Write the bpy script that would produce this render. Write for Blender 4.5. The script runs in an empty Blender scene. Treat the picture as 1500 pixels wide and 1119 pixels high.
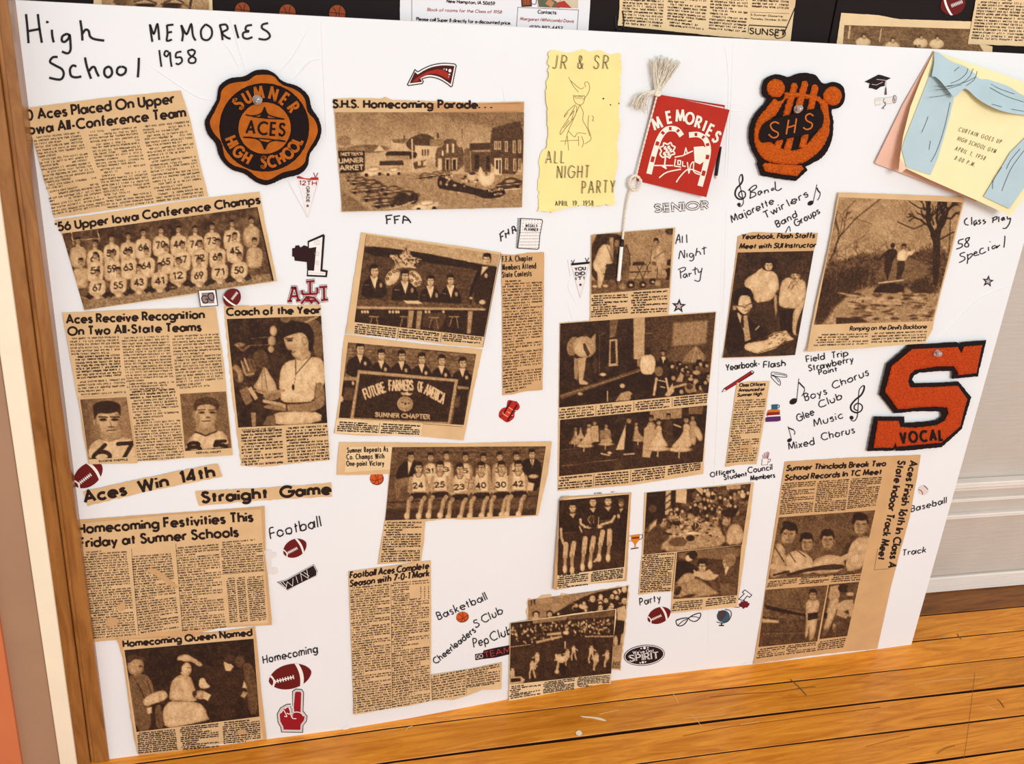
import bpy, math, random
import numpy as np
from mathutils import Matrix, Vector
from mathutils.geometry import delaunay_2d_cdt
random.seed(7); rng = np.random.default_rng(7)
S = bpy.context.scene
# ---------------------------------------------------------------- camera, light, exposure
FPX = 1416.3
RW = np.array([[0.961514388, -0.264592432, 0.074033276],
               [-0.048059466, -0.427263646, -0.90284886],
               [0.270518704, 0.86454417, -0.423536314]])
CAM = np.array([0.185792715, -1.009155254, 1.007266412])
cd = bpy.data.cameras.new('camera'); cam = bpy.data.objects.new('camera', cd)
S.collection.objects.link(cam); S.camera = cam
cd.sensor_fit = 'HORIZONTAL'; cd.sensor_width = 36; cd.lens = FPX / 1500 * 36; cd.clip_start = .02
m = Matrix.Identity(4)
for r in range(3):
    m[r][0] = RW[0][r]; m[r][1] = -RW[1][r]; m[r][2] = -RW[2][r]; m[r][3] = CAM[r]
cam.matrix_world = m
w = bpy.data.worlds.new('room_light'); S.world = w; w.use_nodes = True
w.node_tree.nodes['Background'].inputs[0].default_value = (.97, .985, 1.0, 1)
w.node_tree.nodes['Background'].inputs[1].default_value = .72
def area(name, loc, target, size, power, col):
    d = bpy.data.lights.new(name, 'AREA'); d.shape = 'RECTANGLE'; d.size, d.size_y = size; d.energy = power; d.color = col
    o = bpy.data.objects.new(name, d); S.collection.objects.link(o); o.location = loc
    o.rotation_euler = (Vector(target) - Vector(loc)).to_track_quat('-Z', 'Y').to_euler()
    return o
area('front_fill_light', (1.0, -3.3, 1.75), (.62, 0, .3), (1.4, 1.0), 72, (1, 1, 1))  # unseen lamp added well in front of the board to light it evenly
area('window_light', (-2.2, -1.2, 1.7), (.5, 0, .5), (1.2, 1.4), 8, (.86, .92, 1))
S.view_settings.view_transform = 'Standard'; S.view_settings.look = 'None'
S.view_settings.gamma = 1; S.view_settings.use_curve_mapping = False
S.view_settings.exposure = -0.11
# ---------------------------------------------------------------- helpers
AL = math.radians(2)
BN = np.array([0, -math.cos(AL), math.sin(AL)])
WU = np.array([-.05, 0, .1966, .3009, .3912, .5375, .6991, .8574, .9331, 1.1568, 1.2192, 1.4])
WD = np.array([0, 0, -.0047, -.0066, -.0037, .0057, .0135, .0092, .0059, 0, 0, 0])
WID, HEI = 1.2192, .9144
def rays(p):
    p = np.asarray(p, float).reshape(-1, 2)
    d = np.c_[(p[:, 0] - 750) / FPX, (p[:, 1] - 559.5) / FPX, np.ones(len(p))]
    return d @ RW
def proj(P):
    q = (P - CAM) @ RW.T
    return q[:, :2] / q[:, 2:3] * FPX + [750, 559.5]
def surf(u, v, h):
    u = np.asarray(u, float); v = np.asarray(v, float)
    k = np.clip(1 - v / HEI, -1, 1.2)
    P = np.c_[u, v * math.sin(AL) + np.interp(u, WU, WD) * k, v * math.cos(AL)]
    return P + BN * np.asarray(h).reshape(-1, 1)
def W(p, h=0.):
    'photograph direction -> point on the real board surface, h metres in front of it'
    p = np.asarray(p, float).reshape(-1, 2); h = np.zeros(len(p)) + h
    t = p.copy()
    for k in range(5):
        d = rays(t); lam = -(CAM @ BN) / (d @ BN); Q = CAM + d * lam[:, None]
        P = surf(Q[:, 0], Q[:, 2] / math.cos(AL), h)
        t = t + (p - proj(P))
    return P
def on_plane(p, pt, n):
    d = rays(p); n = np.asarray(n, float); lam = ((np.asarray(pt) - CAM) @ n) / (d @ n)
    return CAM + d * lam[:, None]
BACKY = .05
def WB(p, h=0.):
    'the same for the dark board standing behind'
    d = rays(p); lam = (BACKY - (np.zeros(len(d)) + h) - CAM[1]) / d[:, 1]
    return CAM + d * lam[:, None]
SURF = W
def srgb(c):
    return tuple((x / 255 / 12.92 if x / 255 <= .04045 else ((x / 255 + .055) / 1.055) ** 2.4) for x in c)
def mat(name, col, rough=.8, noise=0, scale=60, bump=0, bscale=200, stain=0, metal=0, attr=False, spec=.3):
    mt = bpy.data.materials.new(name); mt.use_nodes = True; n = mt.node_tree.nodes; l = mt.node_tree.links
    b = n['Principled BSDF']; b.inputs['Roughness'].default_value = rough; b.inputs['Metallic'].default_value = metal
    b.inputs['Specular IOR Level'].default_value = spec
    c = srgb(col) if not attr else (1, 1, 1)
    b.inputs['Base Color'].default_value = (*c, 1)
    tc = n.new('ShaderNodeTexCoord')
    out = None
    if attr:
        a = n.new('ShaderNodeAttribute'); a.attribute_name = 'Col'; out = a.outputs['Color']
    if noise or stain:
        nz = n.new('ShaderNodeTexNoise'); nz.inputs['Scale'].default_value = scale; nz.inputs['Detail'].default_value = 6
        l.new(tc.outputs['Object'], nz.inputs['Vector'])
        mr = n.new('ShaderNodeMapRange'); mr.inputs[1].default_value = .3; mr.inputs[2].default_value = .7
        mr.inputs[3].default_value = 1 - noise; mr.inputs[4].default_value = 1 + noise
        l.new(nz.outputs['Fac'], mr.inputs[0])
        mx = n.new('ShaderNodeVectorMath'); mx.operation = 'SCALE'
        if out: l.new(out, mx.inputs[0])
        else: mx.inputs[0].default_value = c
        l.new(mr.outputs[0], mx.inputs['Scale']); out = mx.outputs[0]
        if stain:
            n2 = n.new('ShaderNodeTexNoise'); n2.inputs['Scale'].default_value = 13; n2.inputs['Detail'].default_value = 3
            l.new(tc.outputs['Object'], n2.inputs['Vector'])
            m2 = n.new('ShaderNodeMapRange'); m2.inputs[1].default_value = .58; m2.inputs[2].default_value = .8
            m2.inputs[3].default_value = 0; m2.inputs[4].default_value = stain
            l.new(n2.outputs['Fac'], m2.inputs[0])
            mm = n.new('ShaderNodeMix'); mm.data_type = 'RGBA'; mm.inputs[7].default_value = (.28, .13, .035, 1)
            l.new(m2.outputs[0], mm.inputs[0]); l.new(out, mm.inputs[6]); out = mm.outputs[2]
    if out: l.new(out, b.inputs['Base Color'])
    if bump:
        nb = n.new('ShaderNodeTexNoise'); nb.inputs['Scale'].default_value = bscale; nb.inputs['Detail'].default_value = 3
        l.new(tc.outputs['Object'], nb.inputs['Vector'])
        bp = n.new('ShaderNodeBump'); bp.inputs['Strength'].default_value = bump; bp.inputs['Distance'].default_value = .001
        l.new(nb.outputs['Fac'], bp.inputs['Height']); l.new(bp.outputs['Normal'], b.inputs['Normal'])
    return mt
M = {}
def C3(col, rough=.75):
    k = (tuple(col), rough)
    if k not in M: M[k] = mat('print_%02x%02x%02x' % tuple(int(x) for x in col), col, rough, .04, 300)
    return M[k]
M['paper'] = mat('old_newsprint', (216, 180, 132), .9, .07, 35, .15, 500, .28)
M['paper_l'] = mat('pale_newsprint', (228, 198, 152), .9, .05, 35, .15, 500, .2)
M['paper_d'] = mat('toasted_newsprint', (206, 164, 114), .9, .06, 35, .15, 500, .25)
M['photo'] = mat('halftone_print', (255, 255, 255), .75, .10, 700, attr=True)
M['ink'] = mat('printing_ink', (38, 20, 14), .8)
M['inks'] = mat('small_type_ink', (56, 33, 18), .85)
M['inksb'] = mat('small_bold_type_ink', (54, 32, 20), .85)
M['marker'] = mat('marker_ink', (24, 12, 14), .6)
M['board'] = mat('white_foam_board', (234, 235, 235), .8, .012, 8, .12, 160)
M['dark'] = mat('black_display_board', (24, 13, 12), .85, .1, 30)
def link(o, parent=None):
    S.collection.objects.link(o)
    if parent is not None: o.parent = parent
    return o
def mk(name, V, Fq, material, parent=None, cols=None, smooth=False, label=None):
    'one mesh object; V in world space (made relative to the thing it belongs to)'
    V = np.asarray(V, float).reshape(-1, 3)
    if parent is not None:
        V = V - np.array(parent['_o']); loc = (0, 0, 0)
    else:
        c = V.mean(0); V = V - c; loc = c
    me = bpy.data.meshes.new(name)
    if isinstance(Fq, np.ndarray):
        k = Fq.shape[1]; nf = len(Fq)
        me.vertices.add(len(V)); me.vertices.foreach_set('co', V.ravel())
        me.loops.add(nf * k); me.loops.foreach_set('vertex_index', Fq.astype(np.int32).ravel())
        me.polygons.add(nf); me.polygons.foreach_set('loop_start', np.arange(0, nf * k, k, dtype=np.int32))
        me.polygons.foreach_set('loop_total', np.full(nf, k, dtype=np.int32)); me.update(calc_edges=True)
    else:
        me.from_pydata([tuple(v) for v in V], [], Fq); me.update()
    if cols is not None:
        a = me.color_attributes.new('Col', 'FLOAT_COLOR', 'POINT')
        a.data.foreach_set('color', np.c_[cols, np.ones(len(cols))].astype(np.float32).ravel())
    if smooth: me.polygons.foreach_set('use_smooth', [True] * len(me.polygons))
    me.materials.append(material)
    o = bpy.data.objects.new(name, me); o.location = loc
    if parent is not None and '_d' in parent: pass
    o['_o'] = tuple(float(x) for x in (np.array(parent['_o']) if parent is not None else c))
    if label: o['label'] = label
    return link(o, parent)
def tag(o, label, cat, group=None):
    o['label'] = label; o['category'] = cat
    if group: o['group'] = group
    return o
def thing(name, label, cat, loc, group=None):
    o = bpy.data.objects.new(name, None); o.empty_display_size = .01
    o.location = tuple(float(x) for x in loc); o['_o'] = tuple(float(x) for x in loc)
    tag(o, label, cat, group); return link(o)
def Z(fr, pts):
    'coordinates read in a close-up (origin x, origin y, magnification) -> photograph'
    p = np.asarray(pts, float).reshape(-1, 2)
    return p if fr is None else p / fr[2] + [fr[0], fr[1]]
def dens(pts, step=6, jag=0., closed=True):
    out = []; n = len(pts)
    for i in range(n if closed else n - 1):
        a = np.array(pts[i]); b = np.array(pts[(i + 1) % n]); k = max(1, int(np.hypot(*(b - a)) / step))
        for j in range(k): out.append(a + (b - a) * j / k)
    if not closed: out.append(np.array(pts[-1]))
    out = np.array(out)
    if jag: out = out + rng.normal(0, jag, out.shape)
    return out
def spl(pts, n=6, closed=False):
    'smooth curve through points'
    P = np.asarray(pts, float); N = len(P); out = []
    for i in range(N if closed else N - 1):
        p0 = P[(i - 1) % N] if closed or i > 0 else P[0]; p1 = P[i]; p2 = P[(i + 1) % N]
        p3 = P[(i + 2) % N] if closed or i + 2 < N else P[-1]
        for j in range(n):
            t = j / n
            out.append(.5 * (2 * p1 + (p2 - p0) * t + (2 * p0 - 5 * p1 + 4 * p2 - p3) * t * t + (3 * p1 - p0 - 3 * p2 + p3) * t ** 3))
    if not closed: out.append(P[-1])
    return np.array(out)
def sheet(name, loops, hf, material, parent=None, grid=14, thick=.00025, smooth=True, label=None, cols=None):
    'a cut sheet (outline, holes) laid over the surface; hf(px array)->height; has thickness'
    vs, es = [], []
    for L in loops:
        b = len(vs); n = len(L); vs += [tuple(q) for q in L]; es += [(b + i, b + (i + 1) % n) for i in range(n)]
    if grid:
        A = np.array(loops[0]); x0, y0 = A.min(0); x1, y1 = A.max(0)
        vs += [(x + random.uniform(-.1, .1), y + random.uniform(-.1, .1)) for x in np.arange(x0 + grid / 2, x1, grid) for y in np.arange(y0 + grid / 2, y1, grid)]
    r = delaunay_2d_cdt([Vector(q) for q in vs], es, [], 1 if len(loops) == 1 else 0, 1e-5)
    P = np.array([tuple(q) for q in r[0]]); F = [list(f) for f in r[2]]
    if len(loops) > 1:
        keep = []
        for f in F:
            cx, cy = P[f].mean(0); ins = False
            for L in loops:
                A = np.asarray(L); B = np.roll(A, -1, 0); k = ((A[:, 1] > cy) != (B[:, 1] > cy))
                if k.any():
                    xi = (B[k, 0] - A[k, 0]) * (cy - A[k, 1]) / (B[k, 1] - A[k, 1]) + A[k, 0]; ins ^= bool((xi > cx).sum() % 2)
            if ins: keep.append(f)
        F = keep
    used = sorted(set(i for f in F for i in f)); mp = {a: i for i, a in enumerate(used)}
    P = P[used]; F = [[mp[i] for i in f] for f in F]
    # orientation towards the viewer
    f0 = P[F[0]]; cr = (f0[1] - f0[0])[0] * (f0[2] - f0[1])[1] - (f0[1] - f0[0])[1] * (f0[2] - f0[1])[0]
    if cr > 0: F = [f[::-1] for f in F]
    h = hf(P) if callable(hf) else np.zeros(len(P)) + hf
    V = SURF(P, h)
    n = len(P)
    if thick:
        cnt = {}
        for f in F:
            for i in range(len(f)): cnt[(f[i], f[(i + 1) % len(f)])] = 1
        V = np.r_[V, SURF(P, h - thick)]
        F2 = [[i + n for i in f[::-1]] for f in F] + [[b, a, a + n, b + n] for (a, b) in cnt if (b, a) not in cnt]
        F = F + F2
    o = mk(name, V, F, material, parent, label=label)
    if smooth:
        me = o.data; k = len(me.polygons); me.polygons.foreach_set('use_smooth', [False] * k)
    return o
def ribbon(lines, wid):
    'polylines (photograph px) -> quads'
    V, Fq = [], []; b = 0
    for k, L in enumerate(lines):
        w = wid[k] if hasattr(wid, '__len__') else wid
        L = np.asarray(L, float)
        if len(L) == 1: L = np.array([L[0] - [w * .05, 0], L[0] + [w * .05, 0]])
        runs = []; cur = [L[0]]
        for i in range(1, len(L)):
            if np.hypot(*(L[i] - cur[-1])) < 1e-4: continue
            if len(cur) > 1:
                d0 = cur[-1] - cur[-2]; d1 = L[i] - cur[-1]
                c = (d0 @ d1) / (np.hypot(*d0) * np.hypot(*d1) + 1e-9)
                if c < .72:
                    runs.append(cur); cur = [cur[-1]]
            cur.append(L[i])
        runs.append(cur)
        nr = len(runs)
        for ri, R in enumerate(runs):
            R = np.array(R)
            if len(R) < 2: R = np.array([R[0] - [w * .3, 0], R[0] + [w * .3, 0]])
            R = R.copy()
            d0 = R[1] - R[0]; d0 /= np.hypot(*d0) + 1e-9; d1 = R[-1] - R[-2]; d1 /= np.hypot(*d1) + 1e-9
            if ri > 0: R[0] -= d0 * w * .42
            if ri < nr - 1: R[-1] += d1 * w * .42
            T = np.zeros_like(R); T[1:-1] = R[2:] - R[:-2]; T[0] = d0; T[-1] = d1
            T /= np.hypot(T[:, 0], T[:, 1])[:, None] + 1e-9
            N = np.c_[T[:, 1], -T[:, 0]] * w / 2
            m_ = len(R); V += [R + N, R - N]
            a = np.arange(m_ - 1) + b
            Fq.append(np.c_[a, a + m_, a + m_ + 1, a + 1]); b += 2 * m_
    return np.concatenate(V), np.concatenate(Fq)
def ink(name, lines, wid, hf, material, parent, label=None, stuff=False):
    if not lines: return
    P, F = ribbon(lines, wid)
    h = hf(P) if callable(hf) else hf
    o = mk(name, SURF(P, h), F, material, parent, label=label)
    if stuff: o['kind'] = 'stuff'
    return o
# ---------------------------------------------------------------- stroke lettering (round, geometric)
def arc(cx, cy, rx, ry, a0, a1, n=9):
    n = max(3, int(n * abs(a1 - a0) / 200) + 2)
    return [(cx + rx * math.cos(math.radians(a)), cy + ry * math.sin(math.radians(a))) for a in np.linspace(a0, a1, n)]
o_ = arc(.3, .3, .3, .3, 0, 360, 12)
G = {
'a': (.64, [arc(.26, .3, .26, .29, 0, 360, 12), [(.64, .66), (.64, 0)]]), 'b': (.6, [o_, [(0, 1.05), (0, 0)]]), 'c': (.5, [arc(.3, .3, .3, .3, 42, 318)]),
'd': (.6, [o_, [(.6, 1.05), (.6, 0)]]), 'e': (.6, [[(.03, .3)] + arc(.3, .3, .3, .3, 0, 315, 11)]),
'f': (.34, [[(.14, 0), (.14, .85)] + arc(.32, .85, .18, .19, 180, 95), [(0, .6), (.34, .6)]]),
'g': (.6, [o_, [(.6, .62), (.6, -.1)] + arc(.31, -.1, .29, .25, 0, -155)]),
'h': (.5, [[(0, 1.05), (0, 0)], [(0, .33)] + arc(.25, .36, .25, .25, 180, 0) + [(.5, 0)]]),
'i': (0, [[(0, .6), (0, 0)], [(0, .96), (0, .79)]]), 'j': (.1, [[(.1, .6), (.1, -.3)], [(.1, .96), (.1, .79)]]),
'k': (.46, [[(0, 1.05), (0, 0)], [(.42, .6), (.02, .26)], [(.13, .35), (.46, 0)]]), 'l': (0, [[(0, 1.05), (0, 0)]]),
'm': (.84, [[(0, .62), (0, 0)], [(0, .38)] + arc(.21, .4, .21, .22, 180, 0) + [(.42, 0)], [(.42, .38)] + arc(.63, .4, .21, .22, 180, 0) + [(.84, 0)]]),
'n': (.5, [[(0, .62), (0, 0)], [(0, .33)] + arc(.25, .36, .25, .25, 180, 0) + [(.5, 0)]]),
'o': (.6, [o_]), 'p': (.6, [o_, [(0, .62), (0, -.36)]]), 'q': (.6, [o_, [(.6, .62), (.6, -.36)]]),
'r': (.28, [[(0, .62), (0, 0)], [(0, .3)] + arc(.22, .38, .22, .23, 180, 60)]),
's': (.36, [[(.34, .5), (.26, .59), (.14, .6), (.04, .52), (.05, .4), (.18, .32), (.32, .25), (.36, .13), (.27, .01), (.12, 0), (0, .1)]]),
't': (.32, [[(.15, .88), (.15, 0)], [(0, .6), (.32, .6)]]), 'u': (.5, [[(0, .6), (0, .25)] + arc(.25, .25, .25, .26, 180, 360) + [(.5, .6)]]),
'v': (.5, [[(0, .6), (.25, 0), (.5, .6)]]), 'w': (.8, [[(0, .6), (.2, 0), (.4, .56), (.6, 0), (.8, .6)]]),
'x': (.46, [[(0, .6), (.46, 0)], [(.46, .6), (0, 0)]]), 'y': (.5, [[(0, .6), (.27, .02)], [(.5, .6), (.12, -.36)]]),
'z': (.42, [[(0, .6), (.42, .6), (0, 0), (.42, 0)]]),
'A': (.74, [[(0, 0), (.37, 1), (.74, 0)], [(.15, .33), (.59, .33)]]),
'B': (.5, [[(0, 0), (0, 1), (.25, 1)] + arc(.25, .77, .22, .23, 90, -90, 6) + [(0, .54)], [(.2, .54)] + arc(.25, .27, .26, .27, 90, -90, 6) + [(0, 0)]]),
'C': (.8, [arc(.5, .5, .5, .5, 48, 312, 12)]), 'D': (.68, [[(0, 0), (0, 1), (.2, 1)] + arc(.2, .5, .5, .5, 90, -90, 10) + [(0, 0)]]),
'E': (.44, [[(.44, 1), (0, 1), (0, 0), (.44, 0)], [(0, .5), (.42, .5)]]), 'F': (.44, [[(.44, 1), (0, 1), (0, 0)], [(0, .52), (.4, .52)]]),
'G': (.95, [arc(.5, .5, .5, .5, 42, 360, 12) + [(.55, .5)]]), 'H': (.62, [[(0, 0), (0, 1)], [(.62, 0), (.62, 1)], [(0, .5), (.62, .5)]]),
'I': (0, [[(0, 0), (0, 1)]]), 'J': (.34, [[(.34, 1), (.34, .2)] + arc(.17, .2, .17, .2, 0, -150)]),
'K': (.55, [[(0, 0), (0, 1)], [(.52, 1), (.03, .48)], [(.14, .6), (.56, 0)]]), 'L': (.42, [[(0, 1), (0, 0), (.42, 0)]]),
'M': (.86, [[(0, 0), (.12, 1), (.43, .15), (.74, 1), (.86, 0)]]), 'N': (.66, [[(0, 0), (0, 1), (.66, 0), (.66, 1)]]),
'O': (1., [arc(.5, .5, .5, .5, 0, 360, 14)]), 'P': (.48, [[(0, 0), (0, 1), (.22, 1)] + arc(.22, .74, .26, .26, 90, -90, 7) + [(0, .48)]]),
'Q': (1., [arc(.5, .5, .5, .5, 0, 360, 14), [(.55, .35), (.95, -.02)]]),
'R': (.5, [[(0, 0), (0, 1), (.22, 1)] + arc(.22, .75, .25, .25, 90, -90, 7) + [(0, .5)], [(.2, .5), (.5, 0)]]),
'S': (.5, [[(.46, .82), (.38, .96), (.24, 1), (.09, .94), (.04, .78), (.1, .64), (.26, .54), (.42, .44), (.5, .28), (.44, .1), (.27, 0), (.1, .04), (0, .2)]]),
'T': (.54, [[(0, 1), (.54, 1)], [(.27, 1), (.27, 0)]]), 'U': (.58, [[(0, 1), (0, .29)] + arc(.29, .29, .29, .29, 180, 360) + [(.58, 1)]]),
'V': (.7, [[(0, 1), (.35, 0), (.7, 1)]]), 'W': (1.05, [[(0, 1), (.27, 0), (.525, .9), (.78, 0), (1.05, 1)]]),
'X': (.6, [[(0, 0), (.6, 1)], [(.6, 0), (0, 1)]]), 'Y': (.6, [[(0, 1), (.3, .48), (.6, 1)], [(.3, .48), (.3, 0)]]),
'Z': (.55, [[(0, 1), (.55, 1), (0, 0), (.55, 0)]]),
'0': (.56, [arc(.28, .5, .28, .5, 0, 360, 12)]), '1': (.2, [[(0, .85), (.18, 1), (.18, 0)]]),
'2': (.5, [[*arc(.25, .74, .25, .26, 165, -20, 7), (0, 0), (.52, 0)]]),
'3': (.48, [[*arc(.23, .76, .21, .24, 150, -85, 7)], [*arc(.22, .27, .26, .27, 85, -150, 7)]]),
'4': (.58, [[(.44, 0), (.44, 1), (0, .27), (.58, .27)]]), '5': (.5, [[(.46, 1), (.12, 1), (.06, .58), (.2, .63)] + arc(.22, .31, .28, .31, 75, -145, 8)]),
'6': (.56, [arc(.28, .3, .28, .3, 0, 360, 10), [(.42, 1), (.05, .45)]]), '7': (.5, [[(0, 1), (.5, 1), (.12, 0)]]),
'8': (.5, [arc(.25, .77, .2, .23, 0, 360, 9), arc(.25, .27, .25, .27, 0, 360, 10)]),
'9': (.56, [arc(.28, .7, .28, .3, 0, 360, 10), [(.14, 0), (.51, .55)]]),
'.': (0, [[(0, .16), (0, 0)]]), ',': (.05, [[(.05, .08), (0, -.16)]]), "'": (0, [[(0, 1), (0, .76)]]), '-': (.28, [[(0, .34), (.28, .34)]]),
'&': (.66, [[(.66, 0), (.15, .68), (.17, .92), (.34, .98), (.46, .82), (.36, .62), (.05, .36), (.06, .1), (.3, 0), (.52, .14), (.64, .42)]]),
'(': (.12, [arc(.3, .45, .3, .6, 130, 230)]), ')': (.12, [arc(-.18, .45, .3, .6, 50, -50)]), ':': (0, [[(0, .14), (0, 0)], [(0, .6), (0, .46)]]),
'!': (0, [[(0, 1), (0, .3)], [(0, .15), (0, 0)]]), '#': (.5, [[(.1, 0), (.22, 1)], [(.36, 0), (.48, 1)], [(0, .33), (.54, .33)], [(.04, .66), (.58, .66)]]),
'/': (.4, [[(0, 0), (.4, 1)]]),
}
def lay(s, gap=.24, space=.36, narrow=1., jit=0):
    x = 0; out = []
    for ch in s:
        if ch == ' ': x += space; continue
        adv, st = G[ch]
        for L in st:
            out.append([((px * narrow + x) + (random.gauss(0, jit) if jit else 0), py + (random.gauss(0, jit) if jit else 0)) for px, py in L])
        x += adv * narrow + gap
    return out, x - gap
def text_px(s, p0, p1, cap, shear=0, up=None, gap=.24, space=.36, narrow=1., jit=0, bow=0):
    L, adv = lay(s, gap, space, narrow, jit)
    p0 = np.array(p0, float); p1 = np.array(p1, float); e = (p1 - p0) / adv; el = e / np.hypot(*e)
    u = np.array([el[1], -el[0]]) if up is None else np.array(up, float) / np.hypot(*up)
    out = []
    for q in L:
        q = np.array(q); yy = q[:, 1:2] + bow * 4 * (q[:, :1] / adv) * (1 - q[:, :1] / adv)
        out.append(p0 + e * (q[:, :1]) + (u * cap + el * shear * cap) * yy)
    return out
ALPH = 'aaabcdeeeefghiillmnnoooprrsssttttuvwy'
def word_px(out, x0, x1, o, ex, uy, ch_w, hgt, bold):
    'tiny type: simplified letter shapes only a few pixels tall'
    n = max(1, int((x1 - x0) / ch_w))
    for i in range(n):
        x = x0 + i * (x1 - x0) / n; k = random.random(); w = ch_w * .58
        tall = 1.55 if k > .72 else 1.
        q = lambda a, b: o + ex * (x + a * w) + uy * (b * hgt)
        if k < .3: out.append([q(0, 0), q(0, 1), q(1, 1), q(1, 0)])
        elif k < .5: out.append([q(1, .9), q(0, .9), q(0, 0), q(1, .05)])
        elif k < .65: out.append([q(0, 0), q(0, 1), q(.9, .9)])
        elif k < .8: out.append([q(0, tall), q(0, 0), q(1, 0), q(1, .9)])
        else: out.append([q(.4, tall), q(.4, 0)])
def block_px(quad, nl, bold=0, para=.18, cw=None, fill=.36, keep=1.):
    'a column of small type inside a four-cornered patch TL TR BR BL'
    q = np.array(quad, float); out = []; tl, tr, br, bl = q
    newp = True
    for k in range(nl):
        t = (k + .8) / nl
        a = tl + (bl - tl) * t; b = tr + (br - tr) * t; Wd = np.hypot(*(b - a)); ex = (b - a) / Wd
        up = (tl - bl) / np.hypot(*(tl - bl)); pitch = np.hypot(*(bl - tl)) / nl
        c = cw or pitch * .42; x = c * 2 if newp else 0; end = Wd
        last = random.random() < para
        if last: end = Wd * random.uniform(.3, .85)
        hgt = pitch * fill * random.uniform(.92, 1.06); oj = a + up * random.gauss(0, pitch * .03)
        while x < end - c:
            wl = random.choice([2, 3, 3, 4, 4, 5, 6, 7, 8]) * c; x2 = min(x + wl, end)
            if end - x2 < c * 2: x2 = end
            if random.random() < keep: word_px(out, x, x2, oj, ex, up, c, hgt, bold)
            x = x2 + c * random.uniform(.7, 1.2)
        newp = last
    return out
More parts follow.
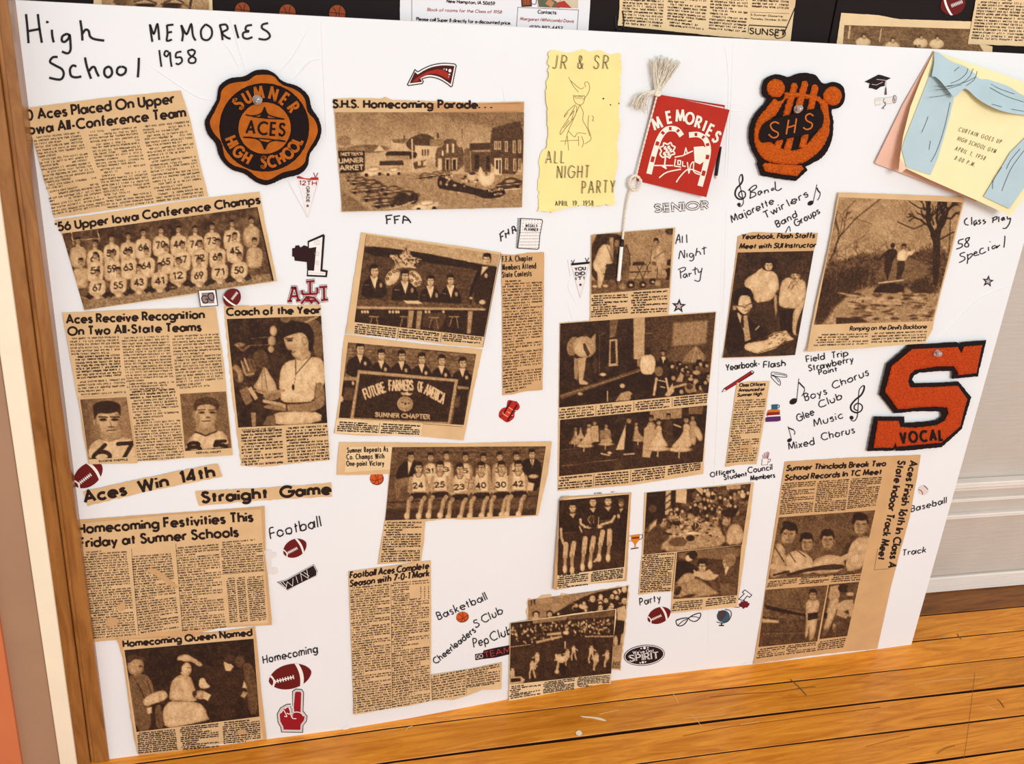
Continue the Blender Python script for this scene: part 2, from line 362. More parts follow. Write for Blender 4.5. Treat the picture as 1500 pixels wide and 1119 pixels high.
# ---------------------------------------------------------------- printed photographs (tone painted per vertex of the print)
LUT = np.array([srgb(c) for c in [(30, 14, 6), (52, 29, 14), (84, 54, 30), (122, 88, 54), (164, 126, 84), (200, 161, 115), (224, 188, 140), (236, 206, 160)]])
def vnoise(X, Y, s, seed=0):
    r = np.random.default_rng(seed); g = r.random((64, 64)); x = X / s + 7.3 * seed; y = Y / s + 3.1 * seed
    xi = np.floor(x).astype(int); yi = np.floor(y).astype(int); fx = x - xi; fy = y - yi
    fx = fx * fx * (3 - 2 * fx); fy = fy * fy * (3 - 2 * fy)
    G_ = lambda a, b: g[a % 64, b % 64]
    return (G_(xi, yi) * (1 - fx) + G_(xi + 1, yi) * fx) * (1 - fy) + (G_(xi, yi + 1) * (1 - fx) + G_(xi + 1, yi + 1) * fx) * fy
class Pic:
    def __init__(s, fr, quad, base=.2, res=1.25):
        s.fr = fr; q = Z(fr, quad); s.q = q; k = fr[2]; s.k = k
        nx = int(max(np.hypot(*(q[1] - q[0])), np.hypot(*(q[2] - q[3]))) / res) + 2
        ny = int(max(np.hypot(*(q[3] - q[0])), np.hypot(*(q[2] - q[1]))) / res) + 2
        a, b = np.meshgrid(np.linspace(0, 1, nx), np.linspace(0, 1, ny)); a = a.ravel()[:, None]; b = b.ravel()[:, None]
        s.P = (q[0] * (1 - a) + q[1] * a) * (1 - b) + (q[3] * (1 - a) + q[2] * a) * b
        z = (s.P - [fr[0], fr[1]]) * k; s.X = z[:, 0]; s.Y = z[:, 1]
        i = np.arange(nx - 1)[None, :] + np.arange(ny - 1)[:, None] * nx; i = i.ravel()
        s.F = np.c_[i, i + nx, i + nx + 1, i + 1]
        s.T = np.full(len(s.P), float(base)); s.soft = 1.3 * k; s.sd = 1
    def _m(s, x0, x1, y0, y1):
        return np.nonzero((s.X > x0) & (s.X < x1) & (s.Y > y0) & (s.Y < y1))[0]
    def _put(s, i, m, t, a):
        m = m * a; s.T[i] = s.T[i] * (1 - m) + t * m
    def e(s, cx, cy, rx, ry, t, rot=0, a=1, soft=None):
        sf = soft or s.soft; R = max(rx, ry) + sf; i = s._m(cx - R, cx + R, cy - R, cy + R)
        if not len(i): return s
        x = s.X[i] - cx; y = s.Y[i] - cy; c, n = math.cos(math.radians(rot)), math.sin(math.radians(rot))
        u = (x * c + y * n) / rx; v = (-x * n + y * c) / ry
        q = np.sqrt(u * u + v * v)
        if t > .5 and min(rx, ry) > 2.2 * s.k: t = t + .05 - .16 * np.clip(q, 0, 1) ** 3 - .05 * np.clip(u, -1, 1)
        s._put(i, np.clip(.5 - (q - 1) * min(rx, ry) / sf, 0, 1), t, a); return s
    def _seg(s, i, pts, closed):
        x = s.X[i]; y = s.Y[i]; d = np.full(len(i), 1e9); ins = np.zeros(len(i), bool); n = len(pts)
        for k in range(n if closed else n - 1):
            (x0, y0), (x1, y1) = pts[k], pts[(k + 1) % n]; dx, dy = x1 - x0, y1 - y0
            t = np.clip(((x - x0) * dx + (y - y0) * dy) / (dx * dx + dy * dy + 1e-9), 0, 1)
            d = np.minimum(d, np.hypot(x - x0 - t * dx, y - y0 - t * dy))
            if closed and y0 != y1: ins ^= ((y0 > y) != (y1 > y)) & (x < dx * (y - y0) / dy + x0)
        return d, ins
    def p(s, pts, t, a=1, soft=None):
        sf = soft or s.soft; A = np.array(pts); i = s._m(A[:, 0].min() - sf, A[:, 0].max() + sf, A[:, 1].min() - sf, A[:, 1].max() + sf)
        if not len(i): return s
        if len(pts) > 5:      # round the corners of organic shapes
            Q = []
            for k in range(len(pts)):
                (x0, y0), (x1, y1) = pts[k], pts[(k + 1) % len(pts)]; Q += [(x0 * .76 + x1 * .24, y0 * .76 + y1 * .24), (x0 * .24 + x1 * .76, y0 * .24 + y1 * .76)]
            pts = Q
        d, ins = s._seg(i, pts, True); d = np.where(ins, -d, d)
        if t > .5 and len(pts) > 5 and soft is None:   # figures in the print are modelled: softer towards their outline, folds inside
            s.sd += 1; t = t + .06 - .16 * np.exp(np.minimum(d, 0) / (2.4 * s.k)) + (vnoise(s.X[i], s.Y[i] * .6, 5 * s.k, s.sd) - .5) * .16
        s._put(i, np.clip(.5 - d / sf, 0, 1), t, a); return s
    def l(s, pts, wd, t, a=1, soft=None):
        sf = soft or s.soft * .7; R = wd / 2 + sf; A = np.array(pts)
        i = s._m(A[:, 0].min() - R, A[:, 0].max() + R, A[:, 1].min() - R, A[:, 1].max() + R)
        if not len(i): return s
        d, _ = s._seg(i, pts, False); s._put(i, np.clip(.5 - (d - wd / 2) / sf, 0, 1), t, a); return s
    def n(s, sc, amp, box=None, ay=1.):
        'mottle: sc in close-up px, amp tone'
        s.sd += 1; v = vnoise(s.X, s.Y * ay, sc, s.sd) - .5
        if box is not None:
            ok = (s.X > box[0]) & (s.X < box[2]) & (s.Y > box[1]) & (s.Y < box[3]); v = v * ok
        s.T += v * 2 * amp; return s
    def g(s, x0, y0, x1, y1, t0, t1, a=1, box=None):
        'tone ramp along a direction (a sky, a floor)'
        dx, dy = x1 - x0, y1 - y0; u = np.clip(((s.X - x0) * dx + (s.Y - y0) * dy) / (dx * dx + dy * dy), 0, 1)
        t = t0 + (t1 - t0) * u
        ok = np.ones(len(u)) if box is None else ((s.X > box[0]) & (s.X < box[2]) & (s.Y > box[1]) & (s.Y < box[3])) * 1.
        s.T = s.T * (1 - a * ok) + t * a * ok; return s
    def t(s, txt, p0, p1, cap, wd, tone, **kw):
        for L in text_px(txt, p0, p1, cap, **kw): s.l([tuple(q) for q in L], wd, tone)
        return s
    def face(s, x, y, r, sk=.78, hr=.08, tn=0, glass=False, hat=None, tilt=0, a=1):
        'a head: hair, face, brows and eyes, nose, mouth; tn -1..1 turns it'
        s.e(x - tn * r * .12, y - r * .18, r * .84, r * 1.08, hr, tilt, a)
        s.e(x + tn * r * .15, y + r * .14, r * .68, r * .95, sk, tilt, a)
        s.e(x - tn * r * .1, y - r * .86, r * .74, r * .42, hr, tilt, a)
        if r > 8:
            for k in (-1, 1):
                s.e(x + k * r * .3 + tn * r * .25, y - r * .08, r * .19, r * .11, .2, 0, .85)
                s.e(x + k * r * .76, y + r * .12, r * .12, r * .22, sk * .85, 0, .6 if abs(tn) < .5 else 0)
            s.l([(x + tn * r * .32, y), (x + tn * r * .38 + r * .06, y + r * .3)], r * .1, sk * .6, .7)
            s.l([(x + tn * r * .25 - r * .2, y + r * .58), (x + tn * r * .25 + r * .22, y + r * .58)], r * .1, .25, .8)
            s.e(x - (tn or .5) * r * .55, y + r * .3, r * .2, r * .6, sk * .72, 0, .6)
            s.e(x, y + r * .98, r * .5, r * .14, sk * .6, 0, .6)
        if glass:
            s.l([(x - r * .62, y - r * .08), (x + r * .68, y - r * .08)], r * .16, .08)
            for k in (-1, 1): s.e(x + k * r * .34 + tn * r * .2, y + 0, r * .24, r * .17, sk * .9, 0, .8)
        return s
    def done(s, hf, parent, name='photo_print', label=None):
        T = s.T + rng.normal(0, .042, len(s.T)) + (vnoise(s.X, s.Y, 6 * s.k, 99) - .5) * .06 + (vnoise(s.X, s.Y, 2.2 * s.k, 98) - .5) * .09
        T = np.clip(T, 0, 1) * (len(LUT) - 1); i = np.minimum(T.astype(int), len(LUT) - 2); f = (T - i)[:, None]
        c = LUT[i] * (1 - f) + LUT[i + 1] * f
        h = hf(s.P) + .00006
        return mk(name, SURF(s.P, h), s.F, M['photo'], parent, cols=c, smooth=True, label=label)
# ---------------------------------------------------------------- clippings
BASE = [0]
class Clip:
    def __init__(s, name, label, cat, fr, outline, base=.0008, curl=(), material="paper", jag=.14, group='newspaper clippings glued to the white board', wave=.0003, paper="paper", step=5, grid=5.5):
        s.fr = fr; O = Z(fr, outline); s.base = base; s.curl = [(Z(fr, [a])[0], Z(fr, [b])[0], max(d, 15), am * .8) for a, b, d, am in curl]
        s.sd = random.randint(1, 60); s.wave = wave
        c = O.mean(0); s.o = thing(name, label, cat, SURF([c], [0])[0], group); s.outline = O
        s.paper = sheet(paper, [dens(O, step, jag)], s.hf, M[material], s.o, grid=grid, thick=.0002)
    def hf(s, P, up=0.):
        P = np.asarray(P, float); h = s.base + s.wave * (vnoise(P[:, 0], P[:, 1], 45, s.sd) + .0)
        for a, b, d, am in s.curl:
            e = (b - a) / np.hypot(*(b - a)); n = np.array([-e[1], e[0]])
            q = np.abs((P - a) @ n); h = h + am * np.clip(1 - q / d, 0, 1) ** 2
        return h + up
    def up(s, k): return lambda P: s.hf(P) + k
    def layer(s, pts, material='paper_l', up=.00035, name='paper_layer', jag=.12):
        return sheet(name, [dens(Z(s.fr, pts), 7, jag)], s.up(up), M[material], s.o, grid=5.5, thick=.00012)
    def head(s, items, wd, name='headline', up=.0003, material='ink', **kw):
        for it in items:
            txt, a, b, cap = it[:4]; k2 = dict(kw); k2.update(it[4] if len(it) > 4 else {})
            a, b = Z(s.fr, [a, b]); ink(name, text_px(txt, a, b, cap, **k2), wd * (1.14 if name == 'headline' and not k2.get('narrow') else 1), s.up(up), M[material], s.o)
    def body(s, blocks, up=.0003, wd=.5, name='small_type', material='inks', para=.16, fill=.42, keep=1.):
        L = []
        for q, nl in blocks: L += block_px(Z(s.fr, q), nl, para=para, fill=fill, keep=keep)
        o = ink(name, L, wd * 1.05, s.up(up), M[material], s.o, stuff=True); return o
    def rule(s, pts, wd=.5, up=.0003, material='inks', name='printed_rule'):
        return ink(name, [dens(Z(s.fr, pts), 12, 0, False)], wd, s.up(up), M[material], s.o)
    def pic(s, quad, base=.2, res=1.25): return Pic(s.fr, quad, base, res)
    def put(s, pic, up=.0002, label=None): return pic.done(s.up(up), s.o, label=label)
# ---------------------------------------------------------------- the room
def box(name, lo, hi, material, parent=None, bev=0, rot=0, piv=None):
    lo = np.array(lo, float); hi = np.array(hi, float); c = (lo + hi) / 2; sz = hi - lo
    import bmesh
    bm = bmesh.new(); bmesh.ops.create_cube(bm, size=1); bmesh.ops.scale(bm, vec=tuple(sz), verts=bm.verts)
    if bev: bmesh.ops.bevel(bm, geom=bm.edges[:], offset=bev, segments=2, affect='EDGES')
    me = bpy.data.meshes.new(name); bm.to_mesh(me); bm.free(); me.materials.append(material)
    o = bpy.data.objects.new(name, me)
    if rot and piv is not None:
        cr, sr = math.cos(rot), math.sin(rot); d = c[:2] - np.array(piv); c = np.array([piv[0] + cr * d[0] - sr * d[1], piv[1] + sr * d[0] + cr * d[1], c[2]])
        o.rotation_euler = (0, 0, rot)
    off = np.array(parent['_o']) if parent is not None else np.zeros(3)
    o.location = tuple(c - off); o['_o'] = tuple(float(x) for x in c); return link(o, parent)
def wood(name, c1, c2, rough=.42, sc=(1.2, 9, 9), seed=0., spec=.35):
    mt = bpy.data.materials.new(name); mt.use_nodes = True; n = mt.node_tree.nodes; l = mt.node_tree.links; b = n['Principled BSDF']
    tc = n.new('ShaderNodeTexCoord'); oi = n.new('ShaderNodeObjectInfo'); mp = n.new('ShaderNodeMapping')
    mp.inputs['Scale'].default_value = sc
    cb = n.new('ShaderNodeCombineXYZ'); l.new(oi.outputs['Random'], cb.inputs[0]); l.new(oi.outputs['Random'], cb.inputs[2])
    sc2 = n.new('ShaderNodeVectorMath'); sc2.operation = 'SCALE'; sc2.inputs['Scale'].default_value = 23 + seed; l.new(cb.outputs[0], sc2.inputs[0])
    l.new(tc.outputs['Object'], mp.inputs[0]); ad = n.new('ShaderNodeVectorMath'); l.new(mp.outputs[0], ad.inputs[0]); l.new(sc2.outputs[0], ad.inputs[1])
    nz = n.new('ShaderNodeTexNoise'); nz.inputs['Scale'].default_value = 5; nz.inputs['Detail'].default_value = 8; nz.inputs['Roughness'].default_value = .6; nz.inputs['Distortion'].default_value = 1.6
    l.new(ad.outputs[0], nz.inputs['Vector'])
    r = n.new('ShaderNodeValToRGB'); r.color_ramp.elements[0].position = .3; r.color_ramp.elements[0].color = (*srgb(c1), 1)
    r.color_ramp.elements[1].position = .68; r.color_ramp.elements[1].color = (*srgb(c2), 1); l.new(nz.outputs['Fac'], r.inputs[0])
    f2 = n.new('ShaderNodeTexNoise'); f2.inputs['Scale'].default_value = 26; f2.inputs['Detail'].default_value = 5; l.new(ad.outputs[0], f2.inputs['Vector'])
    m2 = n.new('ShaderNodeMapRange'); m2.inputs[1].default_value = .62; m2.inputs[2].default_value = .75; m2.inputs[3].default_value = 0; m2.inputs[4].default_value = .3
    l.new(f2.outputs['Fac'], m2.inputs[0])
    mx = n.new('ShaderNodeMix'); mx.data_type = 'RGBA'; l.new(m2.outputs[0], mx.inputs[0]); l.new(r.outputs[0], mx.inputs[6]); mx.inputs[7].default_value = (*srgb([x * .6 for x in c1]), 1)
    hs = n.new('ShaderNodeHueSaturation'); l.new(mx.outputs[2], hs.inputs['Color'])
    mr = n.new('ShaderNodeMapRange'); mr.inputs[3].default_value = .9; mr.inputs[4].default_value = 1.1; l.new(oi.outputs['Random'], mr.inputs[0]); l.new(mr.outputs[0], hs.inputs['Value'])
    l.new(hs.outputs[0], b.inputs['Base Color']); b.inputs['Roughness'].default_value = rough; b.inputs['Specular IOR Level'].default_value = spec
    bp = n.new('ShaderNodeBump'); bp.inputs['Strength'].default_value = .12; bp.inputs['Distance'].default_value = .001; l.new(f2.outputs['Fac'], bp.inputs['Height']); l.new(bp.outputs[0], b.inputs['Normal'])
    return mt
def st(o, label=None):
    o['kind'] = 'structure'
    if label: o['label'] = label
    return o
FW = lambda x: np.interp(x, [-2, -.5, 0, .39, .77, 1.2, 1.336, 1.6, 2.6], [.055, .04, .037, .034, .021, 0, -.0065, -.0205, -.073])
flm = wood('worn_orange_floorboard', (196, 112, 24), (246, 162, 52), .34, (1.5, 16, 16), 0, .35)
fld = wood('shaded_dirty_floorboard', (104, 58, 14), (156, 94, 34), .4, (1.5, 16, 16), 5, .3)  # board next to the wall: dirt plus painted-in shade behind the display board
subm = mat('dark_gap_under_boards', (16, 9, 5), .95, .2, 80)
sidem = mat('grimy_board_edge', (56, 26, 10), .95)
fl = st(box('floor', (-1.3, -1.45, -.03), (2.7, .3, -.009), subm), 'orange varnished narrow board floor')
pit = .0587; y = .1226 + .003; k = 0
xs = np.r_[np.arange(-1.2, 2.6, .12), 2.6]
while y > -1.4:
    gap = [.003, .002, .0024, .002, .0046, .0024, .0042][k % 7]
    gx = gap * (1 + .3 * np.sin(xs * 9 + k * 2)) * .8; t = y - gx; b_ = y - pit + .0006
    prof = []
    V = []
    for x, tt in zip(xs, t):
        f = FW(x); top = tt + f; bot = b_ + f
        V += [(x, bot, -.0088), (x, bot, -.0006), (x, bot + .0006, 0), (x, top - .0006, 0), (x, top, -.0008), (x, top, -.0088)]
    F = []
    for i in range(len(xs) - 1):
        a = i * 6; F += [[a + j, a + 6 + j, a + 7 + j, a + 1 + j] for j in range(5)]
    F += [[0, 1, 2, 3, 4, 5], [len(V) - 6 + j for j in range(6)][::-1]]
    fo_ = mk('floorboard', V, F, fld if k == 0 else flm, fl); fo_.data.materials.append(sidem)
    for i in range(len(xs) - 1): fo_.data.polygons[i * 5].material_index = 1; fo_.data.polygons[i * 5 + 4].material_index = 1
    y -= pit; k += 1
# wall beyond the board: panelled skirting with ridged cap, seen at the right
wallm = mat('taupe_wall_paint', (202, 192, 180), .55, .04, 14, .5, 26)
trimm = mat('cream_trim_paint', (238, 230, 220), .42, .03, 16, .4, 30)
for m_ in (wallm, trimm):
    nt = m_.node_tree; mp = nt.nodes.new('ShaderNodeMapping'); mp.inputs['Scale'].default_value = (.14, 1, 1.6); nb = [n for n in nt.nodes if n.type == 'TEX_NOISE'][-1]
    nt.links.new(nt.nodes['Texture Coordinate'].outputs['Object'], mp.inputs[0]); nt.links.new(mp.outputs[0], nb.inputs['Vector']); nb.inputs['Scale'].default_value = 130; nt.nodes['Bump'].inputs['Distance'].default_value = .002
ang = -math.radians(3.0); piv = (1.2, .1226)
def wy(x0, x1, y0, y1, z0, z1, name, mt_, bev=.002, parent=None): return box(name, (x0, .1226 + y0, z0), (x1, .1226 + y1, z1), mt_, parent, bev, ang, piv)
st(wy(-1.2, 2.6, .02, .12, 0, 1.6, 'wall_back', wallm, 0), 'taupe painted wall above the skirting')
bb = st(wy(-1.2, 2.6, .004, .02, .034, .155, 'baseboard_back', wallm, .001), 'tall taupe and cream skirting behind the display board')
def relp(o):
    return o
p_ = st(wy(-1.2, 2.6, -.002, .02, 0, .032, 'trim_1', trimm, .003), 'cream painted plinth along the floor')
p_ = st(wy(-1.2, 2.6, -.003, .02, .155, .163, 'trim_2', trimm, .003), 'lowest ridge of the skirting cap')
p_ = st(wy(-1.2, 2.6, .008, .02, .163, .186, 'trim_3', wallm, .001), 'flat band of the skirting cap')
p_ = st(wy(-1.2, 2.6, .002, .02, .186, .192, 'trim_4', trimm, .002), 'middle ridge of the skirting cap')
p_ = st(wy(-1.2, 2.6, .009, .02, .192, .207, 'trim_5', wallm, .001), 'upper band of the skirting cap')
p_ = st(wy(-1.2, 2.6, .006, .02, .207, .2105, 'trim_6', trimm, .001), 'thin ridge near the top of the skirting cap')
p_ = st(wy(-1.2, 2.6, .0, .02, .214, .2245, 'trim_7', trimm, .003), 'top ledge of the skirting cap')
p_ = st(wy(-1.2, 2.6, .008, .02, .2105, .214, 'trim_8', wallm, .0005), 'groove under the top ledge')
# left side: wooden casing and painted strips
casem = wood('brown_varnished_casing', (128, 78, 34), (172, 116, 60), .3, (9, 9, 1.6), 3, .5)
def strip(name, edge_l, edge_r, ypl, depth, material, label, zt=1.2):
    (a0, a1), (b0, b1) = edge_l, edge_r
    Q = [on_plane([q], (0, ypl, 0), (0, 1, 0))[0] for q in (a0, a1, b0, b1)]
    def at(A, B, z): return A + (B - A) * (z - A[2]) / (B[2] - A[2])
    L0, L1 = at(Q[0], Q[1], 0), at(Q[0], Q[1], zt); R0, R1 = at(Q[2], Q[3], 0), at(Q[2], Q[3], zt)
    fr_ = [L0, R0, R1, L1]; V = [tuple(v) for v in fr_] + [(v[0], v[1] + depth, v[2]) for v in fr_]
    F = [[0, 1, 2, 3], [4, 7, 6, 5], [0, 4, 5, 1], [1, 5, 6, 2], [2, 6, 7, 3], [3, 7, 4, 0]]
    o = mk(name, V, F, material); bv = o.modifiers.new('bevel', 'BEVEL'); bv.width = .0015; bv.segments = 2
    return st(o, label)
strip('trim_9', ((46, 400), (138.5, 1119)), ((64.5, 400), (160.5, 1119)), -.004, .10, casem, 'narrow inner board of the brown casing')
strip('trim_10', ((39.5, 400), (133.5, 1119)), ((48, 400), (140, 1119)), -.002, .10, casem, 'middle board of the brown casing')
strip('trim_11', ((15, 400), (112.5, 1119)), ((38, 400), (132, 1119)), -.006, .10, casem, 'outer board of the brown casing')
strip('trim_12', ((-18, 400), (87.5, 1119)), ((15, 400), (112.5, 1119)), -.010, .10, mat('cream_strip_paint', (244, 232, 204), .5, .03, 20, .2, 60), 'cream painted strip beside the casing')
strip('wall_left', ((-80, 400), (32, 1119)), ((-18, 400), (87.5, 1119)), -.006, .10, mat('brown_taupe_paint', (168, 132, 104), .7, .05, 12, .2, 60), 'brown taupe wall left of the cream strip')
strip('door_1', ((-420, 400), (-330, 1119)), ((-80, 400), (32, 1119)), -.012, .08, mat('terracotta_paint', (206, 118, 74), .7, .04, 12), 'terracotta painted panel at the far left')
# ---------------------------------------------------------------- white tri-fold board
bd = thing('display_board', 'large white tri-fold board covered in school clippings leaning on the floor', 'display board', surf([.6], [0.], [0])[0])
CR = [(0, 0, 0, 0), ]
def panel(uL0, uL1, uR0, uR1, label):
    nu, nv = 24, 14; V = []; F = []
    for th in (0, .0045):
        for j in range(nv + 1):
            v = HEI * j / nv
            l = uL0 + (uL1 - uL0) * j / nv; r = uR0 + (uR1 - uR0) * j / nv
            u = np.linspace(l, r, nu + 1); V.append(surf(u, np.full(nu + 1, v), np.full(nu + 1, -th)))
    V = np.concatenate(V); n = (nu + 1) * (nv + 1)
    F = [[j * (nu + 1) + i, j * (nu + 1) + i + 1, (j + 1) * (nu + 1) + i + 1, (j + 1) * (nu + 1) + i] for j in range(nv) for i in range(nu)]
    F2 = [[n + q for q in f[::-1]] for f in F]
    ring = [i for i in range(nu + 1)] + [j * (nu + 1) + nu for j in range(1, nv + 1)] + [nv * (nu + 1) + i for i in range(nu - 1, -1, -1)] + [j * (nu + 1) for j in range(nv - 1, 0, -1)]
    F3 = [[a, a + n, b + n, b] for a, b in zip(ring, ring[1:] + ring[:1])]
    mk('panel', V, F + F2 + F3, M['board'], bd, label=label)
c0b, c0t = .301, .2805; c1b, c1t = .857, .7335
panel(0, 0, c0b, c0t, 'left panel of the white board')
panel(c0b, c0t, c1b, c1t, 'centre panel of the white board')
panel(c1b, c1t, WID, WID, 'right panel of the white board')
def ridge(pts, hw=.9, hh=.0007, name='crease'):
    L = spl(pts, 8); T = np.gradient(L, axis=0); T /= np.hypot(T[:, 0], T[:, 1])[:, None]; N = np.c_[T[:, 1], -T[:, 0]]
    tp = np.sin(np.linspace(0.05, math.pi - .05, len(L))) ** .4
    V = []
    for k, hk in ((-1, -.0001), (-.4, .7), (0.1, 1), (.5, .6), (1, -.0001)):
        V.append(W(L + N * hw * k, hh * hk * tp))
    n = len(L); V = np.concatenate(V)
    F = [[a * n + i, a * n + i + 1, (a + 1) * n + i + 1, (a + 1) * n + i] for a in range(4) for i in range(n - 1)]
    mk(name, V, F, M['board'], bd, smooth=True)
for q in ([(470, 30), (474, 120), (478, 200)], [(1060, 60), (1067, 120), (1062, 260)], [(1074, 62), (1070, 160), (1066, 260)], [(1058, 330), (1051, 600), (1040, 800), (1037, 960)], [(1063, 340), (1055, 520)],
          [(335, 22), (346, 60), (360, 106)], [(326, 60), (340, 80), (350, 100)], [(452, 40), (430, 80), (410, 104)], [(468, 86), (450, 92), (430, 116)], [(218, 95), (240, 110), (262, 125), (290, 142), (312, 147)],
          [(948, 140), (990, 150), (1015, 158), (1030, 162), (1085, 163)], [(1374, 498), (1400, 470), (1430, 440), (1460, 425), (1480, 419)], [(836, 405), (832, 420), (845, 446)], [(832, 445), (838, 470), (834, 470)],
          [(422, 268), (432, 285), (448, 310)], [(455, 90), (446, 98), (440, 108)], [(735, 125), (740, 160), (738, 220)], [(1064, 300), (1062, 400), (1057, 520)], [(150, 500), (153, 560), (150, 600)]):
    ridge(q)
for q in ([(500, 1068), (508, 1063), (516, 1066), (506, 1069)], [(1085, 974), (1095, 970), (1104, 971), (1092, 974)]):
    sheet('torn_edge', [dens(q, 2, .4)], .0008, M['board'], bd, grid=0)
# dark board behind
SURF = WB
dk = thing('display_board', 'black tri-fold board standing directly behind the white one', 'display board', (.6, BACKY, 0))
box('panel', (.012, BACKY, 0), (.872, BACKY + .005, 1.12), M['dark'], dk, .0005)
box('panel', (.874, BACKY, 0), (1.19, BACKY + .005, 1.12), M['dark'], dk, .0005)
# ---------------------------------------------------------------- things on the dark board
gb = 'clippings glued to the black board behind'
def crowd(P, n, x0, y0, x1, y1, r, dark=.12, light=.7, top=None):
    'rows of small heads and shoulders of onlookers'
    for k in range(n):
        x = random.uniform(x0, x1); y = random.uniform(y0, y1) + (top(x) if top else 0); t = random.random()
        P.e(x, y + r * 1.5, r * random.uniform(.9, 1.3), r * 1.2, light * random.uniform(.5, 1.15) if t > .5 else dark)
        P.e(x, y - r * .2, r * .8, r * .9, dark * .8); P.e(x + random.uniform(-.15, .15) * r, y + r * .1, r * .6, r * .72, light * random.uniform(.75, 1.1))
fr = (0, 0, 3.75)
c = Clip('photo_portrait', 'close-up photograph of a face whose eyes show above the white board', 'photograph', fr, [(520, -140), (1160, -110), (1170, 90), (512, 60)], .001, material='paper_l', jag=.1, group=gb)
P = c.pic([(560, -130), (1145, -105), (1150, 82), (558, 58)], .62)
P.n(60, .05).e(840, -60, 200, 190, .72).e(690, 10, 60, 34, .3, 0, .8).e(810, 20, 130, 60, .55, 0, .6).p([(620, 10), (650, -30), (700, 5), (690, 34), (640, 30)], .35, .8).e(800, 34, 52, 13, .2).e(945, 36, 52, 13, .2).e(800, 26, 60, 8, .12).e(945, 24, 60, 8, .12)
P.l([(735, 10), (800, -6), (860, 18)], 9, .25).l([(900, 16), (960, -8), (1010, 14)], 9, .25).l([(1040, -60), (1050, 0), (1040, 60)], 14, .15).l([(1005, 20), (1045, 40)], 10, .4)
c.put(P)
for i, (cx, cy, r) in enumerate([(355, 15, 11), (421, 19, 12), (494, 20, 12)]):
    o = sheet('basketball_sticker', [[(cx + r * math.cos(a), cy + r * 1.05 * math.sin(a)) for a in np.linspace(0, 6.28, 25)[:-1]]], .0008, C3((150, 66, 26)), None, grid=0)
    tag(o, ['leftmost', 'middle', 'rightmost'][i] + ' of the three orange balls peeping over the white board top', 'sticker', 'orange ball stickers on the black board')
    ink('seam', [spl([(cx - r * .5, cy - r * .8), (cx - .1 * r, cy), (cx - r * .4, cy + r * .8)]), spl([(cx + r * .4, cy - r * .9), (cx + .2 * r, cy), (cx + r * .5, cy + r * .8)]), [(cx - r, cy - 2), (cx + r, cy + 1)]], .9, .0009, M['ink'], o)
fr = (560, 0, 3.75)
c = Clip('reunion_flyer', 'white printed reunion flyer glued on the black board above the parade clipping', 'flyer', fr, [(97, -160), (1150, -110), (1130, 200), (97, 170)], .0008, group=gb, jag=.1)
c.paper.data.materials[0] = mat('flyer_paper', (232, 228, 228), .7)
c.rule([(162, -120), (162, 128)], .6, material='inks', name='frame_line'); c.rule([(735, 180), (745, 40), (1078, 55), (1068, 190)], .6, name='frame_line')
c.head([('New Hampton, IA 50659', (355, 14), (618, 28), 4.6), ('Please call Super 8 directly for a discounted price.', (188, 112), (705, 135), 4.6), ('Contacts:', (855, 74), (957, 78), 5), ('(920) 892-4452', (810, 157), (990, 163), 4.6)], 1.1, 'flyer_text')
for t, a, b in (('Block of rooms for the Class of 1958', (247, 60), (655, 74)), ('Margaret (Whitcomb) Davis', (757, 110), (1050, 124))):
    ink('flyer_text', text_px(t, *Z(fr, [a, b]), 4.2, shear=.2), .8, c.up(.0004), C3((170, 84, 66)), c.o)
def pat(c, pts, col, up=.00015, name='picture', label=None, rough=.75):
    return sheet(name, [Z(c.fr, pts)], c.up(up), C3(col, rough), c.o, grid=6, thick=0, label=label)
pat(c, [(758, -60), (820, -60), (822, 36), (765, 38)], (74, 34, 22), name='mug_picture'); pat(c, [(765, -60), (812, -60), (814, 26), (772, 28)], (150, 78, 40), .0002, 'mug_picture')
for x in (776, 792, 806): c.rule([(x, -60), (x + 2, 26)], .5, .0003)
ink('mug_handle', [spl(Z(fr, [(820, -20), (845, -14), (842, 22), (820, 20)]))], 1.2, .0011, C3((90, 96, 120)), c.o)
pat(c, [(850, -60), (1078, -60), (1075, 46), (852, 40)], (206, 190, 160), name='couple_picture'); pat(c, [(852, -10), (900, -20), (960, 10), (975, 44), (860, 38)], (92, 96, 74), .0002)
pat(c, [(895, 20), (915, -8), (945, 14), (930, 42)], (190, 130, 90), .00025); pat(c, [(950, 40), (965, 12), (1000, 4), (1040, 44)], (172, 54, 44), .0003); pat(c, [(960, -40), (985, -44), (1000, -10), (975, 6)], (196, 140, 104), .00032)
fr = (880, 0, 4.41)
c = Clip('news_clipping', 'newspaper column clipping with a large sunset advert word, on the black board', 'clipping', fr, [(128, -150), (1270, -90), (1225, 268), (780, 236), (110, 165), (118, 90)], .0008, group=gb, material='paper_l')
c.body([([(150, -90), (420, -80), (400, 178), (140, 158)], 13), ([(440, -80), (695, -65), (675, 196), (430, 168)], 13), ([(715, -60), (960, -50), (940, 212), (700, 190)], 13), ([(985, -50), (1225, -40), (1215, 62), (978, 48)], 5)], wd=.75)
c.head([('S-Sumner Gazette', (968, 100), (1175, 112), 2.6), ('Thursday, October 31, 1957', (968, 124), (1205, 138), 2.4)], .5)
c.head([('SUNSET', (962, 218), (1190, 232), 8.5)], 1.7, 'advert_word'); c.rule([(958, 162), (1205, 176)], 1.6); c.rule([(968, 78), (1220, 88)], .5); c.rule([(958, 164), (952, 214)], .7)
sq = Z(fr, spl([(1120, 225), (1150, 198), (1190, 205), (1185, 235), (1140, 248), (1122, 228)]))
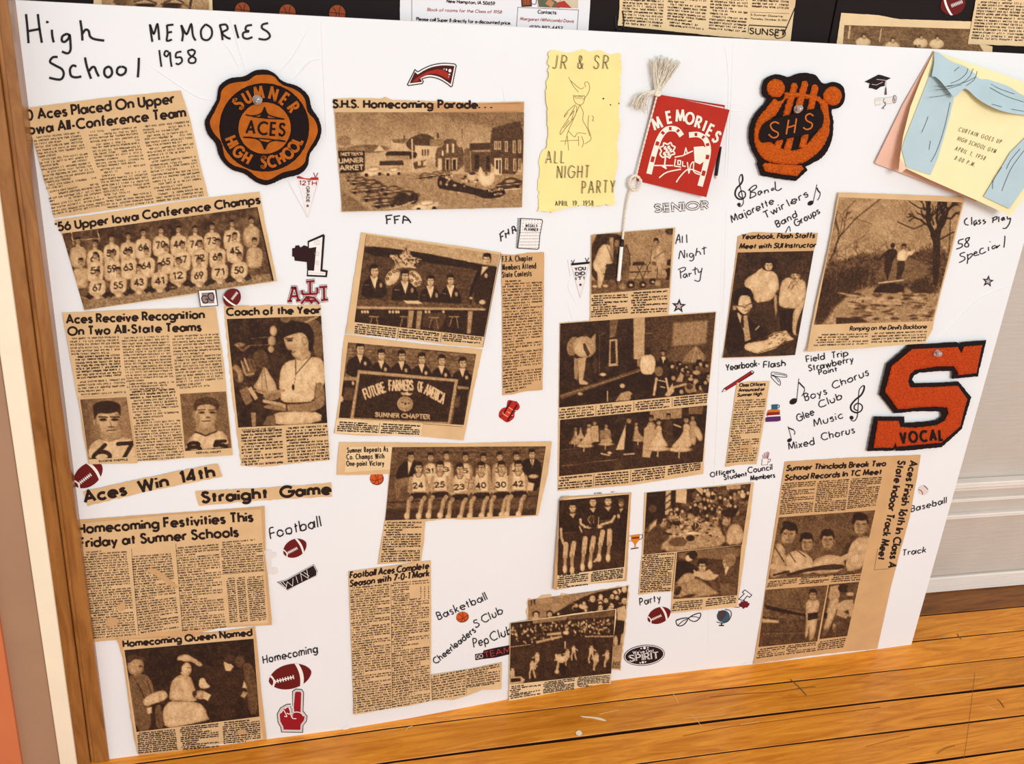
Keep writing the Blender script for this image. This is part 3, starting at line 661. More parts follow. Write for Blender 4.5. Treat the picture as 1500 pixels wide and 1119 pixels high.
ink('photo_corner_string', [sq, Z(fr, [(1180, 225), (1255, 50)])], 1.4, .0014, M['marker'], c.o); ink('photo_corner_string', [Z(fr, spl([(140, 70), (150, 140), (140, 190)])), Z(fr, [(95, 100), (100, 190), (150, 185)])], 2, .0014, M['marker'], c.o)
fr = (1180, 0, 4.69)
c = Clip('photo_clipping', 'football linemen newspaper photograph half hidden behind the white board', 'clipping', fr, [(245, 88), (500, 105), (650, 132), (1140, 148), (1130, 280), (1285, 320), (1280, 420), (205, 360)], .0008, group=gb, material='paper_l')
P = c.pic([(268, 172), (1135, 200), (1260, 420), (250, 380)], .42).n(90, .1).n(14, .12, None, 3); P.g(0, 180, 0, 330, .34, .5, .5)
for y in (250, 285, 320): P.l([(250, y - 10), (1250, y + 15)], 5, .36, .6)
P.l([(305, 180), (296, 262)], 9, .85); P.l([(520, 200), (508, 285)], 6, .85)
for x, y, r in ((400, 250, 16), (600, 278, 17), (795, 255, 15), (905, 262, 15)):
    P.e(x - 4, y + 40, 50, 34, .86).e(x - 2, y - 4, r, r * 1.1, .16).e(x + 2, y + 4, r * .8, r, .62)
P.t('88', (750, 330), (790, 330), 20 / 1, 5, .1); c.put(P)
c = Clip('news_clipping', 'small newspaper text clipping at the top right corner on the black board', 'clipping', fr, [(1180, -60), (1560, -40), (1560, 320), (1115, 302)], .0016, group=gb, material='paper_l')
c.body([([(1195, -20), (1540, -5), (1530, 290), (1140, 272)], 14)], wd=.7)
# ---------------------------------------------------------------- clippings on the white board
SURF = W
fr = (0, 0, 3)
c = Clip('news_clipping', 'clipping headed 10 Aces Placed On Upper Iowa All-Conference Team', 'clipping', fr, [(113, 474), (450, 430), (795, 397), (835, 520), (880, 720), (916, 862), (560, 912), (238, 958), (222, 870), (198, 800), (170, 700), (140, 600)], .0009, [((113, 474), (238, 958), 8, .002)], 'paper')
c.head([('10 Aces Placed On Upper', (102, 530), (765, 452), 14), ('Iowa All-Conference Team', (118, 590), (815, 512), 13.6)], 2.9)
c.body([([(146, 598), (350, 576), (470, 905), (235, 948)], 25), ([(385, 574), (600, 552), (680, 893), (475, 918)], 25), ([(625, 548), (832, 526), (900, 862), (690, 890)], 24)], wd=.6, keep=.93)
fr = (80, 270, 4.545)
c = Clip('photo_clipping', "clipping headed '56 Upper Iowa Conference Champs with football team photo", 'clipping', fr, [(0, 238), (400, 180), (1000, 90), (1365, 48), (1400, 250), (1482, 645), (1200, 686), (1080, 705), (860, 742), (640, 774), (560, 786), (380, 812), (200, 840), (120, 520), (45, 330)], .0012, [((200, 838), (1482, 645), 16, .004)], 'paper')
c.head([("'56 Upper Iowa Conference Champs", (15, 310), (1366, 125), 11.6)], 2.7)
P = c.pic([(50, 328), (1350, 150), (1460, 642), (198, 836)], .3)
P.n(70, .12).n(20, .08); P.p([(190, 760), (700, 700), (1450, 590), (1470, 660), (190, 850)], .5).n(9, .08, (0, 600, 1500, 900))
P.l([(112, 320), (125, 400)], 5, .8).l([(285, 300), (300, 380)], 4, .8).l([(125, 372), (300, 360)], 4, .75); P.p([(1345, 150), (1370, 150), (1470, 640), (1448, 645)], .05)
rows = [([(155, 375, ''), (270, 395, '61'), (380, 360, '50'), (490, 345, '68'), (590, 322, '66'), (708, 305, '70'), (825, 300, '44'), (935, 300, '74'), (1048, 280, '73'), (1180, 262, '75'), (1310, 240, '')], 0),
        ([(175, 515, ''), (272, 475, '51'), (383, 465, '59'), (492, 455, '63'), (612, 445, '64'), (740, 420, '65'), (852, 405, '67'), (968, 395, '72'), (1085, 385, '62'), (1200, 345, '45'), (1330, 380, '')], 1),
        ([(285, 590, '67'), (425, 575, '55'), (562, 556, '43'), (700, 545, '41'), (822, 510, '12'), (962, 510, '69'), (1100, 488, '71'), (1230, 475, '50')], 2)]
for row, k in rows:
    for x, y, t in row:
        P.e(x, y + 34, 14, 18, .66); sh = .76 if t else .64
        P.p([(x - 50, y + 55), (x - 22, y + 38), (x + 24, y + 38), (x + 54, y + 55), (x + 58, y + 115), (x + 44, y + (150 if k == 2 else 175)), (x - 44, y + (155 if k == 2 else 180)), (x - 58, y + 120)], sh, .97)
        if k == 2:
            P.p([(x - 62, y + 130), (x - 40, y + 150), (x - 20, y + 160), (x - 50, y + 180), (x - 80, y + 160)], .1, .9); P.p([(x + 30, y + 150), (x + 60, y + 118), (x + 84, y + 150), (x + 50, y + 172)], .1, .9)
            P.e(x, y + 152, 28, 17, .66).e(x + 2, y + 165, 20, 12, .74)
        P.face(x, y, 21, .64, .1, random.choice([-.2, .1, .3]))
        P.l([(x + 58, y + 80), (x + 50, y + 150)], 5, .3, .6)
        if t: P.t(t, (x - 28, y + 120), (x + 28, y + 112), 40, 9, .08, shear=.05)
P.e(790, 685, 30, 17, .22).l([(765, 685), (815, 684)], 3, .7); c.put(P)
fr = (80, 440, 4.478)
c = Clip('photo_clipping', 'clipping headed Aces Receive Recognition On Two All-State Teams with two portraits', 'clipping', fr, [(50, 80), (500, 60), (1058, 45), (1080, 200), (1110, 400), (1140, 720), (1170, 1015), (850, 1035), (700, 1050), (548, 1055), (540, 1068), (225, 1075), (190, 900), (165, 700), (150, 640)], .0009, [((150, 640), (225, 1070), 7, .002), ((225, 1070), (1170, 1015), 8, .0015)])
c.head([('Aces Receive Recognition', (80, 150), (980, 116), 11.5), ('On Two All-State Teams', (90, 228), (958, 198), 11.5)], 2.7)
c.body([([(98, 240), (425, 228), (432, 350), (112, 362)], 6), ([(150, 525), (462, 505), (470, 610), (158, 628)], 5), ([(440, 238), (752, 225), (790, 580), (480, 595)], 19), ([(505, 650), (805, 630), (855, 1035), (548, 1055)], 22), ([(770, 224), (1078, 210), (1115, 560), (805, 585)], 18)], wd=.62)
c.body([([(135, 360), (430, 348), (442, 498), (150, 520)], 8), ([(490, 590), (790, 570), (800, 630), (500, 650)], 3)], wd=.85, material='inksb', name='bold_type')
for q in ((50, 120),): pass
pat(c, [(152, 635), (480, 618), (540, 1062), (228, 1073)], (212, 176, 128), .0003, 'paper_layer')
P = c.pic([(168, 650), (472, 634), (530, 1025), (224, 1043)], .5, 1.0); P.n(40, .05).g(170, 0, 300, 0, -.0, .5, .3)
P.p([(225, 960), (270, 915), (350, 895), (440, 895), (520, 915), (545, 1050), (220, 1050)], .74).p([(300, 830), (430, 825), (440, 905), (370, 925), (300, 900)], .58).e(345, 775, 82, 112, .6).e(350, 790, 72, 100, .68)
P.e(340, 700, 90, 42, .12).p([(252, 700), (262, 680), (420, 672), (435, 700), (432, 760), (420, 735), (400, 728), (290, 738), (272, 760), (262, 800)], .12).e(262, 800, 11, 24, .55).e(432, 792, 9, 22, .5)
for x in (318, 395): P.e(x, 782, 24, 10, .15).l([(x - 28, 764), (x + 28, 766)], 8, .12)
P.l([(362, 790), (372, 826)], 7, .45).e(370, 830, 22, 6, .3).l([(342, 854), (400, 850)], 6, .18).e(285, 860, 18, 50, .45, 0, .6).l([(290, 905), (355, 925), (430, 900)], 4, .4)
P.t('67', (258, 1062), (520, 1042), 108, 27, .12, gap=.3); c.put(P, .0005)
P = c.pic([(822, 613), (1124, 597), (1160, 968), (856, 988)], .42, 1.0); P.n(30, .05).e(1000, 740, 150, 150, .4, 0, .5)
P.p([(860, 950), (900, 880), (960, 860), (1050, 850), (1120, 865), (1150, 960), (860, 990)], .74).p([(930, 800), (1040, 800), (1062, 860), (990, 885), (925, 862)], .56).e(990, 750, 74, 96, .66)
P.p([(915, 720), (915, 665), (950, 640), (1020, 632), (1070, 650), (1078, 700), (1066, 730), (1050, 690), (1000, 680), (940, 690), (930, 730)], .24).e(910, 750, 11, 24, .5).n(10, .04, (900, 630, 1080, 700))
for x in (965, 1035): P.e(x, 735, 20, 8, .2).l([(x - 24, 720), (x + 22, 716)], 6, .25)
P.e(1005, 768, 14, 7, .35).l([(970, 792), (1022, 790)], 6, .2).e(940, 780, 16, 40, .48, 0, .5)
P.l([(925, 862), (990, 888), (1062, 858)], 9, .14); P.t('85', (872, 998), (1128, 984), 62, 24, .1, gap=.5); c.put(P)
c.head([('EUGENE KNEPPLE', (292, 1060), (480, 1050), 2.5), ('KERVAL HAUPT', (930, 1006), (1092, 998), 2.5)], .7, 'photo_caption', up=.0007)
fr = (320, 440, 4.478)
c = Clip('photo_clipping', 'clipping headed Coach of the Year with coach in cap holding a book', 'clipping', fr, [(35, 38), (350, 30), (668, 27), (674, 150), (682, 240), (692, 400), (686, 430), (696, 520), (692, 580), (700, 640), (715, 800), (732, 1048), (600, 1060), (280, 1092), (150, 1086), (90, 640)], .0010, [((668, 27), (732, 1048), 9, .002)], jag=.5)
c.head([('Coach of the Year', (56, 98), (668, 84), 10.2)], 2.6)
P = c.pic([(55, 122), (674, 102), (714, 804), (130, 834)], .14); P.n(50, .07).n(16, .05)
P.p([(400, 105), (680, 100), (690, 380), (640, 400), (600, 180), (520, 140)], .38).l([(570, 145), (650, 105)], 14, .62).e(440, 120, 34, 26, .4)
P.e(360, 200, 24, 34, .66).e(350, 265, 26, 34, .6).e(345, 320, 20, 24, .62).l([(200, 296), (335, 292)], 6, .4).l([(215, 250), (320, 240)], 4, .4).l([(110, 290), (160, 330), (200, 300)], 12, .45).e(140, 290, 30, 14, .5)
P.e(200, 440, 48, 60, .38).l([(170, 380), (200, 460)], 10, .7).l([(205, 370), (235, 450)], 10, .25).l([(150, 400), (180, 490), (230, 480)], 10, .6).e(275, 380, 50, 60, .28)
P.e(125, 480, 34, 62, .55, -20).e(110, 490, 16, 40, .3, -20); P.p([(220, 570), (262, 520), (290, 440), (310, 434), (340, 490), (370, 530), (390, 600), (330, 610), (260, 590)], .66).l([(300, 450), (320, 590)], 6, .45).l([(285, 480), (285, 590)], 5, .5)
P.p([(395, 560), (410, 440), (450, 400), (510, 385), (615, 368), (680, 380), (700, 450), (700, 560), (640, 570), (632, 660), (520, 672), (410, 668), (405, 600)], .76).n(28, .03, (390, 370, 700, 680))
P.p([(495, 360), (505, 310), (580, 300), (615, 365), (560, 395), (505, 390)], .62).p([(428, 250), (440, 235), (560, 200), (592, 250), (588, 330), (545, 372), (498, 378), (478, 350), (482, 325), (455, 325), (440, 300)], .68).e(565, 265, 20, 30, .6).e(468, 262, 20, 9, .2).l([(440, 250), (490, 248)], 7, .15).l([(482, 340), (505, 335)], 5, .25).e(560, 330, 25, 40, .5, 0, .5)
P.p([(392, 240), (400, 180), (440, 150), (520, 136), (590, 150), (625, 200), (628, 270), (612, 340), (590, 330), (596, 280), (580, 235), (540, 205), (470, 225), (420, 250)], .08)
P.p([(632, 600), (640, 540), (685, 540), (700, 640), (690, 700), (600, 735), (450, 728), (300, 708), (300, 690), (340, 682), (445, 680), (560, 680), (640, 655)], .5).p([(290, 640), (300, 610), (360, 600), (410, 595), (408, 640), (350, 660)], .5).l([(300, 660), (400, 680), (450, 700)], 22, .66).l([(430, 590), (300, 610), (240, 590)], 16, .6)
P.l([(640, 540), (628, 660)], 5, .3).p([(135, 590), (190, 565), (225, 660), (180, 690)], .45).p([(190, 580), (215, 565), (260, 640), (240, 655)], .7).l([(240, 580), (262, 640)], 6, .2).l([(446, 684), (450, 730)], 10, .2)
P.p([(365, 735), (520, 728), (680, 735), (670, 805), (380, 820), (360, 780)], .76).p([(680, 740), (715, 700), (718, 805), (672, 806)], .08).p([(290, 820), (320, 760), (370, 750), (380, 820)], .4).p([(212, 735), (245, 735), (245, 826), (222, 828)], .55)
P.l([(505, 395), (508, 485), (612, 365)], 6, .12).l([(508, 485), (495, 560)], 3, .2).e(490, 570, 9, 20, .1); c.put(P)
c.body([([(150, 855), (418, 838), (428, 1070), (158, 1088)], 12), ([(442, 828), (718, 812), (730, 1045), (458, 1065)], 12)], wd=.85, material='inksb')
c.head([('COACH OF THE YEAR', (155, 858), (370, 845), 2.5)], .6, 'small_heading')
# strips
c = Clip('headline_strip', 'tilted headline strip reading Aces Win 14th', 'clipping', None, [(122, 720), (170, 709), (260, 690), (319, 679), (326, 698), (215, 720), (128, 741)], .001, [((122, 720), (319, 679), 7, .001)], jag=.3)
c.head([('Aces Win 14th', (125, 736), (314, 698), 15.5, dict(gap=.26, space=.75))], 3.9)
c = Clip('headline_strip', 'headline strip reading Straight Game under the portrait clipping', 'clipping', None, [(286, 719), (380, 715), (485, 707), (487, 727), (380, 733), (291, 741)], .001, jag=.3)
c.head([('Straight Game', (297, 736), (484, 723), 14.5, dict(gap=.26, space=.8))], 3.9)
fr = (0, 720, 2.804)
c = Clip('news_clipping', 'large brown clipping headed Homecoming Festivities This Friday at Sumner Schools', 'clipping', fr, [(318, 116), (560, 98), (1087, 60), (1092, 240), (1085, 245), (1100, 345), (1118, 548), (900, 560), (780, 590), (560, 602), (384, 618), (365, 500), (345, 350), (322, 230)], .0008, [((1087, 60), (1118, 548), 9, .002), ((384, 618), (1118, 548), 8, .002)], 'paper_d')
c.layer([(335, 130), (700, 95), (1072, 72), (1082, 238), (1090, 345), (1104, 540), (800, 560), (395, 606), (350, 380)], 'paper')
c.head([('Homecoming Festivities This', (322, 172), (1037, 121), 13.2), ('Friday at Sumner Schools', (328, 230), (977, 183), 13.2)], 3, up=.0007)
c.body([([(345, 245), (520, 232), (560, 590), (388, 605)], 36), ([(540, 262), (705, 250), (738, 560), (570, 585)], 31), ([(722, 228), (898, 212), (930, 560), (750, 575)], 34), ([(906, 205), (1078, 190), (1085, 325), (916, 338)], 14)], wd=.6, up=.0007)
for x0 in (0, 42, 84, 118):
    c.body([([(930 + x0, 355 - x0 * .06), (965 + x0, 350 - x0 * .06), (978 + x0, 535 - x0 * .07), (945 + x0, 540 - x0 * .07)], 21)], wd=.6, up=.0007, para=0, name='score_table')
c.rule([(540, 235), (570, 590)], .5, .0007); c.rule([(722, 215), (750, 575)], .5, .0007); c.rule([(908, 340), (1088, 325)], .5, .0007)
stn = C3((200, 158, 108))
for q in ([(600, 325), (640, 318), (725, 385), (715, 395), (650, 350)], [(435, 530), (455, 515), (490, 530), (470, 552), (440, 552)], [(480, 470), (510, 455), (515, 480), (495, 492)]): sheet('stain', [spl(Z(fr, q), 4, True)], c.up(.0009), stn, c.o, grid=5, thick=0)
fr = (170, 915, 5.739)
c = Clip('photo_clipping', 'clipping headed Homecoming Queen Named with a seated girl being crowned', 'clipping', fr, [(0, 118), (300, 90), (800, 65), (1170, 18), (1200, 300), (1225, 600), (1268, 965), (800, 1010), (500, 1070), (190, 1100), (150, 950), (100, 600), (60, 300), (25, 170)], .0012, [((0, 118), (190, 1100), 12, .003)], 'paper_d')
c.layer([(55, 125), (600, 100), (1155, 38), (1175, 300), (1200, 700), (1240, 965), (700, 1020), (180, 1085), (110, 600), (65, 250)], 'paper')
c.head([('Homecoming Queen Named', (64, 187), (1142, 90), 9.2)], 2.4, up=.0007)
P = c.pic([(70, 214), (1155, 118), (1205, 772), (172, 902)], .11); P.n(70, .05).n(22, .06)
P.p([(95, 440), (180, 410), (260, 420), (300, 480), (330, 590), (270, 640), (290, 720), (290, 880), (175, 900), (110, 600)], .42).p([(110, 440), (160, 430), (230, 560), (280, 700), (300, 880), (175, 900)], .38).e(165, 345, 70, 85, .58).p([(90, 290), (100, 255), (160, 248), (230, 270), (245, 300), (200, 290), (150, 290), (110, 330)], .22).e(205, 350, 14, 7, .2).l([(215, 385), (232, 388)], 5, .25)
P.l([(180, 490), (240, 620), (290, 640)], 12, .2).l([(260, 470), (300, 590)], 8, .2).p([(215, 640), (285, 585), (340, 560), (410, 550), (440, 600), (400, 640), (330, 660), (250, 690)], .72).p([(258, 705), (300, 690), (300, 740), (270, 752)], .8).p([(330, 690), (370, 660), (395, 760), (400, 870), (340, 880), (330, 780)], .35)
P.p([(445, 600), (460, 490), (500, 440), (550, 415), (620, 425), (655, 500), (670, 560), (640, 600), (690, 630), (640, 650), (540, 640), (450, 640)], .68).p([(510, 300), (520, 265), (590, 245), (640, 270), (735, 330), (700, 360), (640, 310), (560, 310)], .7).e(585, 375, 50, 58, .74).e(540, 350, 50, 50, .1, 30).e(590, 372, 40, 52, .74, 15).l([(600, 360), (625, 362)], 5, .2).l([(605, 400), (622, 402)], 4, .3)
P.p([(400, 700), (450, 640), (560, 645), (690, 650), (750, 700), (770, 770), (790, 800), (560, 850), (410, 870), (390, 760)], .72).n(16, .04, (390, 640, 800, 880)).e(710, 590, 55, 38, .6).p([(700, 450), (745, 445), (760, 490), (798, 520), (750, 540), (695, 530)], .8).p([(740, 560), (800, 590), (770, 640), (730, 620)], .8).e(660, 580, 20, 24, .2)
P.p([(720, 340), (900, 360), (960, 390), (1050, 370), (1080, 450), (1060, 560), (1000, 640), (1010, 780), (860, 800), (820, 600), (790, 480), (700, 370)], .16).p([(905, 320), (925, 295), (990, 350), (960, 390), (920, 385)], .78).e(960, 290, 50, 40, .2).e(1040, 310, 40, 50, .3)
P.p([(1060, 340), (1110, 310), (1160, 360), (1190, 560), (1190, 750), (1120, 755), (1100, 560)], .32).p([(1062, 530), (1078, 470), (1100, 535)], .8).p([(1045, 600), (1070, 560), (1108, 570), (1080, 618)], .6); c.put(P, .0006)
c.body([([(180, 905), (500, 875), (520, 1050), (190, 1085)], 11), ([(538, 860), (860, 825), (872, 1030), (552, 1055)], 12), ([(895, 818), (1212, 785), (1218, 975), (908, 1005)], 11)], wd=.8, up=.0007, material='inksb')
sheet('stain', [spl(Z(fr, [(1020, 890), (1070, 880), (1100, 905), (1040, 925)]), 5, True)], c.up(.0009), C3((200, 152, 104)), c.o, grid=5, thick=0)
# parade
fr = (480, 140, 5)
c = Clip('photo_clipping', 'clipping headed S.H.S. Homecoming Parade with a street of parked cars', 'clipping', fr, [(38, 24), (200, 16), (390, 22), (420, 8), (470, 30), (700, 38), (1100, 50), (1440, 42), (1436, 450), (1425, 818), (1280, 812), (1100, 824), (1060, 832), (960, 812), (800, 832), (600, 828), (440, 845), (104, 852), (92, 640), (112, 576), (82, 568), (60, 300), (48, 120)], .0011, [((1440, 42), (1425, 818), 10, .003), ((104, 852), (1425, 818), 9, .003)])
c.head([('S.H.S. Homecoming Parade. . .', (42, 88), (1198, 92), 11, dict(space=.45))], 2.7)
P = c.pic([(53, 122), (1438, 122), (1422, 818), (106, 848)], .55); P.g(0, 130, 0, 400, .5, .68, 1).n(60, .04).p([(760, 122), (1440, 122), (1440, 240), (1190, 235), (1000, 180), (850, 150)], .44, .7, 30)
P.p([(60, 560), (1440, 580), (1430, 830), (100, 850)], .56).n(12, .03, (60, 560, 1440, 850)).e(120, 330, 50, 40, .42, 0, .6).e(300, 390, 150, 30, .4)
P.p([(340, 408), (378, 362), (420, 405)], .8).p([(455, 400), (470, 330), (560, 315), (600, 420)], .74).p([(560, 360), (605, 305), (710, 270), (800, 322), (760, 400), (640, 420)], .26).p([(470, 320), (590, 315), (560, 350), (480, 345)], .42).p([(556, 318), (556, 292), (566, 292), (566, 318)], .2).p([(800, 312), (800, 274), (814, 274), (814, 312)], .2)
P.p([(640, 365), (790, 370), (850, 350), (860, 440), (640, 480)], .78).p([(750, 320), (850, 318), (850, 372), (750, 372)], .5)
for x in (690, 710, 730): P.p([(x, 395), (x + 10, 395), (x + 10, 438), (x, 438)], .15)
P.p([(850, 318), (944, 316), (944, 375), (998, 378), (1000, 550), (790, 560), (790, 380), (850, 375)], .33).n(8, .03, (790, 316, 1430, 580)); P.p([(1000, 390), (1040, 385), (1050, 570), (1000, 560)], .4)
for x, y, w_, h_ in ((870, 355, 14, 62), (912, 352, 14, 66), (836, 402, 12, 38)): P.p([(x, y), (x + w_, y), (x + w_, y + h_), (x, y + h_)], .85)
P.p([(808, 460), (836, 460), (836, 545), (808, 545)], .8).p([(862, 458), (895, 458), (895, 545), (862, 545)], .75).p([(910, 456), (948, 456), (948, 545), (910, 545)], .75).p([(868, 468), (888, 468), (888, 545), (868, 545)], .12).p([(916, 468), (940, 468), (940, 545), (916, 545)], .12)
P.p([(1040, 350), (1195, 345), (1195, 400), (1040, 405)], .24).p([(1045, 405), (1195, 400), (1195, 560), (1055, 560)], .3).p([(1060, 400), (1190, 398), (1190, 410), (1060, 412)], .6).p([(1075, 430), (1110, 430), (1110, 540), (1075, 540)], .14).p([(1160, 440), (1185, 440), (1185, 540), (1160, 540)], .14)
P.p([(1192, 240), (1250, 225), (1290, 215), (1330, 200), (1436, 182), (1430, 580), (1195, 570)], .27).l([(1195, 262), (1436, 215)], 6, .18)
for x, y, h_ in ((1220, 335, 60), (1248, 335, 60), (1298, 335, 75), (1356, 330, 90), (1396, 325, 95), (1300, 460, 80), (1360, 462, 90), (1398, 462, 90)): P.p([(x, y), (x + 20, y), (x + 20, y + h_), (x, y + h_)], .84).p([(x + 6, y + 6), (x + 15, y + 6), (x + 15, y + h_ - 6), (x + 6, y + h_ - 6)], .3)
P.p([(1220, 458), (1275, 458), (1275, 580), (1222, 580)], .86).p([(1232, 472), (1248, 472), (1248, 540), (1232, 540)], .12).p([(1256, 472), (1268, 472), (1268, 570), (1256, 570)], .12)
P.p([(420, 430), (440, 405), (640, 410), (660, 430), (640, 465), (440, 470)], .14).p([(430, 440), (600, 440), (600, 470), (430, 472)], .6).p([(380, 480), (550, 475), (560, 510), (380, 512)], .18).p([(620, 490), (720, 470), (720, 520), (640, 540)], .3)
for x in (660, 700): P.p([(x, 480), (x + 24, 478), (x + 22, 510), (x, 514)], .8)
P.l([(618, 320), (622, 500), (628, 560)], 9, .8).l([(984, 250), (984, 310)], 5, .3).l([(280, 330), (282, 480)], 4, .4)
P.p([(75, 380), (270, 378), (270, 405), (78, 405)], .5).p([(75, 405), (272, 405), (272, 560), (90, 568)], .07).t("METTER'S", (96, 440), (255, 434), 20, 6, .8).t('UMNER', (84, 494), (258, 487), 30, 8, .85).t('ARKET', (90, 546), (260, 540), 32, 8, .85)
for x, y, s_, d in ((180, 585, .6, .3), (180, 610, .7, .4), (230, 630, .9, .25), (310, 650, 1., .25), (240, 690, 1., .35), (350, 680, 1.1, .3), (330, 745, 1.1, .3), (470, 700, 1.1, .35), (420, 790, 1.2, .25), (560, 750, 1.5, .28), (710, 590, .7, .3), (790, 580, .7, .35), (860, 575, .6, .4), (480, 560, .9, .75), (330, 560, 1.1, .8), (1330, 650, 1.3, .2), (720, 810, 1.3, .82)):
    P.e(x, y, 78 * s_, 24 * s_, d, -10).e(x + 6 * s_, y - 20 * s_, 44 * s_, 18 * s_, d * .8, -6).e(x + 6 * s_, y - 18 * s_, 32 * s_, 10 * s_, .55 if d < .5 else .9, -6).e(x - 42 * s_, y + 20 * s_, 13 * s_, 12 * s_, .06).e(x + 46 * s_, y + 12 * s_, 12 * s_, 12 * s_, .06).l([(x - 74 * s_, y + 10 * s_), (x + 70 * s_, y - 6 * s_)], 3.5, .82)
P.e(540, 760, 60, 46, .16, -25).e(628, 755, 34, 40, .12, 20).l([(450, 830), (560, 800), (640, 770)], 5, .75)
P.p([(104, 700), (200, 760), (300, 840), (106, 850)], .45).p([(805, 590), (850, 600), (1020, 660), (1180, 700), (1300, 690), (1290, 740), (1160, 760), (1060, 720), (870, 690), (810, 680)], .12).e(828, 640, 24, 40, .06).e(828, 640, 10, 18, .5)
for k in range(46): P.e(random.uniform(850, 1180), random.uniform(560, 720), random.uniform(4, 14), random.uniform(4, 10), random.choice([.1, .15, .7, .85]))
P.p([(1100, 560), (1118, 510), (1140, 560), (1160, 600), (1220, 550), (1222, 640), (1160, 670), (1110, 640)], .88).e(1060, 590, 36, 34, .78).e(1060, 570, 24, 12, .2).p([(1165, 690), (1290, 665), (1300, 720), (1170, 745)], .06).t('SUMNER', (1178, 708), (1285, 690), 16, 4, .8).t('FFA', (1225, 735), (1280, 722), 14, 4, .8).l([(1300, 690), (1405, 682)], 7, .85)
c.put(P)
sheet('stain', [Z(fr, [(690, 52), (900, 58), (1100, 58), (1434, 50), (1434, 118), (760, 118)])], c.up(.00018), C3((196, 146, 96)), c.o, grid=5, thick=0)
# ---- FFA officers, top
fr = (500, 335, 6.217)
c = Clip('photo_clipping', 'clipping of farm club officers at a table below a large star', 'clipping', fr, [(182, 32), (700, 105), (1180, 172), (1455, 218), (1400, 500), (1290, 1085), (1000, 1060), (620, 1010), (400, 985), (40, 958), (110, 480)], .0016, [((40, 958), (1290, 1085), 20, .003), ((1455, 218), (1290, 1085), 10, .003)])
P = c.pic([(225, 52), (1440, 236), (1300, 985), (120, 850)], .28)
P.p([(225, 50), (1450, 230), (1430, 360), (820, 230), (215, 155)], .66).p([(215, 152), (560, 190), (900, 250), (1300, 330), (1430, 345), (1420, 410), (1100, 360), (700, 300), (210, 235)], .08).p([(205, 235), (700, 300), (1200, 365), (1150, 700), (150, 640)], .27).n(11, .05, (150, 240, 1200, 650), 2.4)
for k in range(9): P.l([(200, 250 + k * 42), (1220, 385 + k * 42)], 3, .38, .5)
P.n(40, .05, (150, 240, 500, 500))
P.p([(415, 232), (560, 245), (580, 150), (600, 150), (625, 250), (765, 285), (640, 330), (700, 365), (580, 350), (470, 380), (500, 310)], .72)
for k in range(60): P.e(random.uniform(440, 740), random.uniform(245, 330), random.uniform(4, 12), random.uniform(3, 7), .1, random.uniform(0, 90))
P.p([(545, 235), (590, 150), (612, 150), (630, 235), (600, 200)], .6).l([(560, 230), (590, 175), (600, 235)], 6, .12)
P.p([(395, 470), (420, 400), (480, 360), (540, 370), (520, 480), (420, 530)], .74).p([(620, 380), (680, 380), (730, 440), (735, 510), (660, 540), (610, 450)], .74)
for x, y in ((445, 415), (480, 390), (420, 455), (515, 380), (640, 410), (665, 430), (690, 455), (640, 470), (680, 500), (715, 490)): P.e(x, y, 15, 14, .15).e(x, y, 8, 7, .7)
for x, y, r, bw, tn in ((300, 385, 50, 120, .5), (580, 430, 46, 130, .2), (812, 475, 42, 110, .1), (995, 465, 42, 105, .2)):
    P.p([(x - bw, y + 250), (x - bw * .9, y + 110), (x - bw * .35, y + 55), (x + bw * .3, y + 55), (x + bw * .85, y + 120), (x + bw, y + 250)], .09)
    P.p([(x - 42, y + 45), (x + 34, y + 50), (x + 8, y + 175)], .86).l([(x - 46, y + 40), (x + 2, y + 180)], 12, .14).l([(x + 40, y + 45), (x + 6, y + 180)], 12, .14)
    P.e(x - 6, y + 50, 20, 22, .62).face(x, y, r, .76, .06, tn, glass=(x == 580 or x == 995)); P.e(x + bw * .5, y + 130, 13, 22, .6).l([(x - bw * .7, y + 125), (x - bw * .4, y + 128)], 5, .5)
P.face(1325, 280, 48, .78, .07, -.3); P.p([(1285, 340), (1390, 340), (1420, 400), (1380, 620), (1330, 850), (1300, 990), (1190, 960), (1230, 700), (1200, 620), (1230, 480), (1250, 400)], .12).p([(1285, 345), (1340, 345), (1270, 425)], .84).e(1318, 428, 16, 24, .62).p([(1240, 380), (1265, 390), (1180, 640), (1150, 660), (1190, 500)], .05)
P.p([(140, 640), (1260, 690), (1310, 730), (140, 712)], .33).n(30, .05, (140, 640, 1300, 725), 3).p([(140, 706), (1315, 726), (1312, 744), (140, 728)], .66).p([(565, 655), (700, 655), (745, 684), (600, 682)], .84).e(1285, 668, 30, 22, .72).l([(1180, 640), (1250, 675)], 6, .1).e(1180, 632, 14, 12, .7).e(1178, 665, 10, 24, .1)
P.p([(130, 735), (1310, 745), (1300, 980), (120, 850)], .1, .9).n(20, .04, (120, 740, 1300, 980))
for x, y0, y1, w_ in ((612, 745, 900, 50), (690, 748, 915, 48), (1155, 750, 955, 44)): P.p([(x, y0), (x + w_, y0), (x + w_ - 22, y1), (x - 12, y1)], .58)
for x in (190, 215, 240, 440, 470, 500, 520, 770, 800, 930): P.e(x, 757, 11, 14, .8)
P.p([(750, 770), (960, 760), (940, 850), (880, 940), (830, 920), (840, 830), (780, 900), (740, 880)], .26)
for x, y in ((300, 800), (580, 800), (1030, 800), (845, 808)): P.l([(x - 45, y), (x + 40, y + 2)], 10, .55).l([(x - 20, y + 8), (x - 45, y + 90)], 8, .5).l([(x + 20, y + 8), (x + 34, y + 100)], 8, .5)
c.put(P)
c.body([([(130, 862), (505, 905), (492, 1000), (122, 955)], 5), ([(535, 905), (895, 945), (885, 1030), (525, 995)], 4), ([(930, 945), (1280, 990), (1270, 1050), (920, 1025)], 4)], wd=.9, material='inksb')
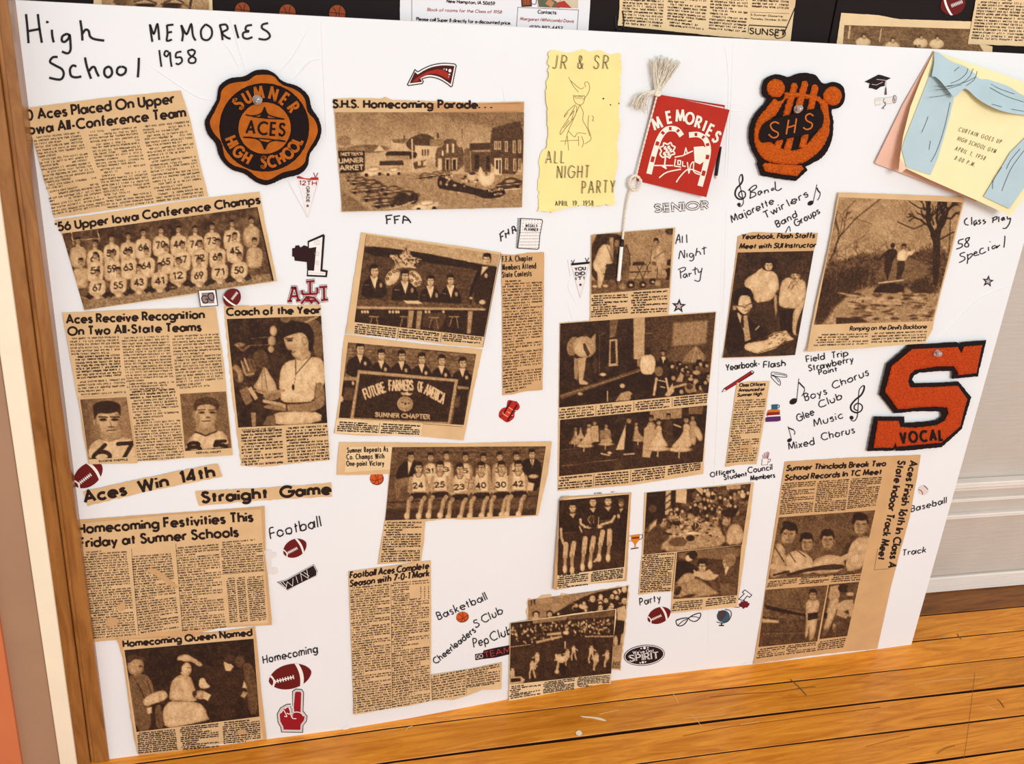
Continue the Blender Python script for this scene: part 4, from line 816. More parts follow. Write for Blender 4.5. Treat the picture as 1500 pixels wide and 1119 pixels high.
c.rule([(522, 905), (508, 1010)], .5); c.rule([(915, 945), (902, 1035)], .5); c.rule([(1455, 222), (1290, 1080)], .5)
fr = (480, 490, 6.52)
c = Clip('photo_clipping', 'clipping of six officers behind a Future Farmers of America banner', 'clipping', fr, [(165, 0), (500, 40), (900, 90), (1480, 140), (1400, 500), (1300, 1012), (900, 975), (600, 965), (300, 965), (62, 945), (110, 600), (140, 150)], .0009, [((62, 945), (1300, 1012), 16, .002)])
P = c.pic([(195, 74), (1420, 186), (1300, 864), (106, 795)], .4); P.n(60, .08)
for k in range(8): P.l([(190, 90 + k * 32), (1420, 190 + k * 34)], 4, .22, .6)
P.n(24, .07, (190, 70, 1420, 420), 2.5)
for x, y, r, bw in ((312, 138, 52, 140), (513, 195, 46, 115), (708, 205, 47, 118), (900, 230, 46, 115), (1090, 248, 46, 110), (1290, 272, 46, 110)):
    P.p([(x - bw, y + 270), (x - bw * .95, y + 120), (x - bw * .4, y + 65), (x + bw * .3, y + 60), (x + bw * .8, y + 125), (x + bw, y + 250)], .09)
    P.p([(x - 34, y + 50), (x + 30, y + 52), (x - 2, y + 140)], .8).l([(x + 34, y + 46), (x + 2, y + 150)], 10, .13).face(x, y, r, .72, .06, .25, glass=(x in (708,))); P.e(x + bw * .34, y + 138, 15, 20, .66)
P.p([(155, 400), (300, 410), (290, 440), (150, 430)], .55).p([(140, 440), (290, 440), (230, 800), (106, 795)], .12).e(242, 465, 12, 20, .75).p([(170, 500), (250, 510), (240, 630), (150, 620)], .3).e(130, 615, 20, 30, .8).p([(1240, 490), (1350, 500), (1345, 522), (1240, 520)], .55).p([(1235, 525), (1345, 530), (1300, 864), (1190, 855)], .1).p([(1220, 590), (1270, 590), (1250, 700), (1210, 690)], .3)
P.p([(290, 338), (1248, 428), (1168, 858), (215, 800)], .62).p([(308, 372), (1212, 452), (1148, 838), (248, 795)], .13).n(14, .035, (250, 400, 1150, 830))
words = [('FUTURE', 330, 560, 550, 490), ('FARMERS', 580, 528, 820, 528), ('OF', 850, 545, 912, 552), ('AMERICA', 925, 560, 1130, 655)]
P.t('FUTURE', (362, 615), (552, 545), 92, 15, .82, up=(-.32, -1), gap=.2, shear=0); P.t('FARMERS', (590, 532), (815, 530), 92, 15, .82, gap=.2, up=(-.05, -1)); P.t('OF', (862, 540), (905, 552), 92, 13, .82, gap=.2, up=(.02, -1)); P.t('AMERICA', (922, 560), (1100, 660), 92, 15, .82, gap=.2, up=(.3, -1))
P.e(740, 662, 76, 72, .68).e(740, 662, 64, 60, .6).e(712, 648, 10, 10, .3).e(742, 660, 12, 14, .2).e(775, 655, 7, 7, .2).p([(690, 550), (740, 556), (760, 540), (775, 562), (820, 558), (780, 585), (745, 578), (710, 580)], .8)
P.t('SUMNER CHAPTER', (455, 782), (972, 806), 38, 9, .82); c.put(P)
c.layer([(80, 808), (905, 852), (890, 975), (68, 942)], 'paper_l', .00022)
c.body([([(100, 825), (485, 848), (478, 940), (92, 925)], 5), ([(515, 845), (890, 865), (880, 960), (508, 945)], 5)], wd=.9, up=.0007, material='inksb'); c.rule([(498, 845), (485, 940)], .5, .0007); c.rule([(905, 852), (1290, 882)], .5)
# FFA column
fr = (400, 360, 3)
c = Clip('news_clipping', 'tall narrow column headed F.F.A. Chapter Members Attend State Contests', 'clipping', fr, [(1003, 36), (1060, 40), (1120, 30), (1192, 28), (1190, 300), (1184, 634), (1100, 640), (1060, 652), (1008, 657), (1006, 300)], .0009, [((1192, 28), (1184, 634), 8, .0015)], 'paper_d')
c.head([('F.F.A. Chapter', (1009, 71), (1140, 65), 8), ('Members Attend', (1009, 107), (1155, 99), 8), ('State Contests', (1009, 139), (1135, 132), 8)], 1.35, narrow=.55)
c.body([([(1010, 150), (1185, 142), (1180, 628), (1012, 650)], 41)], wd=.62)
# basketball team
fr = (490, 640, 4.545)
c = Clip('photo_clipping', 'clipping headed Sumner Repeats As Co. Champs with numbered basketball team', 'clipping', fr, [(32, 34), (400, 36), (860, 42), (1160, 34), (1448, 30), (1420, 250), (1355, 525), (1150, 540), (900, 550), (740, 545), (605, 562), (595, 700), (575, 835), (430, 838), (288, 848), (310, 700), (336, 560), (352, 400), (363, 246), (200, 252), (15, 253), (20, 150)], .0012, [((1448, 30), (1355, 525), 12, .003), ((338, 555), (1355, 525), 8, .001)])
c.layer([(80, 66), (382, 64), (366, 216), (66, 236)], 'paper_l')
c.head([('Sumner Repeats As', (86, 105), (355, 96), 7.2), ('Co. Champs With', (82, 149), (330, 143), 7.2), ('One-point Victory', (81, 193), (328, 190), 7.2)], 1.3, narrow=.55, up=.0007)
c.body([([(338, 562), (582, 562), (568, 826), (310, 836)], 17)], wd=.75, material='inksb')
P = c.pic([(385, 68), (1405, 62), (1337, 520), (338, 556)], .35)
for k in range(10): P.l([(380, 80 + k * 26), (1400, 74 + k * 26)], 3, .2, .6)
P.n(22, .07, None, 2.2).p([(360, 200), (640, 160), (1380, 170), (1370, 400), (350, 420)], .3, .5, 40).p([(345, 430), (1360, 385), (1350, 415), (345, 460)], .2).p([(345, 440), (1350, 400), (1340, 530), (338, 560)], .32).n(30, .07, (330, 430, 1360, 560), 3).p([(338, 480), (1340, 480), (1340, 522), (338, 558)], .14, .8, 20)
for x, y, t in ((640, 135, '31'), (745, 125, '3'), (872, 135, '5'), (992, 140, ''), (1100, 130, '31'), (1212, 130, '4')):
    P.p([(x - 55, y + 180), (x - 50, y + 60), (x - 20, y + 38), (x + 20, y + 38), (x + 48, y + 60), (x + 52, y + 180)], .56).p([(x - 30, y + 180), (x - 32, y + 60), (x - 16, y + 42), (x + 18, y + 42), (x + 32, y + 62), (x + 30, y + 180)], .78)
    if t: P.t(t, (x - 26, y + 105), (x + 16, y + 104), 28, 7, .1)
    P.face(x, y, 27, .66, .08, .3)
P.p([(400, 280), (430, 190), (480, 155), (560, 160), (560, 260), (470, 290)], .07).p([(488, 160), (520, 160), (492, 252)], .84).face(508, 135, 30, .68, .08, .4).p([(1250, 160), (1290, 140), (1370, 150), (1380, 230), (1355, 360), (1300, 360), (1280, 250), (1250, 230)], .07).p([(1300, 148), (1330, 148), (1318, 210)], .86).l([(1314, 150), (1316, 200)], 6, .1).face(1315, 115, 28, .7, .08, .2).e(1325, 262, 34, 14, .66)
P.p([(395, 290), (440, 275), (520, 265), (540, 310), (440, 330), (430, 400), (410, 410)], .45)
for x, y, t, sp in ((560, 205, '24', 0), (703, 200, '25', 0), (835, 215, '23', 0), (978, 205, '40', 0), (1112, 200, '30', 0), (1225, 195, '42', 0)):
    P.l([(x - 48, y + 70), (x - 62, y + 150), (x - 30, y + 185)], 26, .6).l([(x + 46, y + 70), (x + 60, y + 150), (x + 36, y + 180)], 26, .6)
    P.p([(x - 50, y + 170), (x + 52, y + 165), (x + 60, y + 215), (x, y + 200), (x - 64, y + 218)], .08)
    for k, (kx, fx) in enumerate(((-66, -74), (22, 4))):
        P.l([(x + kx + 18, y + 200), (x + kx, y + 225), (x + fx, y + 320)], 27, .58).l([(x + kx, y + 215), (x + fx, y + 300)], 8, .7)
        P.e(x + fx - 4, y + 322, 19, 24, .76)
    P.p([(x - 40, y + 48), (x - 18, y + 34), (x + 20, y + 34), (x + 40, y + 48), (x + 48, y + 150), (x + 40, y + 160), (x - 36, y + 162), (x - 44, y + 150)], .82).l([(x - 24, y + 36), (x - 12, y + 62), (x + 10, y + 62), (x + 24, y + 36)], 5, .2).e(x, y + 42, 16, 14, .62)
    P.t(t, (x - 34, y + 136), (x + 28, y + 132), 33, 8.5, .06); P.face(x, y, 33, .72, .07, .15, glass=(x == 978))
P.e(897, 315, 34, 34, .66).l([(870, 300), (925, 310)], 4, .35).l([(840, 372), (970, 350)], 16, .6).l([(895, 280), (890, 348)], 4, .4).p([(1290, 300), (1330, 310), (1320, 360), (1285, 355)], .78); c.put(P); c.rule([(1405, 62), (1337, 520)], .8)
# torn yellow programme
fr = (450, 0, 3)
tp = [(1060, 228), (1075, 222), (1150, 232), (1210, 216), (1250, 226), (1290, 222), (1330, 238), (1378, 236), (1380, 300), (1376, 420), (1368, 480), (1372, 560), (1362, 640), (1366, 700), (1352, 790), (1352, 894), (1290, 905), (1200, 902), (1130, 915), (1080, 932), (1018, 930), (1018, 860), (1014, 790), (1024, 760), (1018, 690), (1030, 668), (1054, 648), (1060, 560), (1048, 400), (1060, 330)]
c = Clip('programme', 'torn yellow programme reading JR & SR ALL NIGHT PARTY', 'programme', fr, tp, .0012, [((1060, 228), (1054, 648), 8, .002), ((1378, 236), (1352, 894), 8, .002), ((1018, 930), (1352, 894), 10, .0025)], jag=.9, group='paper keepsakes glued to the white board', paper='torn_paper', step=4)
c.paper.data.materials[0] = mat('faded_yellow_paper', (244, 224, 150), .85, .05, 22, .3, 120)
def outl(c, items, wd, name, up=.0004, col=(92, 76, 44), gap=.2, sp=.5, off=1.5, **kw):
    for t, a, b, cap in items:
        a, b = Z(c.fr, [a, b]); L = text_px(t, a, b, cap, gap=gap, space=sp, narrow=.42, **kw) + text_px(t, a + [off, .3], b + [off, .3], cap * .96, gap=gap, space=sp, narrow=.42, **kw)
        ink(name, L, wd, c.up(up), C3(col), c.o)
outl(c, [('JR', (1075, 300), (1134, 303), 20), ('&', (1185, 302), (1208, 302), 20), ('SR', (1256, 302), (1318, 303), 20), ('ALL', (1046, 717), (1126, 715), 18), ('NIGHT', (1096, 782), (1234, 780), 18), ('PARTY', (1205, 850), (1348, 845), 18)], .7, 'lettering', shear=.08)
outl(c, [('APRIL 19, 1958', (1090, 904), (1256, 902), 7)], .55, 'date_lettering', off=.6)
fq = (780, 60, 4.304)
K = [spl(q, 5) for q in ([(228, 228), (245, 262), (262, 290), (290, 322)], [(240, 250), (300, 300), (325, 292)], [(335, 290), (330, 262), (352, 262), (360, 300), (345, 340), (320, 370)], [(258, 340), (265, 380), (290, 402), (318, 395), (330, 350), (300, 345), (262, 350)], [(270, 400), (215, 450), (200, 480), (225, 450)], [(272, 405), (225, 490), (180, 560), (178, 590), (215, 540), (270, 470), (280, 410)], [(300, 405), (320, 450), (318, 500), (345, 550), (362, 600)], [(300, 400), (260, 490), (225, 570), (205, 655)], [(225, 565), (265, 605), (285, 580), (340, 585)], [(355, 470), (350, 540), (368, 600), (365, 625), (330, 650)], [(175, 632), (290, 625)], [(290, 600), (292, 660)], [(220, 600), (228, 690)], [(310, 600), (322, 640), (312, 670)], [(375, 470), (385, 485), (378, 500), (388, 505)], [(262, 345), (320, 352)], [(268, 358), (318, 362)], [(240, 470), (262, 440), (246, 500)], [(200, 560), (240, 510)], [(195, 548), (232, 500)])]
ink('party_girl_drawing', [Z(fq, q) for q in K], .75, c.up(.0002), C3((132, 110, 66)), c.o)
for q in ([(445, 358), (455, 362), (448, 370), (440, 364)], [(492, 398), (498, 402), (492, 408), (487, 403)], [(545, 388), (550, 394), (545, 400), (541, 394)]): sheet('spot', [Z(fq, q)], c.up(.0002), M['ink'], c.o, grid=5, thick=0)
# football aces season
fr = (400, 720, 2.804)
c = Clip('news_clipping', 'L shaped clipping headed Football Aces Complete Season with 7-0-1 Mark', 'clipping', fr, [(310, 328), (480, 305), (648, 283), (650, 500), (648, 752), (800, 730), (940, 700), (938, 812), (860, 815), (800, 838), (740, 856), (680, 856), (640, 862), (560, 880), (460, 895), (332, 918), (320, 600)], .0011, [((332, 918), (938, 812), 14, .0035), ((310, 328), (332, 918), 8, .001)])
c.head([('Football Aces Complete', (316, 356), (638, 316), 8.6), ('Season with 7-0-1 Mark', (316, 390), (640, 347), 8.6)], 2.0, shear=.25)
c.body([([(318, 392), (478, 376), (488, 890), (332, 912)], 54), ([(487, 445), (642, 432), (645, 862), (490, 888)], 45), ([(652, 756), (790, 728), (790, 835), (655, 856)], 10), ([(796, 730), (932, 702), (934, 780), (798, 800)], 8)], wd=.6)
c.body([([(487, 372), (640, 358), (642, 378), (487, 390)], 2), ([(490, 392), (560, 386), (562, 440), (490, 446)], 6)], wd=.6, name='score_table')
for x in (606, 622, 638): c.body([([(x, 378), (x + 6, 377), (x + 6, 440), (x, 441)], 7)], wd=.6, name='score_table', para=0)
c.head([('5-Sumner Gazette', (795, 806), (908, 790), 2.6)], .7, 'small_heading'); c.rule([(484, 380), (490, 890)], .45); c.rule([(648, 752), (655, 858)], .45); c.rule([(792, 730), (794, 830)], .4)
# all night party photo
fr = (850, 325, 7.46)
c = Clip('photo_clipping', 'small bowling scene clipping under the hanging white pencil', 'clipping', fr, [(118, 150), (150, 135), (600, 95), (800, 80), (1042, 60), (1020, 300), (965, 1012), (600, 1040), (108, 1082), (112, 600)], .0012, [((1042, 60), (965, 1012), 8, .001)])
P = c.pic([(124, 142), (1015, 70), (975, 722), (120, 790)], .56); P.n(70, .05).p([(124, 140), (360, 120), (470, 160), (480, 300), (440, 640), (120, 700)], .16, .95).n(50, .08, (120, 130, 440, 400)).e(985, 100, 60, 40, .25)
P.p([(120, 640), (980, 610), (975, 725), (120, 792)], .36).n(30, .05, (120, 620, 980, 790), 3)
P.p([(220, 260), (300, 230), (360, 260), (370, 420), (330, 470), (280, 500), (270, 560), (230, 720), (188, 720), (190, 560), (150, 520), (135, 470), (160, 400)], .74).e(275, 205, 52, 42, .1).e(320, 225, 26, 34, .3).p([(320, 170), (365, 170), (360, 440), (330, 440)], .55).l([(290, 260), (360, 440)], 7, .15).l([(350, 180), (355, 240)], 8, .7)
P.p([(380, 210), (440, 200), (430, 300), (400, 360), (365, 300)], .3).e(405, 235, 30, 40, .5).p([(470, 240), (520, 280), (548, 380), (545, 520), (525, 660), (450, 660), (440, 420)], .38).n(20, .05, (440, 240, 550, 660)).l([(500, 250), (540, 350), (545, 470)], 9, .12).p([(365, 290), (400, 340), (390, 460), (355, 470)], .2)
for x, y in ((340, 470), (635, 450)):
    P.p([(x - 70, y + 26), (x - 55, y - 10), (x + 60, y - 16), (x + 80, y + 20)], .14)
    P.l([(x - 90, y + 100), (x + 90, y + 92)], 9, .12).l([(x + 45, y + 20), (x - 50, y + 200)], 8, .14).l([(x - 20, y + 20), (x + 60, y + 190)], 8, .14).l([(x + 85, y + 10), (x + 110, y + 110)], 7, .15)
P.l([(550, 550), (780, 540)], 9, .14).l([(900, 520), (985, 515)], 7, .14).l([(760, 440), (680, 620)], 7, .18)
P.p([(780, 290), (830, 250), (900, 270), (935, 360), (950, 470), (900, 500), (880, 620), (840, 620), (840, 500), (790, 620), (770, 480), (765, 380)], .62).n(26, .04, (760, 250, 950, 620)).face(828, 222, 36, .64, .07, -.3).l([(780, 300), (765, 460)], 7, .2).l([(905, 330), (800, 400)], 8, .3).p([(780, 430), (830, 440), (828, 480), (785, 470)], .35).l([(845, 490), (840, 610)], 7, .2)
P.p([(950, 420), (990, 405), (985, 480), (945, 470)], .08).p([(925, 530), (960, 500), (985, 500), (980, 620), (930, 650), (950, 560)], .08)
for x, y, r, t in ((550, 685, 44, .08), (684, 683, 38, .1), (790, 650, 36, .1), (850, 672, 40, .55), (462, 705, 38, .5)): P.e(x, y, r, r, t).e(x + 4, y + 6, r * .42, r * .3, .8 if t < .3 else .62)
P.e(160, 705, 24, 12, .8).e(275, 700, 26, 14, .78); c.put(P)
c.body([([(128, 800), (522, 785), (522, 1020), (122, 1045)], 10), ([(562, 765), (958, 742), (952, 985), (558, 1005)], 9)], wd=.85, material='inksb')
# stage and dance
fr = (810, 455, 4.224)
c = Clip('photo_clipping', 'tall clipping with stage act photo above a dancing couples photo', 'clipping', fr, [(42, 75), (500, 38), (1012, 5), (985, 300), (955, 560), (930, 1010), (480, 1080), (30, 1116), (35, 600)], .0010, [((1012, 5), (930, 1010), 8, .0015)])
P = c.pic([(45, 80), (1006, 10), (960, 510), (38, 600)], .12); P.n(60, .05).n(18, .04)
P.p([(498, 45), (570, 40), (565, 300), (500, 300)], .66).p([(570, 38), (615, 36), (612, 290), (568, 290)], .22).l([(575, 140), (618, 140)], 8, .4).p([(612, 30), (1000, 12), (975, 400), (700, 330), (615, 300)], .26).n(8, .06, (612, 20, 1000, 330), 2.6).p([(745, 75), (960, 60), (945, 205), (735, 220)], .56, .9, 16)
P.p([(700, 280), (730, 230), (870, 215), (950, 270), (940, 320), (820, 330), (700, 300)], .34).p([(795, 310), (870, 225), (890, 215), (945, 285), (930, 320), (840, 320)], .5).l([(885, 225), (860, 320)], 3, .7).l([(885, 225), (910, 310)], 3, .7)
P.p([(352, 55), (405, 52), (385, 160), (352, 170)], .4).p([(350, 180), (398, 175), (402, 340), (345, 345)], .66).p([(358, 190), (385, 186), (390, 325), (356, 330)], .14).l([(290, 150), (285, 400)], 6, .3).l([(283, 155), (320, 140)], 5, .35).e(262, 340, 14, 60, .22)
P.e(125, 220, 38, 60, .5, 15).e(195, 225, 72, 66, .66, 20).e(185, 235, 55, 50, .7).p([(245, 160), (265, 140), (262, 200), (250, 230), (225, 190)], .6).p([(185, 205), (200, 200), (230, 270), (215, 285), (190, 240)], .22).p([(130, 290), (160, 300), (165, 330), (152, 430), (132, 420)], .55).p([(155, 295), (205, 290), (200, 340), (186, 430), (160, 440)], .68).p([(160, 432), (190, 430), (220, 448), (210, 458), (165, 456)], .7)
P.p([(40, 520), (530, 360), (550, 370), (60, 560)], .34).p([(60, 545), (545, 375), (545, 500), (40, 598)], .07).l([(45, 530), (540, 372)], 4, .55).e(170, 515, 18, 10, .6).e(310, 395, 20, 10, .75).e(430, 465, 16, 14, .7).l([(337, 500), (338, 560)], 7, .7)
P.p([(535, 330), (545, 290), (580, 270), (620, 275), (638, 320), (625, 395), (550, 400)], .8).e(588, 250, 20, 24, .12).p([(545, 395), (625, 395), (610, 500), (545, 490)], .06).p([(520, 300), (540, 295), (535, 350), (520, 340)], .5)
P.p([(658, 290), (710, 290), (715, 330), (660, 335)], .07).p([(672, 285), (692, 285), (682, 325)], .85).face(682, 262, 14, .66, .08, 0).e(686, 296, 12, 10, .8)
for x, y, r in ((730, 340, 22), (780, 330, 18), (795, 360, 24), (820, 345, 15), (735, 410, 26), (885, 350, 22), (905, 325, 22), (945, 335, 20), (870, 430, 34), (905, 470, 26), (785, 495, 26), (955, 400, 20), (935, 440, 22), (850, 400, 16), (830, 375, 14)): P.e(x, y, r, r * 1.05, .06).e(x + r * .4, y + r * .3, r * .5, r * .6, .6).e(x + r * .2, y + r * 1.5, r * 1.1, r * .7, random.choice([.6, .12, .3]))
P.p([(610, 500), (620, 420), (660, 395), (710, 420), (720, 500), (700, 528), (630, 530)], .1).l([(640, 420), (625, 520)], 14, .75).e(655, 375, 26, 30, .45).l([(650, 430), (700, 440)], 6, .8).l([(665, 470), (690, 475)], 6, .8).l([(700, 420), (720, 520)], 12, .75).p([(690, 525), (740, 450), (750, 500), (720, 530)], .72).l([(745, 475), (820, 455)], 14, .66).p([(760, 440), (790, 380), (810, 400), (800, 440)], .6)
P.p([(385, 560), (420, 510), (470, 495), (500, 520), (470, 555)], .62).e(480, 480, 24, 20, .1).e(505, 530, 24, 20, .12).e(845, 480, 30, 30, .5).e(845, 470, 20, 18, .2); c.put(P)
P = c.pic([(44, 676), (955, 586), (926, 935), (38, 1025)], .12); P.n(60, .05).n(16, .035).p([(598, 620), (800, 600), (795, 665), (600, 680)], .55).p([(840, 600), (930, 590), (925, 640), (840, 640)], .4)
P.p([(40, 870), (935, 760), (926, 935), (38, 1025)], .18, .9, 20).l([(60, 960), (400, 920)], 3, .5).l([(60, 860), (250, 840)], 3, .45).p([(370, 930), (440, 920), (430, 985), (380, 990)], .35, .6, 30)
def gown(x, y, s_, lit=.74, lean=0): # dancer in full skirt
    P.p([(x - 14 * s_, y), (x + 14 * s_, y), (x + 12 * s_, y + 40 * s_), (x + (50 + lean) * s_, y + 105 * s_), (x - (50 - lean) * s_, y + 108 * s_), (x - 12 * s_, y + 40 * s_)], lit).e(x + lean * s_, y + 106 * s_, 50 * s_, 11 * s_, lit).l([(x + lean * s_ - 5, y + 110 * s_), (x + lean * s_ - 8, y + 140 * s_)], 6 * s_, .66).face(x, y - 16 * s_, 13 * s_, .66, .08)
    for k in (-20, 0, 22): P.l([(x, y + 45 * s_), (x + (lean + k) * s_, y + 108 * s_)], 3, lit * .8, .6)
def suit(x, y, s_, col=.1, lit=.62):
    P.p([(x - 22 * s_, y), (x + 22 * s_, y), (x + 24 * s_, y + 62 * s_), (x + 18 * s_, y + 150 * s_), (x + 2, y + 150 * s_), (x - 20 * s_, y + 145 * s_), (x - 24 * s_, y + 60 * s_)], col).face(x, y - 18 * s_, 15 * s_, .6, .08)
gown(140, 740, .75, .6); gown(172, 735, .5, .7); suit(258, 712, 1.0, .1); P.p([(235, 715), (280, 710), (285, 810), (232, 815)], .66); gown(222, 725, 1.05, .68, -22); gown(330, 725, .95, .66, 0); P.p([(290, 740), (355, 735), (360, 790), (290, 800)], .5)
suit(470, 700, 1.3, .06); P.l([(460, 710), (400, 748)], 10, .1).p([(450, 705), (448, 770), (440, 860), (390, 862), (420, 780)], .76); gown(515, 712, .85, .6, 20)
suit(608, 690, 1.2, .55); P.p([(565, 730), (610, 690), (640, 760), (600, 910), (552, 905)], .66); suit(715, 675, 1.1, .22); gown(655, 712, 1.35, .74, 0); P.l([(650, 745), (600, 740)], 12, .66)
suit(865, 680, 1, .6); gown(825, 700, 1.5, .72, -25); P.l([(790, 720), (750, 705)], 10, .66).e(900, 760, 20, 50, .7, -20)
P.l([(300, 885), (350, 895)], 9, .7).l([(440, 890), (500, 885)], 9, .75).e(350, 880, 14, 8, .8); c.put(P)
c.body([([(40, 605), (255, 585), (255, 650), (40, 672)], 4), ([(278, 582), (488, 562), (486, 625), (278, 648)], 4), ([(512, 560), (725, 540), (722, 600), (512, 618)], 4), ([(750, 535), (958, 515), (955, 570), (750, 592)], 4), ([(38, 1030), (245, 1010), (243, 1090), (34, 1108)], 5), ([(265, 1008), (470, 990), (468, 1068), (262, 1085)], 5), ([(493, 985), (698, 960), (694, 1035), (490, 1060)], 5), ([(715, 958), (918, 935), (914, 985), (712, 1020)], 4)], wd=.85, material='inksb')
for a, b in (((266, 585), (266, 650)), ((500, 560), (500, 620)), ((738, 540), (738, 595)), ((254, 1010), (250, 1085)), ((482, 985), (479, 1062))): c.rule([a, b], .5)
# yearbook
fr = (1050, 335, 5.7375)
c = Clip('photo_clipping', 'clipping headed Yearbook, Flash Staffs Meet with SUI Instructor', 'clipping', fr, [(180, 62), (300, 28), (560, 36), (700, 40), (852, 35), (840, 110), (812, 190), (740, 620), (700, 800), (658, 1062), (400, 1078), (50, 1088), (100, 700), (150, 320)], .0012, [((852, 35), (658, 1062), 12, .003), ((50, 1088), (658, 1062), 9, .003)], 'paper_d')
c.head([('Yearbook, Flash Staffs', (208, 86), (818, 75), 6.8), ('Meet with SUI Instructor', (190, 167), (828, 155), 6.8)], 1.7, shear=.28)
P = c.pic([(176, 200), (815, 186), (658, 1062), (52, 1083)], .17); P.n(60, .045).n(20, .035)
P.p([(225, 480), (240, 420), (330, 370), (360, 335), (470, 355), (510, 390), (528, 500), (500, 530), (470, 590), (400, 625), (320, 620), (300, 520)], .74).p([(320, 625), (465, 600), (500, 790), (460, 830), (380, 700), (330, 640)], .2).p([(485, 540), (505, 560), (505, 700), (495, 740), (480, 600)], .62).n(26, .03, (225, 330, 530, 625))
P.e(435, 300, 60, 56, .08).face(435, 310, 44, .76, .07, .2).e(390, 270, 24, 30, .08).e(480, 270, 28, 26, .08).e(435, 255, 46, 26, .08).l([(418, 350), (455, 352)], 5, .2).l([(340, 365), (380, 335)], 9, .8)
P.p([(535, 480), (560, 420), (640, 400), (740, 430), (755, 520), (735, 600), (690, 660), (640, 672), (530, 660), (518, 600)], .7).n(20, .05, (518, 400, 755, 670)).p([(648, 670), (700, 640), (735, 560), (745, 620), (680, 760), (660, 880), (685, 900), (640, 890), (630, 800)], .68)
P.face(660, 395, 50, .7, .16, 0).e(690, 320, 75, 62, .2).n(9, .1, (600, 250, 770, 400)).e(640, 330, 40, 50, .2).l([(600, 405), (710, 428)], 7, .06).e(632, 420, 22, 14, .66).e(680, 430, 20, 14, .66).l([(615, 410), (655, 425)], 5, .06).l([(625, 450), (600, 500)], 5, .12).l([(630, 450), (650, 470), (628, 510)], 5, .12).e(655, 460, 30, 16, .62)
P.p([(520, 680), (640, 678), (630, 880), (540, 860)], .07)
P.p([(150, 560), (200, 540), (290, 560), (292, 650), (270, 700), (230, 722), (190, 700), (160, 640)], .72).p([(125, 600), (150, 520), (220, 488), (280, 500), (308, 570), (300, 640), (288, 600), (270, 560), (200, 560), (185, 600), (180, 650), (160, 640)], .04).e(150, 665, 16, 22, .6).l([(170, 645), (230, 655), (300, 620)], 7, .06).e(232, 650, 24, 14, .6).l([(215, 655), (240, 665)], 5, .08).e(290, 650, 8, 14, .7).l([(240, 690), (270, 686)], 5, .2).n(6, .03, (120, 480, 310, 720))
P.p([(100, 700), (170, 680), (240, 730), (330, 800), (440, 860), (430, 900), (260, 960), (230, 1020), (60, 1080)], .08).p([(165, 690), (215, 740), (260, 740), (250, 850), (280, 930), (240, 950), (225, 850), (190, 780)], .8).p([(205, 735), (222, 735), (240, 800), (225, 840), (198, 800)], .12).p([(225, 730), (255, 730), (285, 930), (235, 948)], .62).l([(325, 850), (355, 820)], 6, .85)
P.p([(225, 1010), (240, 965), (330, 950), (430, 935), (440, 890), (520, 860), (600, 870), (610, 900), (660, 930), (540, 990), (360, 1050), (300, 1040)], .76).p([(500, 1000), (560, 950), (660, 930), (655, 975), (540, 1010)], .16).l([(350, 1040), (520, 985), (655, 930)], 5, .3)
for k in range(26): P.e(random.uniform(430, 600), random.uniform(880, 970), random.uniform(5, 14), random.uniform(3, 7), random.choice([.15, .3, .45]), -20)
P.l([(440, 905), (520, 870), (580, 880)], 7, .3).e(575, 868, 20, 12, .75); c.put(P)
# devil's backbone
fr = (1180, 275, 4.475)
c = Clip('photo_clipping', 'large outdoor clipping titled Romping on the Devil\'s Backbone', 'clipping', fr, [(218, 30), (600, 42), (1035, 60), (1040, 90), (985, 310), (945, 480), (900, 640), (840, 880), (832, 930), (780, 1020), (600, 1032), (400, 1050), (10, 1076), (60, 800), (150, 400)], .0016, [((218, 30), (10, 1076), 10, .004), ((1040, 90), (840, 880), 9, .003), ((10, 1076), (780, 1020), 12, .005)])
P = c.pic([(222, 62), (1030, 96), (832, 874), (56, 898)], .58); P.n(80, .05).n(30, .04).e(560, 280, 200, 160, .6, 0, .5, 120)
P.p([(140, 470), (200, 490), (330, 440), (420, 430), (520, 430), (700, 420), (830, 400), (950, 420), (900, 640), (860, 690), (700, 690), (440, 650), (300, 700), (200, 760), (60, 800)], .26, .95, 26).n(12, .12, (60, 380, 960, 900)).p([(60, 800), (110, 560), (400, 520), (400, 600), (200, 760), (120, 898), (56, 898)], .16, .9, 30)
P.p([(470, 520), (620, 430), (760, 470), (830, 560), (700, 620), (480, 620)], .44, .8, 30)
P.p([(300, 700), (450, 640), (860, 690), (840, 874), (150, 890), (220, 780)], .56, .9, 25)
for k in range(110): P.e(random.uniform(240, 850), random.uniform(680, 870), random.uniform(8, 40), random.uniform(3, 9), random.choice([.2, .25, .35, .7, .72]), random.uniform(-8, 8), .85)
P.p([(440, 680), (480, 640), (560, 620), (650, 640), (640, 690), (460, 690)], .12).p([(680, 660), (720, 600), (780, 590), (840, 650), (850, 690), (700, 690)], .2).l([(480, 625), (640, 605)], 8, .75).p([(200, 850), (350, 850), (420, 880), (200, 895)], .2)
def tree(x, y, a, L_, wd, d, tone):
    if d == 0 or wd < 1.2: return
    x2 = x + L_ * math.cos(a); y2 = y + L_ * math.sin(a); mx_ = (x + x2) / 2 + random.gauss(0, L_ * .08); my_ = (y + y2) / 2 + random.gauss(0, L_ * .08)
    P.l([(x, y), (mx_, my_), (x2, y2)], wd, tone, .9)
    for k in range(2 if random.random() < .7 else 3): tree(x2, y2, a + random.uniform(-.75, .75), L_ * random.uniform(.62, .85), wd * .66, d - 1, tone)
for k in range(9): tree(random.uniform(150, 420), random.uniform(440, 520), random.uniform(-2, -1), random.uniform(30, 55), 4, 5, .3)
